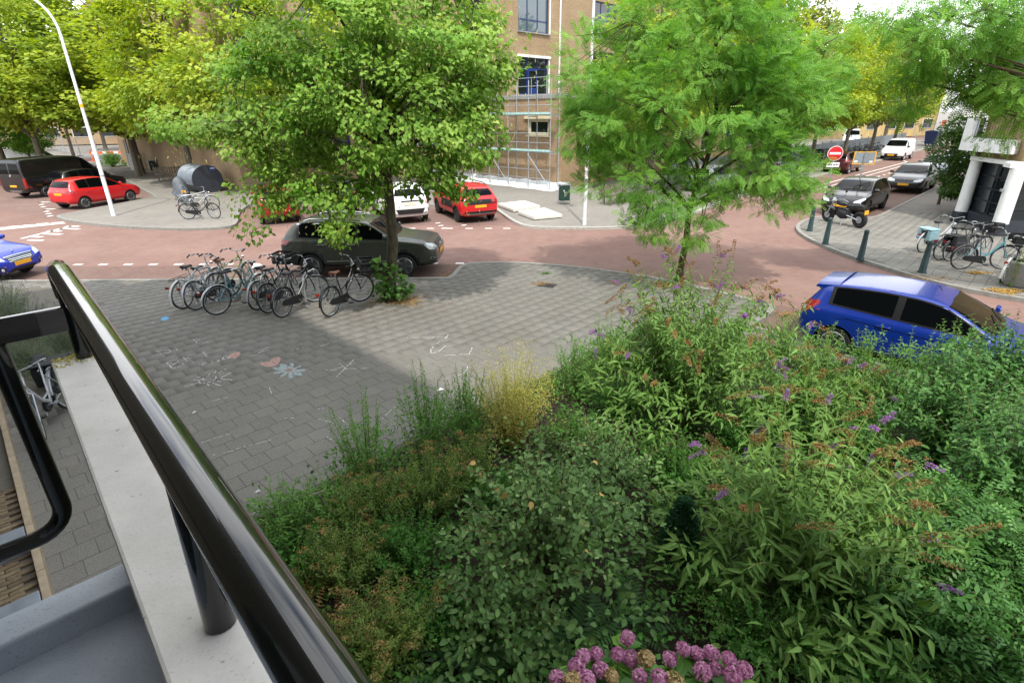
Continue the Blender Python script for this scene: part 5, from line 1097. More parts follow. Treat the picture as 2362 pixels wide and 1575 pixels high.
def bicycle(label, rear, theta, frame='frame_black', style='step', steer=0., lean=0., saddle='bag_black', crate=None, carrier=True, chaincase=True, rim='steel', guard=None, group=None, bag=None, R=.345, light_tape=False):
    """rear: ground point of the rear tyre; theta: heading from +y toward +x"""
    h = Vector((math.sin(theta), math.cos(theta), 0)); wb = 1.12
    c = Vector((rear[0], rear[1], rear[2] if len(rear) > 2 else 0)) + h*wb/2
    root = thing('bicycle', label, 'bicycle', c, math.atan2(h.y, h.x), group); root.rotation_euler = (lean, 0, math.atan2(h.y, h.x)); root.rotation_mode = 'XYZ'
    A = Vector((-wb/2, 0, R)); B = Vector((wb/2, 0, R)); BB = Vector((-.09, 0, .29)); ST = Vector((-.24, 0, .78)); HT = Vector((.33, 0, .93)); HB = Vector((.40, 0, .72))
    def fr(p):   # steering turn about the head axis
        ax = (HT-HB).normalized(); return Matrix.Rotation(steer, 3, ax) @ (Vector(p)-HB) + HB
    m = MB(); r = .016
    m.tube([BB, ST], r, 8); m.tube([ST, ST+Vector((-.03, 0, .13))], .013, 8); m.tube([HB, HT], .02, 8)
    if style == 'step': m.tube(bez(HB+Vector((0, 0, .03)), (.14, 0, .40), BB+Vector((.02, 0, .03)), 9), .021, 8); m.tube(bez(HT-Vector((0, 0, .06)), (.10, 0, .56), BB.lerp(ST, .42), 9), .013, 8)
    elif style == 'low': m.tube([HB+Vector((0, 0, .08)), (.12, 0, .46), BB+Vector((.0, 0, .05))], .028, 8); m.tube([BB.lerp(ST, .35), (.08, 0, .45)], .014, 8)
    else: m.tube([HT-Vector((0, 0, .05)), ST-Vector((0, 0, .03))], .016, 8); m.tube([HB+Vector((0, 0, .03)), BB], .019, 8)
    for s_ in (1, -1): m.tube([BB+Vector((0, s_*.03, 0)), A+Vector((0, s_*.06, 0))], .010, 6); m.tube([ST+Vector((.0, s_*.015, -.08)), A+Vector((0, s_*.06, 0))], .009, 6)
    m.build('frame', frame, root, True)
    m = MB()
    Bc = fr(B)
    for s_ in (1, -1): m.tube([fr(HB), fr(HB+Vector((.01, s_*.055, -.03))), fr(B+Vector((-.03, s_*.058, .12))), fr(B+Vector((0, s_*.055, 0)))], .011, 6)
    m.build('fork', frame, root, True)
    m = MB(); T = HT+Vector((-.01, 0, .10)); m.tube([fr(HT), fr(T)], .012, 8)
    pts = [(-.20, .29, .04), (-.10, .30, .07), (-.02, .24, .08), (.03, .10, .03), (.03, 0, 0), (.03, -.10, .03), (-.02, -.24, .08), (-.10, -.30, .07), (-.20, -.29, .04)]
    m.tube([fr(T+Vector(p)) for p in pts], .011, 7); hb = m.build('handlebar', 'steel' if frame != 'frame_black' or rim == 'steel' else 'frame_black', root, True)
    m = MB()
    for s_ in (1, -1): m.tube([fr(T+Vector((-.22, s_*.288, .038))), fr(T+Vector((-.10, s_*.302, .071)))], .018, 8); m.tube([fr(T+Vector((-.02, s_*.22, .07))), fr(T+Vector((-.09, s_*.26, .045)))], .007, 5)
    m.lathe([(.02, 0), (.024, .02), (.001, .035)], 8, tuple(fr(T+Vector((0, .15, .06))))); m.build('grip', 'black_plastic', hb, True)
    sa = ST+Vector((-.03, 0, .15)); m = MB()
    for i, (x, wd, z) in enumerate(((-.14, .085, .03), (-.10, .10, .038), (-.03, .085, .026), (.05, .045, .02), (.12, .022, .015), (.15, .012, .002))):
        for j in range(10): a = 2*pi*j/10; m.v.append((sa.x+x, sa.y+wd*math.cos(a), sa.z+z+(.022 if math.sin(a) > 0 else .035)*math.sin(a)))
    for i in range(5):
        for j in range(10): m.f.append((i*10+j, i*10+(j+1) % 10, i*10+10+(j+1) % 10, i*10+10+j))
    m.f += [tuple(range(9, -1, -1)), tuple(50+j for j in range(10))]; sd = m.build('saddle', saddle, root, True)
    m = MB()
    for s_ in (1, -1): m.lathe([(.018, -.04), (.02, 0), (.018, .02)], 6, (sa.x-.09, s_*.05, sa.z-.01))
    m.build('saddle_spring', 'steel', sd)
    add_wheel(root, A, 0, R, rim); add_wheel(root, Bc, steer, R, rim)
    g = guard or frame
    for nm, cen, a0, a1, st in (('mudguard', A, rad(5), rad(185), 0), ('mudguard', B, rad(20), rad(170), 1)):
        m = MB(); q = []
        for a in np.linspace(a0, a1, 15):
            for dy, dr in ((-.028, 0), (-.016, .014), (.016, .014), (.028, 0)):
                p = Vector((cen.x+(R+.018+dr)*math.cos(a), dy, cen.z+(R+.018+dr)*math.sin(a))); m.v.append(tuple(fr(p)) if st else tuple(p))
        for i in range(14):
            for j in range(3): m.f.append((i*4+j, i*4+j+1, i*4+5+j, i*4+4+j))
        m.build(nm, g, root, True)
    m = MB(); m.lathe([(.085, -.008), (.085, .008)], 18, (BB.x, -.05, BB.z), 'Y')
    m.tube([BB+Vector((0, -.07, 0)), BB+Vector((.10, -.075, -.13))], .009, 6); m.tube([BB+Vector((0, .07, 0)), BB+Vector((-.10, .075, .13))], .009, 6); m.tube([BB+Vector((0, -.07, 0)), BB+Vector((0, .07, 0))], .018, 8); cr = m.build('crank', 'steel', root, True)
    m = MB(); m.box(BB+Vector((.10, -.125, -.13)), (.09, .09, .022)); m.box(BB+Vector((-.10, .125, .13)), (.09, .09, .022)); m.build('pedal', 'black_plastic', cr)
    if chaincase:
        m = MB(); out = []
        for a in np.linspace(rad(-80), rad(90), 9): out.append((BB.x+.11*math.cos(a), BB.z+.11*math.sin(a)))
        for a in np.linspace(rad(95), rad(265), 9): out.append((A.x+.065*math.cos(a), A.z+.065*math.sin(a)))
        n = len(out); m.v = [(x, -.072, z) for x, z in out]+[(x, -.042, z) for x, z in out]; m.f = [tuple(range(n)), tuple(range(2*n-1, n-1, -1))]+[(i, i+n, (i+1) % n+n, (i+1) % n) for i in range(n)]; m.build('chain_case', 'black_plastic', root)
    else:
        m = MB(); m.tube([BB+Vector((0, -.05, .085)), A+Vector((0, -.05, .04))], .006, 4); m.tube([BB+Vector((0, -.05, -.085)), A+Vector((0, -.05, -.04))], .006, 4); m.build('chain', 'rubber', root)
    zc = 2*R+.065
    if carrier:
        m = MB()
        for s_ in (1, -1): m.tube([(-.26, s_*.05, zc+.01), (-.45, s_*.07, zc), (-.80, s_*.07, zc), (-.84, s_*.04, zc)], .007, 6); m.tube([A+Vector((0, s_*.07, 0)), (-.66, s_*.07, zc)], .006, 5); m.tube([A+Vector((0, s_*.07, 0)), (-.48, s_*.07, zc)], .006, 5)
        for x in (-.5, -.6, -.7, -.8): m.tube([(x, -.07, zc), (x, .07, zc)], .006, 5)
        m.tube([(-.84, -.04, zc), (-.84, .04, zc)], .007, 6); m.build('carrier', 'frame_black' if frame != 'frame_silver' else 'steel', root, True)
    m = MB(); m.box((A.x-R-.045, 0, A.z+.27), (.035, .075, .05)); m.build('rear_light', 'red_light', root)
    m = MB(); m.lathe([(.015, -.03), (.04, .01), (.042, .03), (.001, .034)], 10, axis='X'); m.v = [tuple(fr((HB.x+.10+v[0], v[1], HB.z+.12+v[2]))) for v in m.v]; m.build('headlamp', 'chrome', root, True)
    m = MB(); m.tube([(-.20, .05, .24), (-.24, .17, .008)], .009, 5); m.build('kick_stand', 'steel', root)
    if light_tape:
        m = MB(); m.box((A.x-R-.02, 0, A.z-.02), (.012, .05, .26)); m.build('white_rear_strip', 'white_paint', root)
    if crate:
        bx, bw, bh, mt = crate; cz = zc+.05 if bx == 'front' else zc+.03; x0 = (HB.x+.12) if bx == 'front' else -.82; L = .36
        m = MB(); tk = .012
        m.bbox((x0, -bw/2, cz), (x0+L, bw/2, cz+tk))
        for z in (cz+.04, cz+bh*.5, cz+bh-.05): pass
        for (a, b) in (((x0, -bw/2), (x0+L, -bw/2)), ((x0+L, -bw/2), (x0+L, bw/2)), ((x0+L, bw/2), (x0, bw/2)), ((x0, bw/2), (x0, -bw/2))):
            for z0, z1 in ((cz+.013, cz+.09), (cz+bh*.5, cz+bh*.62), (cz+bh-.045, cz+bh)): m.bar((a[0], a[1], (z0+z1)/2), (b[0], b[1], (z0+z1)/2), tk, z1-z0)
            for q in np.linspace(0, 1, 7): px, py = a[0]+(b[0]-a[0])*q, a[1]+(b[1]-a[1])*q; m.bbox((px-.009, py-.009, cz+.013), (px+.009, py+.009, cz+bh-.02))
        if bx == 'front': m.v = [tuple(fr(v)) for v in m.v]
        cr_ = m.build('crate', mt, root)
        if bx == 'front':
            m = MB(); m.tube([fr((x0, -.12, cz)), fr((x0+L, -.12, cz))], .009, 5); m.tube([fr((x0, .12, cz)), fr((x0+L, .12, cz))], .009, 5)
            for s_ in (1, -1): m.tube([fr((x0+L*.7, s_*.12, cz)), fr(B+Vector((0, s_*.065, 0)))], .007, 5)
            m.build('front_rack', 'frame_black', root)
    if bag:
        for s_ in (1, -1):
            m = MB(); m.box((-.60, s_*.15, zc-.16), (.38, .13, .32)); me = m.mesh('pannier'); bevel_mesh(me, .035, 3)
            if bag == 'pannier_blue' or s_ == 1 or bag == 'bag_black': link('pannier', me, bag, root)
        m = MB(); m.box((-.60, 0, zc+.022), (.39, .44, .03)); me = m.mesh('pannier_flap'); bevel_mesh(me, .01, 2); link('pannier_flap', me, bag, root)
    return root
GR = 'bicycles at the plaza racks'
bicycle('white bicycle with white mudguards, leftmost in the plaza row', G(428, 711), rad(13), 'white_paint', 'step', .15, .05, guard='white_paint', group=GR, light_tape=True, chaincase=False)
bicycle('silver bicycle with dark blue saddle, second from left in the plaza row', G(459, 714), rad(14), 'frame_silver', 'low', -.25, -.04, 'frame_darkblue', group=GR, chaincase=True, guard='frame_silver')
bicycle('green bicycle with brown saddle behind the teal one in the plaza row', G(503, 692), rad(17), 'frame_green', 'mens', .2, .03, 'leather_brown', guard='frame_silver', group=GR)
bicycle('teal ladies bicycle leaning in the middle of the plaza row', G(507, 725), rad(31), 'frame_teal', 'step', .3, .09, 'bag_black', guard='frame_silver', chaincase=False, group=GR)
b5 = bicycle('black bicycle carrying a wide black front crate in the plaza row', G(598, 714), rad(12), 'frame_black', 'step', .1, .05, crate=('front', .44, .26, 'black_plastic'), guard='frame_silver', group=GR)
bicycle('black bicycle with red rear lamp just right of the crate bicycle', G(625, 721), rad(13), 'frame_black', 'step', -.2, -.05, group=GR)
bicycle('worn black bicycle with large chain case and front wheel turned outward', G(657, 731), rad(18), 'frame_black', 'mens', -.75, .04, guard='frame_black', group=GR)
b8 = bicycle('black bicycle with a black crate and brown saddle beside the lime trunk', G(766, 729), rad(20), 'frame_black', 'step', -.7, .03, 'leather_brown', crate=('front', .36, .27, 'black_plastic'), group=GR)
m = MB(); p = G(593, 640, .9); m.lathe([(.001, 0), (.09, .01), (.12, .06), (.08, .12), (.03, .15), (.001, .15)], 10); m.v = [(x*1.3, y, z) for x, y, z in m.v]; o = m.build('shopping_bag', 'bag_white', None, True); o.location = W(596, 622, 12.95); props(o, 'crumpled white and red bag lying in the front crate of a bicycle', 'bag')
m = MB(); m.box((0, .0, .075), (.1, .08, .05)); m.build('red_print', 'sign_red', o)
def rack(label, p, theta, h=.78, L=.62, group='bicycle racks on the plaza'):
    t_ = thing('bicycle_rack', label, 'bicycle rack', p, pi/2-theta, group)
    m = MB(); m.tube([(-L/2, 0, -.02), (-L/2, 0, h-.16), (-L/2+.05, 0, h-.05), (-L/2+.15, 0, h), (L/2-.15, 0, h), (L/2-.05, 0, h-.05), (L/2, 0, h-.16), (L/2, 0, -.02)], .024, 10); m.build('hoop', 'steel', t_, True)
    m = MB()
    for s_ in (1, -1): m.lathe([(.05, 0.002), (.05, .01), (.03, .014)], 10, (s_*L/2, 0, 0))
    m.build('foot_plate', 'steel', t_)
for px, py, lb in ((726, 697, 'steel hoop rack left of the lone crate bicycle'), (553, 693, 'steel hoop rack behind the teal bicycle'), (632, 700, 'steel hoop rack among the black bicycles'), (480, 690, 'steel hoop rack behind the silver bicycle')): rack(lb, G(px, py), rad(16))
# left island
GL = 'bicycles on the island opposite'
bicycle('black bicycle standing side-on in front on the island opposite', G(437, 506), rad(84), 'frame_black', 'step', -.35, .05, guard='frame_black', group=GL)
bicycle('grey bicycle behind the black one near the covered scooter', G(433, 488), rad(72), 'frame_silver', 'mens', .25, -.05, group=GL)
rack('steel hoop rack on the island opposite', G(462, 497), rad(60), group='bicycle racks elsewhere')
# right corner
GC = 'bicycles in front of the corner building'
bicycle('bicycle with light blue panniers outside the corner building', G(2127, 583), rad(72), 'frame_silver', 'step', .3, .06, bag='pannier_blue', group=GC)
bicycle('black bicycle with silver handlebar behind the teal blue one', G(2166, 600), rad(75), 'frame_black', 'step', .2, .04, group=GC)
bicycle('black bicycle with a black front crate behind the teal blue one', G(2190, 603), rad(78), 'frame_black', 'mens', .1, -.02, crate=('front', .40, .27, 'black_plastic'), group=GC, bag='bag_black')
bicycle('teal blue bicycle nearest the bollard outside the corner building', G(2213, 621), rad(92), 'frame_teal', 'low', -.3, .05, group=GC, crate=('front', .38, .2, 'black_plastic'), guard='frame_black')
bicycle('black bicycle with white mudguard strip by the concrete block at the right edge', G(2310, 653), rad(55), 'frame_black', 'step', .2, .05, group=GC, light_tape=True, guard='white_paint')
bicycle('dark bicycle parked against the corner building beyond the first column', G(2193, 462), rad(50), 'frame_black', 'mens', .3, .08, group=GC)
# by our wall
fN = G(104, 1020); rN = G(146, 957); d_ = (fN-rN).normalized()
bicycle('silver bicycle locked beside the brick wall below the balcony', fN-d_*1.12, math.atan2(d_.x, d_.y), 'frame_silver', 'low', .25, .07, guard='frame_silver', bag='bag_black', R=.345, saddle='bag_black')
# row along the street fence
proto = None
FD = math.atan2(.7193, .6947)
k_ = 0
for i in range(16):
    a = 12.6+i*2.05; p = st(a, 10.4+.12*math.sin(i*2.1)); lb = 'dark bicycle along the grey street fence, %s from the near end of the row' % ['first', 'second', 'third', 'fourth', 'fifth', 'sixth', 'seventh', 'eighth', 'ninth', 'tenth', 'eleventh', 'twelfth', 'thirteenth', 'fourteenth', 'fifteenth', 'sixteenth'][i]
    if i in (0, 1): b = bicycle(lb, (p.x, p.y, 0), FD-pi/2+rad(20), 'frame_black', 'step' if i else 'mens', .3, .05, group='bicycles along the street fence'); protoB = b
    else: b = copy_tree(protoB); b.location = (p.x, p.y, 0); b.rotation_euler = (rad(3*math.sin(i*3.7)), 0, FD*0+protoB.rotation_euler.z+.25*math.sin(i*5.1)); b['label'] = lb
# motorcycle
rM = G(1980, 526); fM = G(1899, 509); hM = (fM-rM).normalized(); wbM = 1.46
mc = thing('motorcycle', 'black motorcycle parked on the pavement nose behind the bollards', 'motorcycle', rM+hM*wbM/2, math.atan2(hM.y, hM.x)); mc.rotation_euler = (rad(-6), 0, math.atan2(hM.y, hM.x))
for nm, x, r, w_ in (('wheel', -wbM/2, .315, .075), ('wheel', wbM/2, .30, .055)):
    wl = bpy.data.objects.new(nm, None); COL.objects.link(wl); wl.parent = mc; wl.location = (x, 0, r)
    m = MB(); m.tube([((r-w_)*math.cos(a), 0, (r-w_)*math.sin(a)) for a in np.linspace(0, 2*pi, 29)[:-1]], w_, 8, closed=True); m.build('tyre', 'rubber', wl, True)
    m = MB(); m.lathe([(r-w_*1.75, -.04), (r-w_*1.6, -.045), (r-w_*1.6, .045), (r-w_*1.75, .04)], 24, axis='Y')
    for k in range(5): a = 2*pi*k/5; m.bar((.02*math.cos(a), 0, .02*math.sin(a)), ((r-w_*1.7)*math.cos(a), 0, (r-w_*1.7)*math.sin(a)), .03, .03)
    m.lathe([(.05, -.05), (.05, .05)], 12, axis='Y'); m.build('rim', 'rim_dark', wl, True); m = MB(); m.lathe([(.09, .052), (.13, .052), (.13, .058), (.09, .058)], 20, axis='Y'); m.build('brake_disc', 'steel', wl)
def blob(nm, prof, mat, parent=mc, n=12):
    """prof: list of (x, half width, z low, z high)"""
    m = MB()
    for x, wd, z0, z1 in prof:
        for j in range(n): a = 2*pi*j/n; m.v.append((x, wd*math.cos(a), (z0+z1)/2+(z1-z0)/2*math.sin(a)))
    for i in range(len(prof)-1):
        for j in range(n): m.f.append((i*n+j, i*n+(j+1) % n, (i+1)*n+(j+1) % n, (i+1)*n+j))
    m.f += [tuple(range(n-1, -1, -1)), tuple((len(prof)-1)*n+j for j in range(n))]; return m.build(nm, mat, parent, True)
blob('fuel_tank', [(-.12, .08, .74, .86), (-.02, .15, .72, .93), (.15, .17, .72, .99), (.30, .14, .74, .98), (.36, .07, .80, .92)], 'paint_black')
blob('seat', [(-.78, .07, .80, .87), (-.68, .11, .76, .89), (-.40, .13, .74, .85), (-.15, .11, .74, .83), (-.05, .07, .76, .84)], 'bag_black')
blob('engine', [(-.22, .12, .32, .52), (-.15, .2, .26, .62), (.05, .22, .22, .66), (.22, .16, .28, .66), (.30, .08, .36, .56)], 'rim_dark')
blob('tail_fairing', [(-.86, .03, .82, .86), (-.78, .07, .76, .86), (-.6, .10, .70, .82)], 'paint_black')
m = MB(); m.tube([(.1, -.16, .30), (-.1, -.19, .26), (-.35, -.2, .30)], .03, 8); m.tube([(-.35, -.2, .30), (-.45, -.2, .36), (-.72, -.2, .44)], .055, 10); m.build('exhaust', 'black_plastic', mc, True)
m = MB()
for s_ in (1, -1): m.tube([(wbM/2, s_*.1, .30), (.42, s_*.1, .92)], .026, 8); m.tube([(-.22, s_*.1, .42), (-wbM/2, s_*.1, .315)], .028, 8)
m.build('fork', 'steel', mc, True)
m = MB(); m.tube([(.30, .36, 1.03), (.38, .25, 1.0), (.42, 0, .98), (.38, -.25, 1.0), (.30, -.36, 1.03)], .014, 7); hbm = m.build('handlebar', 'frame_black', mc, True)
for s_ in (1, -1): m = MB(); m.tube([(.34, s_*.28, 1.02), (.32, s_*.34, 1.16)], .006, 5); m.lathe([(.001, -.015), (.05, -.01), (.055, .01), (.001, .016)], 10, (.32, s_*.34, 1.2), 'X'); m.build('mirror', 'black_plastic', hbm, True)
m = MB(); m.lathe([(.04, -.07), (.085, -.02), (.09, .04), (.001, .055)], 14, (.50, 0, .90), 'X'); m.build('headlamp', 'clear_light', mc, True)
blob('front_mudguard', [(wbM/2-.28, .05, .48, .55), (wbM/2-.12, .07, .57, .63), (wbM/2+.05, .07, .59, .64), (wbM/2+.22, .05, .50, .56)], 'paint_black')
m = MB(); m.box((-.97, -.0, .62), (.015, .19, .15)); m.build('number_plate', 'plate_yellow', mc); m = MB(); m.tube([(-.80, 0, .74), (-.95, 0, .62)], .015, 5); m.build('plate_bracket', 'black_plastic', mc)
m = MB(); m.tube([(-.1, .1, .3), (-.12, .26, .012)], .014, 6); m.build('side_stand', 'steel', mc)
# ------------------------------------------------------------------ street furniture
def lamp_post(label, p, h, arm, r0=.075):
    t_ = thing('lamp_post', label, 'lamp post', p)
    a = Vector(arm); n = a.normalized()
    pts = [(0, 0, -.05), (0, 0, 2.), (0, 0, h*.6), (0, 0, h)] + [tuple(n*(1.5*(1-math.cos(q)))+Vector((0, 0, h+1.5*math.sin(q)))) for q in np.linspace(.2, 1.35, 7)]
    e = Vector(pts[-1]); pts += [tuple(e+n*.8+Vector((0, 0, .12)))]
    k = len(pts); m = MB(); m.tube(pts, [r0*1.15, r0*1.1, r0*.85, r0*.7]+[r0*.6]*(k-4), 14); m.build('pole', 'lamp_white', t_, True)
    m = MB(); m.tube([(0, 0, -.02), (0, 0, .3)], r0*1.32, 14); m.build('base_sleeve', 'lamp_white', t_, True)
    hd = Vector(pts[-1]); m = MB(); m.bar(hd-n*.05, hd+n*.6, .2, .1); me = m.mesh('lamp_head'); bevel_mesh(me, .03, 2); link('lamp_head', me, 'galvanised', t_)
    m = MB(); m.lathe([(r0*.98, 0), (r0*1.0, .01), (r0*1.0, .12), (r0*.98, .13)], 14, (0, 0, 4.6)); m.build('sticker_band', 'sign_yellow', t_)
    m = MB(); m.lathe([(r0*1.14, 0), (r0*1.16, .005), (r0*1.16, .05), (r0*1.14, .055)], 14, (0, 0, 1.75)); m.build('clamp_ring', 'steel', t_)
lamp_post('white lamp post with curved top rising from the left island beside the red hatchback', G(263, 498), 7.3, (-1, .15, 0))
lamp_post('white lamp post behind the feathery tree near the concrete slabs', G(1348, 519), 9.5, (.2, -1, 0), .058)
for px, py, lb in ((1867, 533, 'dark green bollard nearest the motorcycle'), (1903, 564, 'dark green bollard second from the motorcycle'), (1984, 598, 'dark green bollard third from the motorcycle, alone mid-pavement'), (2126, 629, 'dark green bollard closest to the parked bicycles')):
    t_ = thing('bollard', lb, 'bollard', G(px, py), 0, 'green bollards along the corner kerb')
    m = MB(); m.lathe([(.11, -.02), (.11, .02), (.092, .06), (.064, .80)], 16); m.build('shaft', 'bollard_green', t_, True); m = MB(); m.lathe([(.068, .80), (.073, .815), (.073, .85), (.066, .862)], 16); m.build('collar', 'bollard_green', t_, True); m = MB(); m.lathe([(.066, .861), (.06, .885), (.03, .90), (.001, .902)], 16); m.build('cap', 'bollard_green', t_, True)
# signs
p = G(1948, 470); sgn = thing('no_entry_sign', 'round red no entry sign with white bar above a small white plate', 'road sign', p+Vector((-.3, .3, 0)))
tgt = W(1926, 354, p.y+.25); sgn.location = (tgt.x, tgt.y, 0); zc = tgt.z
m = MB(); m.tube([(0, 0, -.02), (0, 0, zc+.3)], .03, 10); m.build('pole', 'galvanised', sgn, True)
def disc(nm, r, y, mat, n=32, rot=0):
    m = MB(); m.lathe([(.001, y-.006), (r, y-.006), (r, y+.006), (.001, y+.006)], n, (0, 0, 0), 'Y'); m.v = [(x, yy, z+zc) for x, yy, z in m.v]; return m.build(nm, mat, sgn)
disc('sign_rim', .335, -.042, 'sign_white'); f = disc('sign_face', .31, -.050, 'sign_red'); m = MB(); m.bbox((-.24, -.064, zc-.05), (.24, -.057, zc+.05)); m.build('white_bar', 'sign_white', f)
m = MB(); m.bbox((-.28, -.05, zc-.62), (.28, -.038, zc-.40)); sp_ = m.build('sub_plate', 'sign_white', sgn); m = MB()
for i, x in enumerate((-.2, -.1, .02, .13)): m.bbox((x, -.054, zc-.54), (x+.07, -.0505, zc-.49))
m.build('sub_plate_pictogram', 'plate_text', sp_); sgn.rotation_euler = (0, 0, rad(-12))
p = G(1968, 480); s2 = thing('street_sign', 'yellow framed rectangular sign seen from its grey back on a slim pole', 'road sign', p); tz = W(1991, 365, p.y).z
m = MB(); m.tube([(0, 0, -.02), (0, 0, tz+.28)], .03, 10); m.build('pole', 'galvanised', s2, True)
m = MB(); m.bbox((-.42, .035, tz-.24), (.42, .048, tz+.24)); m.build('sign_back', 'sign_back', s2); m = MB()
for a, b in (((-.46, -.27), (.46, -.235)), ((-.46, .235), (.46, .27)), ((-.46, -.234), (-.42, .234)), ((.42, -.234), (.46, .234))): m.bbox((a[0], .03, tz+a[1]), (b[0], .052, tz+b[1]))
m.build('yellow_frame', 'sign_yellow', s2)
m = MB()
for x, z in ((-.33, -.15), (.3, -.16)): m.bbox((x-.07, .028, tz+z-.04), (x+.07, .034, tz+z+.04))
m.build('sticker', 'sign_white', s2)
m = MB()
for z in (-.1, .1): m.bbox((-.05, -.035, tz+z-.02), (.05, .035, tz+z+.02))
m.build('clamp', 'steel', s2); s2.rotation_euler = (0, 0, rad(-8))
# concrete slabs lying on the pavement
for pts, lb in ((((1148, 477), (1184, 491), (1246, 482), (1210, 470)), 'pale concrete slab lying flat beside the red crossover, the farther of two'), (((1195, 496), (1232, 509), (1297, 503), (1256, 487)), 'pale concrete slab lying flat nearer the kerb, the closer of two')):
    Q = [G(*q, .0) for q in pts]; c_ = sum(Q, Vector())/4; m = MB(); m.prism([tuple((q-c_)[:2]) for q in Q], .03, .16); me = m.mesh('concrete_slab'); bevel_mesh(me, .012, 2); o = link('concrete_slab', me, 'concrete_white'); o.location = c_; props(o, lb, 'concrete slab', 'concrete slabs lying on the school pavement')
    m = MB(); d = (Q[2]-Q[1]).normalized()
    for s_ in (.25, .75): e0 = Q[0].lerp(Q[3], s_)*.98+c_*.02-c_; e1 = Q[1].lerp(Q[2], s_)*.98+c_*.02-c_; m.bar((e0.x, e0.y, .016), (e1.x, e1.y, .016), .08, .028)
    m.build('bearer', 'wood_grey', o)
def litter_bin(label, p, rz):
    t_ = thing('waste_bin', label, 'waste bin', p, rz)
    m = MB(); m.prism([(-.24, -.17), (.24, -.17), (.26, .17), (-.26, .17)], .18, .92); me = m.mesh('bin_body'); bevel_mesh(me, .02, 2); link('bin_body', me, 'bin_green', t_)
    m = MB()
    for s_ in (1, -1): m.tube([(s_*.29, 0, -.02), (s_*.29, 0, .98), (s_*.26, 0, 1.03)], .025, 8); m.tube([(s_*.24, 0, .8), (s_*.3, 0, .8)], .02, 6)
    m.tube([(-.26, 0, 1.03), (.26, 0, 1.03)], .025, 8); m.build('stand', 'galvanised', t_, True)
    m = MB(); m.bbox((-.27, -.2, .921), (.27, .2, .96)); m.build('lid', 'galvanised', t_)
    m = MB()   # white tidy-man style pictogram strokes
    for a, b in (((-.05, .62), (.0, .5)), ((0, .5), (-.04, .38)), ((0, .5), (.06, .40)), ((-.03, .58), (.07, .60))): m.bar((a[0], -.186, a[1]), (b[0], -.186, b[1]), .02, .01)
    m.lathe([(.001, -.005), (.03, -.005), (.03, .005), (.001, .005)], 10, (-.06, -.186, .67), 'Y'); m.build('pictogram', 'sign_white', t_)
litter_bin('dark green litter bin with white pictogram at the school corner', G(1301, 471), rad(8)); litter_bin('dark litter bin beside the slatted bench on the left', G(357, 398), rad(30))
def bench(label, p, rz):
    t_ = thing('bench', label, 'bench', p, rz)
    for k in range(5): m = MB(); m.bbox((-.9, -.25+.1*k, .43), (.9, -.17+.1*k, .465)); m.build('seat_slat', 'wood_grey', t_)
    for k in range(12): m = MB(); m.bar((-.85+.155*k, .27, .50), (-.85+.155*k, .36, .92), .10, .025); m.build('back_slat', 'wood_grey', t_)
    for s_ in (-.75, .75): m = MB(); m.bar((s_, -.2, 0), (s_, -.2, .428), .06, .06); m.bar((s_, .22, 0), (s_, .26, .48), .06, .06); m.bar((s_, -.24, .405), (s_, .26, .405), .05, .045); m.build('leg', 'wood_grey', t_)
    m = MB(); m.bar((-.92, .29, .55), (.92, .29, .55), .03, .05); m.bar((-.92, .37, .86), (.92, .37, .86), .03, .05); m.build('back_rail', 'wood_grey', t_)
bench('grey slatted bench near the brick wall on the left', G(396, 417), rad(40)); bench('grey slatted bench half hidden behind the feathery tree', G(1425, 470), rad(38))
# bicycle drum shelter
dp = G(462, 447); dr = thing('bicycle_drum', 'grey ribbed steel bicycle drum shelter on the left pavement', 'bike shelter', dp+Vector((-.5, 1.2, 0)), rad(-40)); R_ = .78; Ld = 2.2
m = MB(); n = 40
m.lathe([(R_, -Ld/2), (R_, Ld/2)], 40, (0, 0, .72), 'X'); m.v = [(x, y*1.05, max(z, .02)) for x, y, z in m.v]; m.build('drum_shell', 'dark_base', dr, True)
for k in range(26):
    x = -Ld/2+.05+k*(Ld-.1)/25; m = MB(); m.tube([(x, 1.05*(R_+.02)*math.cos(a), .72+(R_+.02)*math.sin(a)) for a in np.linspace(-.3, pi+.3, 19)], .022, 5); m.build('rib', 'zinc', dr, True)
for s_ in (1, -1): m = MB(); m.lathe([(.001, 0), (R_+.06, 0), (R_+.06, .03), (.001, .03)], 32, (s_*(Ld/2+.02)-(.03 if s_ < 0 else 0), 0, .72), 'X'); m.v = [(x, y*1.05, max(z, .01)) for x, y, z in m.v]; e_ = m.build('end_panel', 'dark_base', dr)
m = MB(); m.bbox((Ld/2+.055, .2, 1.2), (Ld/2+.062, .55, 1.45)); m.build('blue_sticker', 'blue_frame', e_); m = MB(); m.bbox((Ld/2+.063, .25, 1.34), (Ld/2+.066, .5, 1.38)); m.build('sticker_text', 'sign_white', e_)
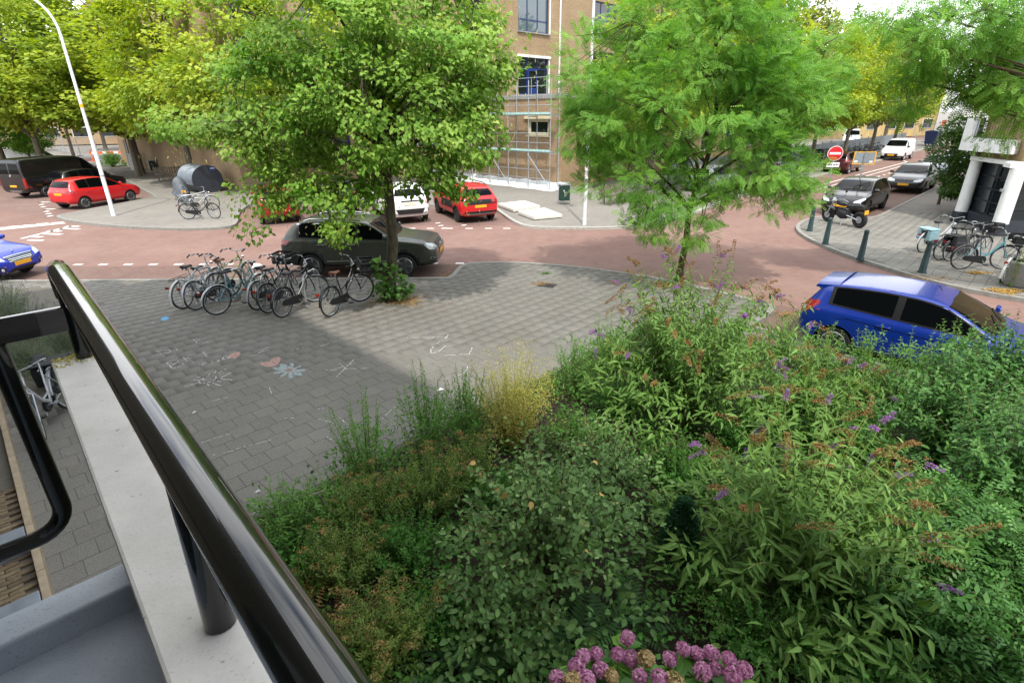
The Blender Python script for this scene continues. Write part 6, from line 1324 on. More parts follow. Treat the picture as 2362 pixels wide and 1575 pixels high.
# covered scooter
cp_ = G(425, 463); rng = np.random.default_rng(4)
sec = [(-.95, .12, .05, .55), (-.8, .26, .03, .85), (-.45, .33, .02, .95), (0, .34, .02, .92), (.35, .36, .02, 1.02), (.6, .42, .03, 1.22), (.8, .30, .05, 1.15), (.98, .12, .1, .8)]
m = MB(); n = 18
for x, w_, z0, z1 in sec:
    for j in range(n):
        a = 2*pi*j/n; fold = 1+.07*math.sin(j*2.9+x*5); yy = w_*math.cos(a)*fold*(1.15 if math.sin(a) < 0 else .8); z = (z0+z1)/2+(z1-z0)/2*math.copysign(abs(math.sin(a))**.8, math.sin(a))
        m.v.append((x+.03*math.sin(j*1.3), yy, z))
for i in range(len(sec)-1):
    for j in range(n): m.f.append((i*n+j, i*n+(j+1) % n, (i+1)*n+(j+1) % n, (i+1)*n+j))
m.f += [tuple(range(n-1, -1, -1)), tuple((len(sec)-1)*n+j for j in range(n))]
sc = thing('covered_scooter', 'scooter under a grey tarpaulin beside the drum shelter', 'scooter', cp_, rad(125)); m.build('tarpaulin', 'tarp_grey', sc, True); m = MB(); m.box((-.93, 0, .55), (.02, .2, .15)); m.build('number_plate', 'plate_yellow', sc)
for x in (-.62, .66): m = MB(); m.tube([(x+.2*math.cos(a), 0, .235+.2*math.sin(a)) for a in np.linspace(0, 2*pi, 21)[:-1]], .05, 6, closed=True); m.build('wheel', 'rubber', sc, True)
# switch cabinet, posts and building-site fence at the far left
c_ = G(319, 392); cb_ = thing('switch_cabinet', 'white switch cabinet against the corner of the brick wall', 'cabinet', c_, rad(20)); m = MB(); m.bbox((-.45, -.25, 0), (.45, .25, 1.35)); me = m.mesh('cabinet_body'); bevel_mesh(me, .02, 2); link('cabinet_body', me, 'white_paint', cb_); m = MB(); m.bbox((-.02, -.262, .1), (.0, -.252, 1.25)); m.bbox((.05, -.27, .6), (.1, -.252, .75)); m.build('door_gap', 'dark_frame', cb_)
for px, py, hh, lb in ((306, 387, 3.6, 'blue grey steel post standing at the brick wall corner'), (300, 384, 2.2, 'shorter dark post just left of the steel post')):
    t_ = thing('steel_post', lb, 'post', G(px, py)); m = MB(); m.tube([(0, 0, -.02), (0, 0, hh)], .07, 10); m.build('shaft', 'zinc', t_, True); m = MB(); m.lathe([(.08, hh), (.08, hh+.05), (.001, hh+.08)], 10); m.build('cap', 'zinc', t_, True)
def site_fence(name, label, a, b, n, h=2.0, group='site fence panels'):
    a, b = Vector(a), Vector(b); d = (b-a)/n
    for i in range(n):
        p0 = a+d*i; L = d.length*.97; t_ = thing('site_fence', label(i), 'fence', p0, math.atan2(d.y, d.x), group)
        m = MB(); m.tube([(0, 0, .1), (0, 0, h), (L, 0, h), (L, 0, .1)], .021, 6); m.tube([(0, 0, .15), (L, 0, .15)], .018, 6); m.build('panel_frame', 'galvanised', t_, True)
        m = MB()
        for k in range(1, 22): m.tube([(L*k/22, 0, .15), (L*k/22, 0, h)], .006, 3, cap=False)
        for k in range(1, 7): m.tube([(0, .004, .15+(h-.15)*k/7), (L, .004, .15+(h-.15)*k/7)], .006, 3, cap=False)
        o = m.build('mesh_infill', 'galvanised', t_); o['kind'] = 'stuff'
        m = MB(); m.box((0, 0, .06), (.22, .6, .12)); m.build('foot_block', 'stone_grey', t_)
site_fence('site_fence', lambda i: ['building-site mesh fence panel nearest the left lamp post', 'middle building-site mesh fence panel behind the black van', 'farthest building-site mesh fence panel at the left street'][i], G(232, 372), G(120, 345), 3, group='site fence panels on the left')
bar = thing('road_barrier', 'orange and white road works barrier by the left fence', 'barrier', G(250, 372), rad(10)); m = MB(); m.bbox((-1.6, -.03, .75), (1.6, .03, .95)); m.build('plank', 'orange_plastic', bar)
for k in range(3): m = MB(); m.bbox((-1.35+k*1.05, -.036, .752), (-.95+k*1.05, -.031, .948)); m.build('white_stripe', 'sign_white', bar)
for s_ in (-1.4, 1.4): m = MB(); m.bar((s_, 0, 0), (s_, 0, 1.1), .08, .05); m.box((s_, 0, .04), (.2, .7, .08)); m.build('leg', 'orange_plastic', bar)
# grey fence along the far side of the right street
fa, fb = st(4, 11.6), st(62, 11.6); nF = 24; dF = (fb-fa)/nF
fence = thing('street_fence', 'long grey panel fence behind the bicycles on the far side of the street', 'fence', fa, math.atan2(dF.y, dF.x))
for i in range(nF):
    x = dF.length*i; m = MB(); m.bbox((x+.04, -.02, .15), (x+dF.length-.04, .02, 1.45)); m.build('panel', 'sign_back', fence); m = MB(); m.bbox((x-.04, -.04, -.02), (x+.04, .04, 1.6)); m.build('post', 'galvanised', fence)
# wheeled containers, street-works sign
def container(label, p, rz, mat, s=1.):
    t_ = thing('rubbish_container', label, 'container', p, rz); m = MB(); m.add([(-.6*s, -.4*s, .16*s), (.6*s, -.4*s, .16*s), (.6*s, .4*s, .16*s), (-.6*s, .4*s, .16*s), (-.7*s, -.52*s, 1.2*s), (.7*s, -.52*s, 1.2*s), (.7*s, .52*s, 1.2*s), (-.7*s, .52*s, 1.2*s)], [(0, 3, 2, 1), (4, 5, 6, 7), (0, 1, 5, 4), (1, 2, 6, 5), (2, 3, 7, 6), (3, 0, 4, 7)]); me = m.mesh('bin_body'); bevel_mesh(me, .03, 2); link('bin_body', me, mat, t_)
    m = MB(); m.bbox((-.74*s, -.56*s, 1.2*s), (.74*s, .56*s, 1.27*s)); m.lathe([(.5*s, -.72*s), (.5*s, .72*s)], 24, (0, 0, 0), 'X'); m.v = [v if i < 8 else (v[0], v[1]*1.05, 1.27*s+max(0, v[2])*.28) for i, v in enumerate(m.v)]; m.build('lid', mat, t_, True)
    for x in (-.5, .5):
        for y in (-.3, .3): m = MB(); m.lathe([(.08*s, -.025*s), (.08*s, .025*s)], 12, (x*s, y*s, .08*s), 'Y'); m.build('castor', 'rubber', t_)
    return t_
k1 = container('dark blue wheeled rubbish container with round logo at the end of the street', G(2146, 336), rad(38), 'container_blue', 1.25)
m = MB(); m.tube([(-.1+.3*math.cos(a), -.58, .75+.3*math.sin(a)) for a in np.linspace(0, 2*pi, 17)[:-1]], .03, 5, closed=True); m.tube([(-.55, -.58, .65), (-.2, -.58, .85), (0, -.58, .65), (.35, -.58, .85)], .03, 5); m.build('logo', 'sign_white', k1)
container('black wheeled bin standing among the bicycles at the street fence', st(27.5, 10.6), rad(40), 'black_plastic', .85)
ys = thing('works_sign', 'orange yellow works sign on a stand beside the blue container', 'road sign', G(2163, 336), rad(30)); m = MB(); m.bbox((-.5, -.03, 2.2), (.5, .03, 2.9)); m.build('sign_face', 'orange_plastic', ys)
for s_ in (-.3, .3): m = MB(); m.bar((s_, 0, 0), (s_*.5, .05, 2.2), .06, .06); m.build('leg', 'galvanised', ys)
site_fence('site_fence', lambda i: 'mesh fence panel number %s from the container at the far street end' % ['one', 'two', 'three', 'four', 'five', 'six'][i], G(2100, 331), G(2260, 318), 6, 2.4, 'site fence panels closing the street')
# concrete planter at the right edge, spade handle, boards, litter
pb2 = G(2356, 668); t_ = thing('concrete_block', 'mossy concrete block at the right edge beside the dry grass', 'concrete block', pb2+Vector((.35, .3, 0)), rad(30)); m = MB(); m.bbox((-.35, -.35, 0), (.35, .35, .62)); me = m.mesh('block'); bevel_mesh(me, .04, 3); link('block', me, 'stone_grey', t_); m = MB(); m.bbox((-.26, -.26, .621), (.26, .26, .66)); m.build('soil_fill', 'soil', t_)
a = W(735, 1137, 4.6); b = a+Vector((.32, -.12, -.85)); sp = thing('garden_fork_handle', 'weathered wooden tool handle with T grip sticking out of the shrubs', 'garden tool', b)
m = MB(); m.tube([(0, 0, 0), tuple(a-b)], .017, 8); m.build('shaft', 'wood_grey', sp, True); m = MB(); g = Vector((.08, .03, .012)); m.tube([tuple(a-b-g), tuple(a-b+g)], .02, 8); m.build('grip', 'wood_grey', sp, True); m = MB(); m.tube([(0, 0, 0), (.2, -.08, -b.z*.98)], .015, 6); m.build('lower_shaft', 'wood_grey', sp, True)
dk = thing('deck_roof', 'grey boarded ledge at the lower right corner', 'deck', (0, 0, 0))
for k in range(5):
    m = MB(); p0 = G(2356-9*k, 1205+92*k, .3); e = G(2356-9*(k+1), 1205+92*(k+1)-4, .3)
    m.prism([tuple(p0[:2]), (p0.x+1.4, p0.y+.1), (e.x+1.4, e.y+.1), tuple(e[:2])], .26, .3); m.build('board', 'deck_grey', dk)
m = MB(); q0 = G(2356, 1205, .3); q1 = G(2315, 1665, .3); m.prism([(q0.x+.03, q0.y-.02), (q0.x+1.4, q0.y+.06), (q1.x+1.4, q1.y+.06), (q1.x+.03, q1.y+.02)], 0, .255); m.build('base_wall', 'stone_grey', dk)
for px, py, s_, lb in ((1010, 902, .09, 'scrap of white paper on the plaza beside the shrubs'), (444, 954, .05, 'small white scrap on the shaded plaza by the handrail'), (590, 1137, .05, 'pale crumb of litter at the bottom of the plaza')):
    p = G(px, py, .004); m = MB(); m.add([(0, 0, .004), (s_, .02, .02), (s_*1.1, s_*.6, .01), (s_*.3, s_*.8, .03), (-s_*.3, s_*.4, .006)], [(0, 1, 2, 3, 4)]); o = m.build('paper_scrap', 'litter_white'); o.location = p; props(o, lb, 'litter', 'scraps of litter on the plaza')
# ------------------------------------------------------------------ vegetation
def unit(a): return a/np.maximum(np.linalg.norm(a, axis=-1, keepdims=True), 1e-9)
TPL = {
 'diamond': (np.array([(0, 0, 0), (.42, .5, .10), (1, 0, -.04), (.42, -.5, .10)]), np.array([(0, 3, 2), (0, 2, 1)]), None),
 'ovate': (np.array([(0, 0, 0), (.22, .40, .07), (.62, .44, .08), (1, 0, -.08), (.62, -.44, .08), (.22, -.40, .07), (.45, 0, 0)]), None, np.array([(0, 5, 4, 6), (6, 4, 3, 3), (0, 6, 2, 1), (6, 3, 3, 2)])),
 'lance': (np.array([(0, 0, 0), (.3, .5, .06), (.65, .36, .02), (1, 0, -.14), (.65, -.36, .02), (.3, -.5, .06), (.5, 0, -.02)]), None, np.array([(0, 5, 4, 6), (6, 4, 3, 3), (0, 6, 2, 1), (6, 3, 3, 2)])),
 'heart': (np.array([(0, 0, 0), (-.06, .34, .06), (.35, .52, .08), (1, 0, -.12), (.35, -.52, .08), (-.06, -.34, .06), (.4, 0, -.01)]), None, np.array([(0, 5, 4, 6), (6, 4, 3, 3), (0, 6, 2, 1), (6, 3, 3, 2)])),
}
for k, (v, t, q) in list(TPL.items()):
    if q is not None:   # as triangles
        tr = []
        for f in q:
            f = list(dict.fromkeys(f))
            for i in range(1, len(f)-1): tr.append((f[0], f[i], f[i+1]))
        TPL[k] = (v, np.array(tr), None)
def pinnate(n=6, w=.16, ll=.20):
    V = []; T = []
    for i in range(n):
        x = .12+.80*i/(n-1); s = ll*(1-.35*abs(i/(n-1)-.45))
        for sg in (1, -1):
            k = len(V); d = np.array([.45, sg*.89, -.12]); d /= np.linalg.norm(d); nrm = np.array([d[1]*sg, -d[0]*sg, 0])
            b = np.array([x, 0, -.10*x*x]); V += [b, b+d*s*.5+nrm*s*w, b+d*s, b+d*s*.5-nrm*s*w]; T += [(k, k+1, k+2), (k, k+2, k+3)]
    k = len(V); V += [np.array([.92, 0, -.09]), np.array([1.02, .03, -.11]), np.array([1.12, 0, -.13]), np.array([1.02, -.03, -.11])]; T += [(k, k+1, k+2), (k, k+2, k+3)]
    k = len(V); V += [np.array([0, .006, 0]), np.array([0, -.006, 0]), np.array([.95, 0, -.09])]; T += [(k, k+1, k+2)]
    return np.array(V), np.array(T), None
TPL['pinnate'] = pinnate(6, .22, .27)
TPL['fern'] = pinnate(11, .15, .24)
TPL['ash'] = pinnate(4, .20, .42)
class Leaves:
    def __init__(s): s.V = []; s.T = []; s.R = []; s.n = 0
    def add(s, P, D, N, L, Wd, rnd, tpl):
        v, t, _ = TPL[tpl]; n = len(P)
        if n == 0: return s
        D = unit(D); S_ = unit(np.cross(N, D)); N = np.cross(D, S_); L = np.broadcast_to(L, (n,)); Wd = np.broadcast_to(Wd, (n,))
        V = P[:, None, :] + D[:, None, :]*(v[None, :, 0:1]*L[:, None, None]) + S_[:, None, :]*(v[None, :, 1:2]*Wd[:, None, None]) + N[:, None, :]*(v[None, :, 2:3]*L[:, None, None])
        s.V.append(V.reshape(-1, 3)); s.T.append((t[None]+(np.arange(n)*len(v))[:, None, None]).reshape(-1, 3)+s.n); s.R.append(np.repeat(np.clip(rnd, 0, 1), len(t))); s.n += n*len(v); return s
    def mesh(s, name): return np_mesh(name, np.concatenate(s.V), tris=np.concatenate(s.T).astype(np.int32), rnd=np.concatenate(s.R))
    def build(s, name, mat, parent=None): return link(name, s.mesh(name), mat, parent)
def rand_dirs(rng, n): return unit(rng.normal(size=(n, 3)))
def ell_points(rng, ells, n, shell=.55):
    """clump centres in a union of ellipsoids, biased to the outside; returns points and outward directions"""
    w = np.array([e[1][0]*e[1][1]*e[1][2] for e in ells])**.67; w /= w.sum(); idx = rng.choice(len(ells), n, p=w)
    C = np.array([list(e[0]) for e in ells])[idx]; R = np.array([list(e[1]) for e in ells])[idx]
    d = rand_dirs(rng, n); r = rng.random(n)**(1/3)*(1-shell)+shell*(.8+.2*rng.random(n)); r = np.minimum(r, 1.)
    P = C+d*R*r[:, None]; return P, unit(d/R), idx
def crown_leaves(rng, centres, outs, per, size, rad_c, tpl, wr=.8, droop=.35, flat=.6, jitter=.25, lv=None, up=.9):
    n = len(centres); lv = lv or Leaves()
    k = rng.poisson(per, n)+1; id_ = np.repeat(np.arange(n), k); N_ = len(id_)
    cr = rng.random(n); rr = rad_c*(.6+.8*rng.random(n))
    off = rand_dirs(rng, N_)*(rng.random(N_)**.5)[:, None]*rr[id_][:, None]; off[:, 2] *= flat
    P = centres[id_]+off
    D = unit(outs[id_]*.7+unit(off)*.6+rng.normal(size=(N_, 3))*.45+np.array([0, 0, -droop]))
    Nn = unit(np.array([0, 0, up])+outs[id_]*.45+np.array([0, -.25, .1])+rng.normal(size=(N_, 3))*.42)
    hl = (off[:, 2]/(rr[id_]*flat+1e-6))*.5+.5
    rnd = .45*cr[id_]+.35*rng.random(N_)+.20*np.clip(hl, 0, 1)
    L = size*(.65+.6*rng.random(N_)); lv.add(P, D, Nn, L, L*wr, rnd, tpl); return lv
def tree(name, label, base, trunk, r0, ells, n_cl, per, size, rad_c, tpl, mat, barkm='bark_lime', seed=1, wr=.85, droop=.35, limbs=26, bracts=0, group=None, twigs=True, shell=.55, flat=.65, extra=None):
    rng = np.random.default_rng(seed); base = np.array(list(base)); root = thing(name, label, 'tree', tuple(base), 0, group)
    ells = [((np.array(list(c))-base), r) for c, r in ells]
    C, O, _ = ell_points(rng, ells, n_cl, shell)
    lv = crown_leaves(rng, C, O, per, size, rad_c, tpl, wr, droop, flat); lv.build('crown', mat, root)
    tr = [np.array(p, float) for p in trunk]; m = MB(); k = len(tr); rs = [r0*(1.25 if i == 0 else 1-.72*i/(k-1)) for i in range(k)]
    m.tube([tuple(p) for p in tr], rs, 14); m.build('trunk', barkm, root, True)
    m = MB(); zt = tr[-1][2]; z0 = tr[3][2] if k > 5 else tr[1][2]*1.2
    order = rng.permutation(n_cl)[:limbs]; ends = []
    def on_trunk(z):
        for a, b in zip(tr, tr[1:]):
            if a[2] <= z <= b[2]: return a+(b-a)*((z-a[2])/(b[2]-a[2]+1e-9))
        return tr[-1]
    for i in order:
        e = C[i]*.97; zs = min(max(e[2]-.55*np.linalg.norm(e[:2]-on_trunk(e[2])[:2])-.2, z0), zt); s_ = on_trunk(zs); mid = s_+(e-s_)*.5+np.array([0, 0, .12*np.linalg.norm(e-s_)])+rng.normal(size=3)*.12
        L = np.linalg.norm(e-s_); rr = min(r0*.42, .012*L+.012); pts = bez(s_, mid, e, 8); m.tube(pts, [rr*(1-.85*j/7)+.004 for j in range(8)], 6, cap=False); ends += [np.array(p) for p in pts[3:]]
    if twigs and len(ends):
        E = np.array(ends)
        for i in rng.permutation(n_cl)[:int(n_cl*.6)]:
            d = np.linalg.norm(E-C[i], axis=1); j = d.argmin()
            if d[j] < 2.2: m.tube([tuple(E[j]), tuple((E[j]+C[i])/2+rng.normal(size=3)*.06), tuple(C[i])], [.012, .008, .004], 4, cap=False)
    m.build('branches', barkm, root, True)
    if bracts:
        lv = Leaves(); i = rng.integers(0, n_cl, bracts); P = C[i]+rng.normal(size=(bracts, 3))*rad_c*.55+O[i]*rad_c*.4
        lv.add(P, np.array([0, 0, -1.])+rng.normal(size=(bracts, 3))*.35, rng.normal(size=(bracts, 3))+np.array([0, -1, .3]), .075*(.7+.6*rng.random(bracts)), .018, rng.random(bracts), 'lance'); o = lv.build('flower_bracts', 'bract', root); o['kind'] = 'stuff'
    return root
# --- the lime tree by the bicycles
b1 = G(905, 692); Y1 = 12.4
E1 = [(W(790, 50, Y1), (2.2, 2.2, 2.1)), (W(980, 90, Y1), (1.8, 2.0, 1.9)), (W(690, 210, Y1-.3), (1.6, 1.7, 1.3)), (W(900, 250, Y1-.6), (2.2, 1.9, 1.3)), (W(470, 285, Y1-.1), (.95, 1.1, .38)), (W(1090, 180, Y1), (.9, 1.3, .9)), (W(1090, 330, Y1-.2), (.75, 1.2, .45)), (W(620, 340, Y1-.5), (.85, 1.1, .5)), (W(615, 440, Y1-.9), (.50, .7, .45)), (W(770, 430, Y1-1.2), (.75, .8, .5)), (W(805, 530, Y1-1.4), (.36, .45, .28)), (W(960, 390, Y1-.9), (.8, .9, .45)), (W(700, 390, Y1-.5), (.8, .9, .5)), (W(860, 440, Y1-1.1), (.3, .5, .35)), (W(1060, 420, Y1-.6), (.38, .5, .28)), (W(605, 520, Y1-1.0), (.24, .35, .2)), (W(540, 320, Y1-.2), (.7, .9, .4))]
tw = lambda x, y, Y: np.array(W(x, y, Y))-np.array(b1)
t1 = tree('lime_tree', 'large lime tree with heart-shaped leaves standing by the bicycle row', b1, [(0, 0, -.05), (-.02, 0, .35), tuple(tw(906, 560, Y1+.15)), tuple(tw(893, 400, Y1+.1)), tuple(tw(870, 250, Y1)), tuple(tw(845, 60, Y1)), tuple(tw(830, -80, Y1))], .165, E1, 620, 72, .088, .40, 'heart', 'leaf_lime', seed=3, wr=.9, droop=.5, limbs=46, bracts=4200, shell=.5, flat=.55)
rng = np.random.default_rng(8)
C = np.array([(-.05, -.1, .25), (.15, -.15, .2), (-.2, 0, .45), (.0, -.2, .55), (.22, .05, .45), (-.28, -.05, .75), (.1, -.15, .8), (-.1, .0, .15), (.3, 0, .2), (-.35, .05, .3), (-.25, -.12, .95), (-.1, -.2, .42), (.12, -.22, .35), (.38, .02, .32)])
lv = crown_leaves(rng, C, unit(C*np.array([1, 1, .2])), 26, .12, .22, 'heart', .85, .3, .8); lv.build('basal_shoots', 'leaf_shrub', t1)
m = MB()
for c_ in C: m.tube([(c_[0]*.3, c_[1]*.3, 0), tuple(c_*.6+np.array([0, 0, .05])), tuple(c_)], [.01, .008, .004], 5)
m.build('basal_stems', 'twig', t1, True)
# --- the feathery locust-like tree
b2 = G(1566, 648); Y2 = 13.9
E2 = [(W(1620, 60, Y2), (1.9, 2.0, 1.5)), (W(1600, 220, Y2-.3), (2.5, 2.2, 1.5)), (W(1420, 250, Y2-.2), (1.15, 1.5, 1.1)), (W(1790, 230, Y2), (1.35, 1.6, 1.0)), (W(1800, 390, Y2-.4), (1.1, 1.2, .5)), (W(1680, 360, Y2-.8), (1.5, 1.3, .9)), (W(1480, 400, Y2-.6), (1.5, 1.3, .8)), (W(1560, 460, Y2-.9), (1.2, .9, .6)), (W(1380, 430, Y2-.3), (.5, .7, .4)), (W(1740, 470, Y2-.6), (.9, .9, .4)), (W(1500, 530, Y2-.8), (.42, .5, .3)), (W(1840, 450, Y2-.5), (.38, .5, .25)), (W(1590, 530, Y2-.6), (.35, .5, .35)), (W(1900, 150, Y2+.2), (.6, .9, .8)), (W(1360, 160, Y2+.2), (1.0, 1.1, .9)), (W(1340, 300, Y2), (.7, .9, .6)), (W(1710, -60, Y2), (1.3, 1.4, 1.0))]
tw2 = lambda x, y, Y: np.array(W(x, y, Y))-np.array(b2)
tree('locust_tree', 'feathery bright green tree with fine pinnate leaves at the plaza edge', b2, [(0, 0, -.05), (.0, 0, .3), tuple(tw2(1582, 560, Y2)), tuple(tw2(1590, 480, Y2)), tuple(tw2(1640, 340, Y2)), tuple(tw2(1660, 180, Y2)), tuple(tw2(1640, 0, Y2))], .105, E2, 640, 31, .225, .44, 'pinnate', 'leaf_locust', 'bark_locust', seed=5, wr=1.15, droop=.15, limbs=40, shell=.5, flat=.38)
# --- background limes: two meshes used many times
def far_tree_mesh(seed, R=(3.6, 3.6, 4.2), n_cl=270, per=60, size=.22):
    rng = np.random.default_rng(seed); ells = [((0, 0, 7.2), R), ((1.2, .4, 5.6), (2.6, 2.4, 1.9)), ((-1.4, -.6, 5.9), (2.5, 2.5, 2.0)), ((.2, -1.3, 5.2), (2.4, 2.0, 1.5)), ((.3, .5, 9.8), (2.2, 2.2, 2.0)), ((.3, -.4, 4.5), (3.1, 3.1, 1.3))]
    C, O, _ = ell_points(rng, ells, n_cl, .62); lv = crown_leaves(rng, C, O, per, size, .78, 'diamond', .85, .35, .62); me = lv.mesh('crown')
    m = MB(); m.tube([(0, 0, -.05), (.02, 0, .4), (.05, .05, 2.2), (.1, 0, 4.2), (.05, .1, 7.5), (0, 0, 10)], [.24, .19, .16, .14, .08, .03], 10); tm = m.mesh('trunk', True); m = MB()
    for i in rng.permutation(n_cl)[:26]:
        e = C[i]; z = max(2.6, e[2]-1.1-np.linalg.norm(e[:2])*.4); z = min(z, 8.5); s_ = np.array([.06, .02, z]); m.tube(bez(s_, (s_+e)/2+np.array([0, 0, .3]), e, 6), [.07, .055, .045, .03, .02, .008], 5, cap=False)
    return me, tm, m.mesh('branches', True)
FT = [far_tree_mesh(11), far_tree_mesh(12), far_tree_mesh(13, (3.0, 3.0, 3.6))]
def far_tree(label, p, v, s=1., rz=0., mat='leaf_lime_far', group='street trees', name='lime_tree', sz=None, barkm='bark_grey'):
    t_ = thing(name, label, 'tree', p, rz, group); t_.scale = (s, s, sz or s)
    for nm, me, mt in zip(('crown', 'trunk', 'branches'), FT[v], (mat, barkm, barkm)):
        o = bpy.data.objects.new(nm, me); COL.objects.link(o); o.parent = t_
        if not me.materials: me.materials.append(M[mt])
        if me.materials[0] != M[mt]: o.material_slots[0].link = 'OBJECT'; o.material_slots[0].material = M[mt]
    if s > 1.4:
        for o in t_.children:
            if o.name.startswith('trunk'): o.scale = (.6, .6, 1)
    return t_
GF = 'yellow-green limes behind the parked cars'
far_tree('yellow-green lime whose crown hangs over the covered scooter', (-14.8, 33.2, 0), 0, 1.1, .3, group=GF, sz=1.0)
far_tree('broad yellow-green lime above the red hatchback', (-28.6, 43.2, 0), 1, 1.75, 1.2, group=GF, sz=1.0)
far_tree('tall lime behind the black van at the left', (-29.5, 45, 0), 0, 1.25, 2.2, group=GF)
far_tree('lime at the far left edge above the white van', (-41, 46, 0), 1, 1.2, 4.0, group=GF)
far_tree('dark lime at the upper left corner behind the others', (-46, 60, 0), 2, 1.5, 5., mat='leaf_darktree', group=GF)
far_tree('lime standing in the gap between black van and school wing', (-26, 54, 0), 2, 1.3, 3., mat='leaf_lime_far', group=GF)
far_tree('yellow-green lime rising behind the drum shelter', (-20.9, 36.9, 0), 2, 1.15, 4.4, group=GF, sz=1.05)
far_tree('lime low between the black van and the red hatchback crown', (-33.5, 40.5, 0), 2, 1.1, 1., group=GF)
far_tree('dense lime filling the left edge over the road', (-38, 37.5, 0), 0, 1.05, 2.9, group=GF)
far_tree('lime over the deep red hatchback before the school wing', (-8.3, 32.5, 0), 2, .95, 1.7, group=GF)
far_tree('yellow-green lime rising behind the white lamp post at the school terrace', (8.0, 32.2, 0), 1, .98, .8, group=GF, sz=1.0)
far_tree('yellow-green lime behind the top of the feathery tree', (14.5, 36.5, 0), 0, 1.0, 2.6, group=GF)
sap = far_tree('small fresh green street tree in front of the white van', G(80, 398), 2, .52, .5, mat='leaf_locust', group='small street trees', sz=.5)
GS = 'trees along the far side of the right street'
for i, (a, c_, s_, v, mt, lb) in enumerate(((13.5, 9.3, .92, 0, 'leaf_lime_olive', 'first lime along the street fence, nearest the feathery tree'), (21.5, 9.3, .90, 1, 'leaf_lime_far', 'second lime along the street fence above the maroon car'), (29.5, 9.3, .92, 2, 'leaf_lime_far', 'third lime along the street fence'), (37.5, 9.3, .95, 0, 'leaf_lime_olive', 'fourth lime along the street fence behind the white delivery van'), (45.5, 9.3, .95, 1, 'leaf_lime_far', 'fifth lime along the street fence by the blue container'))):
    p = st(a, c_); far_tree(lb, (p.x, p.y, 0), v, s_, i*1.3, mat=mt, group=GS)
for i, (a, c_, s_, v, mt, lb) in enumerate(((56, 2, 1.1, 2, 'leaf_lime_olive', 'olive green tree closing the view at the end of the street'), (58, 13, 1.2, 0, 'leaf_lime_olive', 'broad tree behind the end of the street fence'), (40, -6, 1.1, 1, 'leaf_lime_olive', 'olive tree on the near pavement far up the street'), (66, -4, 1.35, 2, 'leaf_willow', 'tall grey-green willow-like tree high above the street'), (48, -3, 1.0, 0, 'leaf_lime_olive', 'street tree just beyond the corner building'), (72, 24, 1.5, 1, 'leaf_willow', 'large grey-green tree far behind the tan building'))):
    p = st(a, c_); far_tree(lb, (p.x, p.y, 0), v, s_, i*2.1+.4, mat=mt, group='trees at the end of the right street')
for i, (x, y, lb) in enumerate(((-70, 75, 'distant tree at the far left behind the street'), (-58, 82, 'distant tree left of the apartment block'), (-44, 88, 'distant tree in front of the apartment block'), (-80, 60, 'distant tree at the left end of the road'))): far_tree(lb, (x, y, 0), i % 3, 1.3, i*1.1, mat='leaf_darktree', group='distant trees on the left')
# --- locust branch hanging in from the right and a dark shrub by the corner building
b3 = Vector((15.2, 9.6, 0)); Y3 = 12.6
E3 = [(W(2300, 60, Y3), (1.5, 1.3, .9)), (W(2180, 90, Y3+.3), (1.0, 1.0, .6)), (W(2330, 180, Y3+.2), (1.0, 1.1, .6)), (W(2230, 200, Y3+.8), (.5, .6, .25)), (W(2120, 160, Y3+.8), (.6, .7, .3)), (W(2350, 290, Y3+.4), (.35, .5, .3)), (W(2300, 310, Y3+.8), (.22, .3, .15)), (W(2080, 30, Y3+1.), (.7, .8, .4)), (W(2420, 100, Y3), (1.5, 1.5, 1.5)), (W(2100, 250, Y3+1.2), (.4, .5, .22))]
tree('locust_tree', 'locust tree whose leafy branches hang in from the right edge', b3, [(0, 0, -.05), (0, 0, 1.), (.05, .05, 3.), (0, 0, 5.2), (-.1, .1, 8)], .16, E3, 280, 22, .24, .40, 'pinnate', 'leaf_locust', 'bark_locust', seed=9, wr=1., droop=.45, limbs=34, shell=.45, flat=.55)
b4 = G(2212, 478); b4 = b4+Vector((-.3, .9, 0)); rel = [(W(2205, 345, 24.0), (.9, .9, .7)), (W(2215, 400, 24.0), (.85, .8, .6)), (W(2225, 300, 24.2), (.8, .8, .5)), (W(2205, 430, 23.8), (.6, .6, .5)), (W(2240, 340, 24), (.6, .7, .8))]
tree('small_tree', 'dark green bushy small tree against the corner building', b4, [(0, 0, -.05), (0, 0, .6), (.0, .0, 1.5), (.05, 0, 2.8)], .06, rel, 150, 42, .13, .34, 'diamond', 'leaf_darktree', 'twig', seed=21, wr=.6, limbs=18)

# ------------------------------------------------------------------ shrubs of the front garden
def stems(rng, n, h, spread, base_r=.12, lean=(0, 0), arch=.3, hvar=.35, k=10, inner=.0):
    a = rng.random(n)*2*pi; rr = np.sqrt(rng.random(n)*(1-inner)+inner); tip = np.stack([np.cos(a)*rr*spread+lean[0], np.sin(a)*rr*spread+lean[1], h*(1-hvar*rng.random(n))*(1-.25*rr**2)], 1)
    b = np.stack([np.cos(a)*rr*base_r, np.sin(a)*rr*base_r, np.zeros(n)], 1); mid = (b+tip)*.5; mid[:, :2] = b[:, :2]+(tip[:, :2]-b[:, :2])*(.5-arch); mid[:, 2] = tip[:, 2]*(.5+arch*.9)
    t = np.linspace(0, 1, k)[None, :, None]; P = b[:, None]*(1-t)**2+mid[:, None]*2*t*(1-t)+tip[:, None]*t*t
    P[:, 1:] += rng.normal(size=(n, k-1, 3))*.012*np.linspace(0, 1, k)[None, 1:, None]; return P
def stem_mesh(P, r0, r1, m=None):
    m = m or MB(); k = P.shape[1]
    for s_ in P: m.tube([tuple(q) for q in s_], [r0+(r1-r0)*i/(k-1) for i in range(k)], 4, cap=False)
    return m
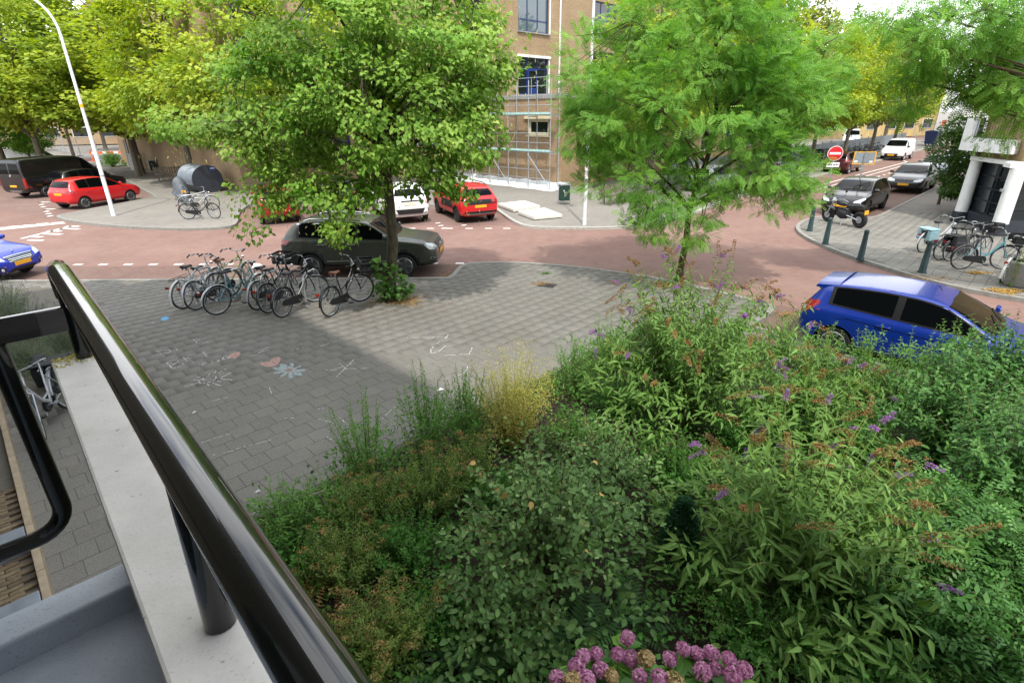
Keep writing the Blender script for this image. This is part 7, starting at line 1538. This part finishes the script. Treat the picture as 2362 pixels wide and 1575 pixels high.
def along(rng, P, spacing, t0):
    """points, tangents and parameter along stems"""
    n, k, _ = P.shape; out = [], [], [], []
    seg = np.linalg.norm(np.diff(P, axis=1), axis=2).sum(1); cnt = np.maximum(2, (seg*(1-t0)/spacing).astype(int)); idx = np.repeat(np.arange(n), cnt)
    u = np.concatenate([np.linspace(t0, 1, c) for c in cnt])*(k-1); i = np.minimum(u.astype(int), k-2); f = (u-i)[:, None]
    A, B = P[idx, i], P[idx, i+1]; rank = np.concatenate([np.arange(c) for c in cnt]); return A+(B-A)*f, unit(B-A), u/(k-1), idx, rank
def leafy(rng, P, spacing, t0, L, Wr, tpl, lv, droop=.2, opp=True, spread=.9, updir=.8, bias=0., taper=.45):
    Q, T, u, idx, rank = along(rng, P, spacing, t0); n = len(Q); ref = unit(np.cross(T, np.array([.13, .2, 1.])+rng.normal(size=(len(P), 3))[idx]*.5)); ref2 = np.cross(T, ref)
    ang = (rank % 2)*(pi/2)+rng.normal(size=n)*.35 if opp else rank*2.4
    side = ref*np.cos(ang)[:, None]+ref2*np.sin(ang)[:, None]; cr = rng.random(len(P))[idx]
    for sg in ((1, -1) if opp else (1,)):
        D = unit(side*sg*spread+T*.45+np.array([0, 0, -droop])+rng.normal(size=(n, 3))*.16); N = unit(T*.35+np.array([0, 0, updir])+rng.normal(size=(n, 3))*.3)
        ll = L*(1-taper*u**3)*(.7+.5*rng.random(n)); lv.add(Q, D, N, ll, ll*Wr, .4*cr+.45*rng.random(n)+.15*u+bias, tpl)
    return lv
def shrub(name, label, base, n, h, spread, spacing, L, Wr, tpl, mat, seed, cat='shrub', t0=.2, droop=.2, arch=.25, opp=True, lean=(0, 0), stem='twig', r=(.008, .002), group=None, hvar=.35, side=0, base_r=.15, k=10, spread_l=.9, dome=.55):
    rng = np.random.default_rng(seed); root = thing(name, label, cat, (base[0], base[1], 0), 0, group); P = stems(rng, n, h, spread, base_r, lean, arch, hvar, k)
    if side:   # side twigs
        i = rng.integers(0, n, n*side); j = rng.integers(int(k*.3), k-1, n*side); B = P[i, j]; d = unit(rng.normal(size=(n*side, 3))+np.array([0, 0, .5])); ln = (.16+.22*rng.random(n*side))*max(h, .8)*.6; t = np.linspace(0, 1, 5)[None, :, None]; Q = B[:, None]+d[:, None]*t*ln[:, None, None]+np.array([0, 0, -.06])*t*t
    stem_mesh(P, *r).build('stems', stem, root)
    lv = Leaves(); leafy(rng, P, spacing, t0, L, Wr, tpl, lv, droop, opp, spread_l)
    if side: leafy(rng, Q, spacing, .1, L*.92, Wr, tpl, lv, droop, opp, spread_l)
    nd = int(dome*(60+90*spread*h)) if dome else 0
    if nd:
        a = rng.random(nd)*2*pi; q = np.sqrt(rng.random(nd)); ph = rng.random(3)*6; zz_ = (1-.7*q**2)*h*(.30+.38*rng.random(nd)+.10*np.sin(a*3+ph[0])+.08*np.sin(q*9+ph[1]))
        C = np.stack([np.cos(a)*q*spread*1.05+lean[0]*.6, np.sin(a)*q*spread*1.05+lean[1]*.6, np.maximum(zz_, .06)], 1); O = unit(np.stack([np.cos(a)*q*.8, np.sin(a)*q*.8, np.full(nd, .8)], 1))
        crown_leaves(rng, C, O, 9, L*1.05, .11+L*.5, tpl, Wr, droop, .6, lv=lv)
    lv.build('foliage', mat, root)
    return root, P, rng
def heads(rng, root, pts, name, mat, R, n, size, flat=.35):
    lv = Leaves()
    for p in pts:
        d = rand_dirs(rng, n); d[:, 2] = np.abs(d[:, 2])*flat; q = np.array(p)+d*R*(rng.random(n)**.4)[:, None]; lv.add(q, d+np.array([0, 0, .4])+rng.normal(size=(n, 3))*.4, rand_dirs(rng, n)+np.array([0, 0, 1.]), size*(.6+.8*rng.random(n)), size*.8, rng.random(n), 'diamond')
    o = lv.build(name, mat, root); o['kind'] = 'stuff'; return o
def panicle(rng, p, d, L, r, n, size, lv):
    d = unit(np.array(d, float)[None])[0]; t = rng.random(n); bend = np.array([0, 0, -.25*L])*(t**2)[:, None]; a = rand_dirs(rng, n); a -= d*(a@d)[:, None]; a = unit(a)
    q = np.array(p)+d*(t*L)[:, None]+bend+a*(r*(1-t*.75)*np.sqrt(rng.random(n)))[:, None]; lv.add(q, a+d*.3, rand_dirs(rng, n), size*(.6+.7*rng.random(n)), size*.8, rng.random(n), 'diamond'); return lv
# upright wand shrubs at the edge of the plaza
GW = 'upright wand shrubs at the plaza edge'
for i, (px, py, n, h, sp, lb) in enumerate(((845, 1075, 34, 1.15, .42, 'upright wand shrub nearest the tool handle at the plaza edge'), (985, 1010, 34, 1.25, .42, 'tall upright wand shrub left of the yellow dry plant'), (1075, 985, 26, 1.2, .35, 'upright wand shrub touching the yellow dry plant'), (640, 1185, 34, .72, .45, 'low wispy green shrub beside the handrail'), (745, 1165, 30, .7, .42, 'low wispy green shrub around the tool handle'), (1330, 870, 30, 1.05, .45, 'upright wand shrub between yellow plant and far butterfly bush'), (1400, 810, 26, .95, .40, 'slender wand shrub at the far corner of the bed'))):
    shrub('wand_shrub', lb, G(px, py, .35), n, h*1.3, sp, .035, .055, .36, 'lance', 'leaf_wand', 40+i, t0=.12, arch=.12, droop=0., hvar=.55, side=1, group=GW, stem='twig_green', r=(.005, .0015), dome=.55)
GSp = 'spiraea bushes with brown flower heads'
for i, (px, py, n, h, sp, lb) in enumerate(((860, 1165, 80, .85, .48, 'spiraea with brown flower heads below the tool handle'), (985, 1120, 80, .9, .5, 'spiraea with brown flower heads left of the round-leaved shrub'), (1080, 1065, 60, .85, .4, 'spiraea with brown flower heads below the yellow plant'), (790, 1280, 70, .75, .45, 'shaded spiraea close to the handrail'), (900, 1420, 90, .75, .5, 'spiraea with tan flower heads at the bottom beside the ferns'), (830, 1500, 60, .6, .4, 'lowest spiraea at the bottom edge beside the handrail'), (2080, 1180, 80, 1.0, .45, 'yellowish spiraea between butterfly bush and dogwood'))):
    root, P, rng = shrub('spiraea_bush', lb, G(px, py, .4), n, h, sp, .030, .048, .30, 'lance', 'leaf_spiraea', 60+i, t0=.2, arch=.2, droop=.1, side=2, group=GSp, r=(.004, .0015)); tips = P[rng.permutation(n)[:int(n*.32)], -1]; heads(rng, root, tips, 'flower_heads', 'seed_tan', .045, 26, .016)
# yellow dry plant
root, P, rng = shrub('dry_plant', 'yellow dried seed plant glowing in the sun at the middle of the bed', G(1180, 985, .3), 160, 1.6, .62, .06, .04, .3, 'lance', 'leaf_yellow', 81, t0=.05, arch=.1, hvar=.5, side=3, stem='leaf_yellow', r=(.003, .001), dome=.35); heads(rng, root, P[:, -1], 'seed_heads', 'leaf_yellow', .06, 14, .014, 1.); heads(rng, root, P[:, -3], 'seed_heads', 'leaf_yellow', .05, 10, .014, 1.)
# round-leaved shrub in the middle, its largest leaves as single pieces
root, P, rng = shrub('round_leaved_shrub', 'large shrub with rounded grey-green leaves in the middle of the bed', G(1270, 1270, .5), 85, 1.75, .95, .055, .072, .62, 'ovate', 'leaf_broad', 91, t0=.25, arch=.3, droop=.3, side=4, opp=False, r=(.009, .002))
lm = []
for q in range(6):
    lv = Leaves(); lv.add(np.zeros((1, 3)), np.array([[1., 0, 0]]), np.array([[0, 0, 1.]]), .078, .05, np.array([q/5]), 'ovate'); me = lv.mesh('leaf'); me.materials.append(M['leaf_broad'] if q < 5 else M['leaf_gold']); lm.append(me)
Qp, Tq, u_, idx_, rk_ = along(rng, P, .05, .45); sel = rng.permutation(len(Qp))[:260]
for j, i in enumerate(sel):
    o = bpy.data.objects.new('leaf', lm[5 if j % 13 == 0 else j % 5]); COL.objects.link(o); o.parent = root; o.location = Qp[i]+rng.normal(size=3)*.02; d = Vector(tuple(unit((rand_dirs(rng, 1)+np.array([[0, -.3, -.25]]))[0:1])[0])); z_ = Vector(tuple(rng.normal(size=3)*.4+np.array([0, -.3, 1.]))); y_ = z_.cross(d).normalized(); z_ = d.cross(y_); o.matrix_local = Matrix.Translation(o.location) @ Matrix((d, y_, z_)).transposed().to_4x4()
shrub('round_leaved_shrub', 'lower arm of rounded leaves hanging near the ferns', G(1130, 1400, .4), 36, .95, .55, .05, .072, .62, 'ovate', 'leaf_broad', 93, t0=.3, arch=.35, droop=.35, side=3, opp=False, lean=(.1, -.1))
shrub('round_leaved_shrub', 'back part of the rounded-leaf shrub behind the yellow plant', G(1400, 1080, .5), 46, 1.25, .7, .05, .062, .6, 'ovate', 'leaf_broad', 94, t0=.3, arch=.25, droop=.25, side=3, opp=False)
# butterfly bushes
def buddleia(label, base, n, h, sp, seed, nv, nb, lean=(0, 0)):
    root, P, rng = shrub('butterfly_bush', label, base, n, h, sp, .075, .15, .24, 'lance', 'leaf_buddleia', seed, t0=.3, arch=.22, droop=.45, side=2, lean=lean, stem='twig_green', r=(.009, .003), group='butterfly bushes', hvar=.45)
    tips = P[:, -1]; dirs = unit(P[:, -1]-P[:, -2]); o = rng.permutation(n*3)
    for j in range(nv+nb):
        i = int(o[j] % n); d = dirs[i]+rng.normal(size=3)*.55+np.array([0, -.35, -.05]); p = tips[i]+rng.normal(size=3)*.09*(j >= n); lv = Leaves()
        violet = j < nv; L = .15 if violet else .23; panicle(rng, p, d, L*(.7+.6*rng.random()), .024 if violet else .030, 150, .013 if violet else .016, lv); lv.build('flower_spike' if violet else 'dry_flower_spike', 'petal_violet' if violet else 'seed_brown', root)
    return root
buddleia('tall butterfly bush with brown and violet flower spikes before the feathery tree', G(1575, 960, .2), 84, 2.65, 1.35, 101, 26, 62)
buddleia('near butterfly bush with drooping brown and violet spikes', G(1830, 1290, .4), 74, 2.0, 1.15, 102, 20, 40)
buddleia('butterfly bush in front of the dark blue hatchback', G(1890, 930, .6), 40, 1.45, .85, 103, 7, 22)
# dogwood-like shrubs on the right
GD = 'dark leafy shrubs on the right of the bed'
for i, (px, py, n, h, sp, z, lb) in enumerate(((2180, 1020, 60, 1.7, .85, .8, 'tall dark leafy shrub filling the right edge'), (2320, 1180, 60, 1.8, .8, .8, 'dark leafy shrub above the grey boards at the right'), (2200, 1330, 55, 1.15, .7, .5, 'dark leafy shrub with arching sprays low at the right'), (2060, 1430, 50, .9, .65, .4, 'low leafy shrub at the bottom right'), (2290, 930, 50, 1.8, .6, .9, 'leafy shrub in front of the dark blue bonnet'), (2240, 1520, 40, .8, .55, .3, 'arching leafy sprays at the bottom right corner'))):
    fy = i in (2, 5)
    shrub('leafy_shrub', lb, G(px, py, z*.6), n, h*1.12, sp, .11 if fy else .058, .24 if fy else .092, .9 if fy else .46, 'ash' if fy else 'lance', 'leaf_dogwood', 120+i, t0=.2, arch=.25, droop=.35, side=3, group=GD, r=(.008, .002))
GV = 'upright leafy shoots before the dark blue hatchback'
for i, (px, py, h, lb) in enumerate(((1890, 850, 1.25, 'leafy shoots before the rear wheel of the dark blue hatchback'), (1985, 880, 1.35, 'leafy shoots before the dark blue hatchback door'), (2080, 900, 1.45, 'leafy shoots before the dark blue hatchback front door'), (2190, 900, 1.6, 'tall leafy shoots below the dark blue wing mirror'), (1800, 800, 1.0, 'leafy shoots left of the dark blue hatchback'))):
    shrub('leafy_shoots', lb, G(px, py, .35), 30, h*1.05, .40, .05, .066, .40, 'lance', 'leaf_wand', 140+i, t0=.1, arch=.1, droop=.1, hvar=.5, side=1, group=GV, stem='twig_green', r=(.006, .002), dome=.5)
# small-leaved mats that fill the bed
GM = 'small-leaved mounds filling the bed'
for i, (px, py, n, h, sp, L, lb) in enumerate(((1750, 1440, 130, .75, .75, .030, 'small-leaved mound right of the hydrangea'), (1930, 1500, 120, .65, .65, .030, 'small-leaved mound at the bottom right of the bed'), (1640, 1330, 110, .8, .6, .028, 'small-leaved mound behind the hydrangea'), (1430, 930, 120, .8, .6, .034, 'small-leaved mound right of the yellow plant'), (1560, 1080, 120, .8, .65, .034, 'small-leaved mound around the dark conifer'), (1700, 1000, 110, .85, .6, .036, 'small-leaved mound between the butterfly bushes'), (1950, 1020, 110, .9, .65, .036, 'small-leaved mound behind the near butterfly bush'), (1330, 1000, 100, .7, .5, .034, 'small-leaved mound behind the round-leaved shrub'), (1150, 1130, 70, .7, .45, .036, 'small-leaved mound left of the round-leaved shrub'), (1990, 1270, 110, .85, .55, .032, 'small-leaved mound below the near butterfly bush'), (680, 1270, 80, .5, .45, .04, 'small-leaved mound beside the handrail'), (2080, 1540, 90, .6, .5, .03, 'small-leaved mound at the bottom edge right'), (940, 1265, 120, .7, .45, .036, 'small-leaved mound between the spiraeas and the round-leaved shrub'), (1010, 1400, 110, .55, .4, .036, 'small-leaved mound above the bottom ferns'))):
    shrub('small_leaved_shrub', lb, G(px, py, .3), int(n*.62), h, sp, .032, L*1.06, .62, 'diamond', 'leaf_small', 160+i, t0=.1, arch=.3, droop=.15, side=3, group=GM, r=(.003, .001))
# ferns
def fern(label, base, n, L, mat, seed):
    rng = np.random.default_rng(seed); root = thing('fern', label, 'fern', (base[0], base[1], 0), 0, 'ferns in the bed')
    for i in range(n):
        a = 2*pi*i/n+rng.normal()*.25; d = np.array([math.cos(a), math.sin(a), .75+.3*rng.random()]); lv = Leaves(); lv.add(np.array([[0, 0, .03]]), d[None], np.array([[-math.cos(a)*.5, -math.sin(a)*.5, 1.]]), np.array([L*(.7+.4*rng.random())]), np.array([L*.85]), rng.random(1), 'fern')
        v = lv.V[0]; s_ = v@unit(d[None])[0]; v[:, 2] -= .35*np.clip(s_, 0, 9)**2/L; v[:, 2] = np.maximum(v[:, 2], .02); lv.V[0] = v; lv.build('frond', mat, root)
for i, (px, py, n, L, mt, lb) in enumerate(((1190, 1530, 12, .75, 'leaf_fern', 'green fern at the bottom left of the hydrangea'), (1330, 1470, 11, .7, 'leaf_fern', 'green fern behind the hydrangea heads'), (1040, 1530, 10, .65, 'leaf_fern', 'green fern at the bottom beside the spiraea'), (740, 1300, 9, .55, 'leaf_fern_brown', 'withered brown fern beside the handrail'), (800, 1420, 9, .55, 'leaf_fern_brown', 'withered brown fern low beside the handrail'), (1450, 1420, 10, .6, 'leaf_fern', 'green fern in the shade of the round-leaved shrub'))): fern(lb, G(px, py, .2), n, L, mt, 200+i)
# small dark conifer
rng = np.random.default_rng(230); cb2 = G(1560, 1300, .2); root = thing('dwarf_conifer', 'slim dark green dwarf conifer among the butterfly bushes', 'conifer', cb2); lv = Leaves(); n = 4200; t = rng.random(n); a = rng.random(n)*2*pi; r = (.20*(1-t)**.7+.03)*np.sqrt(rng.random(n)); P_ = np.stack([np.cos(a)*r, np.sin(a)*r, .05+.7*t], 1)
lv.add(P_, np.stack([np.cos(a), np.sin(a), np.full(n, .9)], 1)+rng.normal(size=(n, 3))*.3, rand_dirs(rng, n), .05, .016, rng.random(n), 'lance'); lv.build('foliage', 'leaf_conifer', root); m = MB(); m.tube([(0, 0, -.02), (0, 0, .7)], [.025, .005], 6); m.build('trunk', 'twig', root)
# hydrangea
hb = G(1480, 1590, .5); hy = thing('hydrangea', 'pink hydrangea with many round flower heads at the bottom edge', 'hydrangea', (hb.x, hb.y, 0)); rng = np.random.default_rng(240)
hd = [(1447, 1472, 1), (1345, 1513, 1), (1375, 1508, 1), (1330, 1540, 1), (1385, 1545, 1), (1425, 1510, 1), (1455, 1520, 1), (1490, 1520, 2), (1285, 1565, 1), (1320, 1572, 2), (1352, 1568, 1), (1475, 1560, 1), (1520, 1565, 1), (1575, 1497, 1), (1606, 1508, 1), (1640, 1508, 1), (1680, 1520, 1), (1715, 1545, 1), (1545, 1520, 1), (1652, 1545, 1), (1620, 1550, 1), (1555, 1572, 2), (1410, 1560, 2), (1690, 1560, 1)]
m = MB()
for px, py, k in hd:
    c_ = np.array(G(px, py, .72+.12*rng.random()))-np.array([hb.x, hb.y, 0]); n = 170; lv = Leaves(); d = rand_dirs(rng, n); d[:, 2] = d[:, 2]*.8+.15; q = c_+d*(.042+.014*rng.random(n))[:, None]*(.85+.3*rng.random())
    tang = unit(np.cross(d, rand_dirs(rng, n))); lv.add(q, tang, d+rng.normal(size=(n, 3))*.5, .021, .019, rng.random(n), 'diamond'); lv.add(q, -tang, d+rng.normal(size=(n, 3))*.5, .021, .019, rng.random(n), 'diamond'); lv.build('flower_head', 'petal_pink' if k == 1 else 'petal_tan', hy); m.tube([(c_[0]*.5, c_[1]*.5, .02), tuple(c_*np.array([.9, .9, .6])), tuple(c_)], [.006, .005, .004], 5)
    lv = Leaves(); nl = 7; a = rng.random(nl)*2*pi; D = np.stack([np.cos(a), np.sin(a), np.full(nl, -.1)], 1); lv.add(np.repeat((c_-np.array([0, 0, .09]))[None], nl, 0), D, np.array([0, 0, 1.])+rng.normal(size=(nl, 3))*.25, .14, .085, rng.random(nl), 'ovate'); lv.build('leaf_rosette', 'leaf_hydrangea', hy)
m.build('stems', 'twig_green', hy, True)
# ground ivy that closes the gaps
rng = np.random.default_rng(250); n = 26000; X_ = rng.uniform(-4, 9, n*2); Y_ = rng.uniform(.5, 11, n*2); k = inside(GARDEN, X_, Y_); X_, Y_ = X_[k][:n], Y_[k][:n]; n = len(X_); lv = Leaves(); hz = .06+.55*rng.random(n)*(.5+.5*np.sin(X_*3.1)*np.cos(Y_*2.7)); P_ = np.stack([X_, Y_, np.abs(hz)], 1)
lv.add(P_, rand_dirs(rng, n)*np.array([1, 1, .4]), np.array([0, 0, 1.])+rng.normal(size=(n, 3))*.4, .06*(.6+.7*rng.random(n)), .045, rng.random(n)*.9, 'diamond'); o = lv.build('ground_ivy', 'leaf_small', None); props(o, 'low ivy and weeds covering the soil of the front garden', 'ground cover', kind='stuff')
# lavender at the left
GLv = 'lavender bushes below the left railing'
for i, (px, py, lb) in enumerate(((60, 745, 'lavender bush with violet spikes seen through the railing, farther'), (150, 770, 'lavender bush beside the handrail post'), (60, 810, 'grey-green lavender bush nearest the silver bicycle'), (130, 850, 'low grey-green bush under the flat railing bar'), (20, 700, 'lavender bush at the left edge towards the kerb'))):
    root, P, rng = shrub('lavender_bush', lb, G(px, py+25, .1), 150, .95 if i < 2 or i == 4 else .75, .6, .028, .04, .2, 'lance', 'leaf_lavender', 260+i, t0=.15, arch=.12, droop=0., hvar=.4, side=1, group=GLv, stem='leaf_lavender', r=(.002, .001), dome=.4)
    if i in (0, 1, 4):
        lv = Leaves()
        for p in P[rng.permutation(120)[:60], -1]: panicle(rng, p, (rng.normal()*.2, rng.normal()*.2, 1), .09, .013, 18, .014, lv)
        lv.build('flower_spikes', 'petal_lavender', root)
# fallen leaves and dry grass
def litter(label, cx, cy, rx, ry, n, seed, z=.006, mat='litter', size=.035, cat='fallen leaves'):
    rng = np.random.default_rng(seed); a = rng.random(n)*2*pi; r = rng.random(n)**.75*(.75+.25*np.sin(a*3+seed)+.22*np.sin(a*7+seed*2)); P = np.stack([cx+np.cos(a)*r*rx, cy+np.sin(a)*r*ry, z+.012*rng.random(n)], 1); lv = Leaves(); lv.add(P, rand_dirs(rng, n)*np.array([1, 1, .15]), np.array([0, 0, 1.])+rng.normal(size=(n, 3))*.3, size*(.5+.8*rng.random(n)), size*.5, rng.random(n), 'diamond'); o = lv.build('fallen_leaves', mat, None); props(o, label, cat, kind='stuff')
litter('brown fallen leaves around the lime trunk', b1.x+.25, b1.y-.05, .75, .5, 1500, 300); litter('fallen leaves scattered under the lime tree', b1.x+.3, b1.y-.1, 3.2, 2.2, 700, 301); litter('fallen leaves under the bicycle row', -6.0, 12.6, 2.4, .8, 420, 302)
litter('heap of brown leaves at the foot of the feathery tree', b2.x-.45, b2.y-.35, .55, .45, 1500, 303); p = G(1255, 655); litter('leaves collected around the drain cover', p.x-.1, p.y, .45, .25, 260, 304); p = G(1055, 625); litter('leaves along the kerb beside the parking lane', p.x-.25, p.y-.3, .35, .7, 500, 305, RZ+.012)
p = G(1100, 415); litter('leaves blown along the sheet at the school wall', p.x+1, p.y-1.5, 3.2, 1.6, 1800, 306); p = G(545, 500); litter('leaves beside the island kerb near the deep red hatchback', p.x+.6, p.y+1.2, 1.1, 2.4, 1600, 307, RZ+.012); p = G(1815, 715); litter('leaves in the gutter behind the dark blue hatchback', p.x, p.y, .5, .3, 420, 308, RZ+.012)
p = G(2310, 672); litter('dry straw on the pavement beside the concrete block', p.x+.1, p.y, .55, .28, 700, 309, .008, 'leaf_gold', .07, 'dry grass'); p = G(2255, 630); litter('dry straw under the teal blue bicycle', p.x, p.y, .45, .18, 320, 310, .008, 'leaf_gold', .06, 'dry grass'); p = G(2180, 650); litter('leaves along the corner kerb behind the dark blue roof', p.x-.1, p.y+.3, 1.6, .5, 500, 311); p = G(450, 485); litter('leaves on the island around the covered scooter', p.x, p.y+1.5, 2.2, 2.4, 500, 312)
root, P, rng = shrub('hollyhock', 'spindly hollyhock with pale seed stalk at the right edge', G(2325, 660), 5, 1.25, .22, .12, .11, .8, 'ovate', 'leaf_wand', 320, t0=.05, arch=.05, opp=False, stem='twig_green', r=(.009, .004), cat='plant', dome=0); lv = Leaves(); panicle(rng, P[0, -4], (0, 0, 1), .45, .03, 90, .03, lv); lv.build('seed_stalk', 'leaf_yellow', root)
root, P, rng = shrub('weed_shrub', 'weedy shrub growing at the foot of the left site fence', G(262, 385), 60, 1.5, 1.0, .09, .14, .5, 'diamond', 'leaf_wand', 321, t0=.1, side=3)
m = MB(); p = G(1235, 627); q = G(1262, 631); m.tube([tuple(p+Vector((-.2, .03, .012))), tuple(p+Vector((.05, 0, .02))), tuple(q)], [.004, .004, .002], 5); tw_ = m.build('fallen_twig', 'twig'); props(tw_, 'leafy twig lying on the plaza near the lane end', 'twig'); lv = Leaves(); rng = np.random.default_rng(5); lv.add(np.repeat(np.array(q)[None], 26, 0)+rng.normal(size=(26, 3))*np.array([.09, .05, .01])+np.array([0, 0, .02]), rand_dirs(rng, 26)*np.array([1, 1, .2]), np.array([0, 0, 1.])+rng.normal(size=(26, 3))*.2, .09, .05, rng.random(26), 'ovate'); lv.build('twig_leaves', 'leaf_shrub', tw_)
# moss on the end of the parapet ledge
rng = np.random.default_rng(400); n = 420; P_ = np.stack([2.49-.10*rng.random(n)**2.2, -.01-.16*rng.random(n), np.full(n, 3.371)], 1); lv = Leaves(); lv.add(P_, rand_dirs(rng, n)*np.array([1, 1, .3])+np.array([0, 0, .25]), np.array([0, 0, 1.])+rng.normal(size=(n, 3))*.4, .009*(.5+rng.random(n)), .007, rng.random(n), 'diamond'); o = lv.build('moss', 'leaf_yellow', bal); o['kind'] = 'stuff'
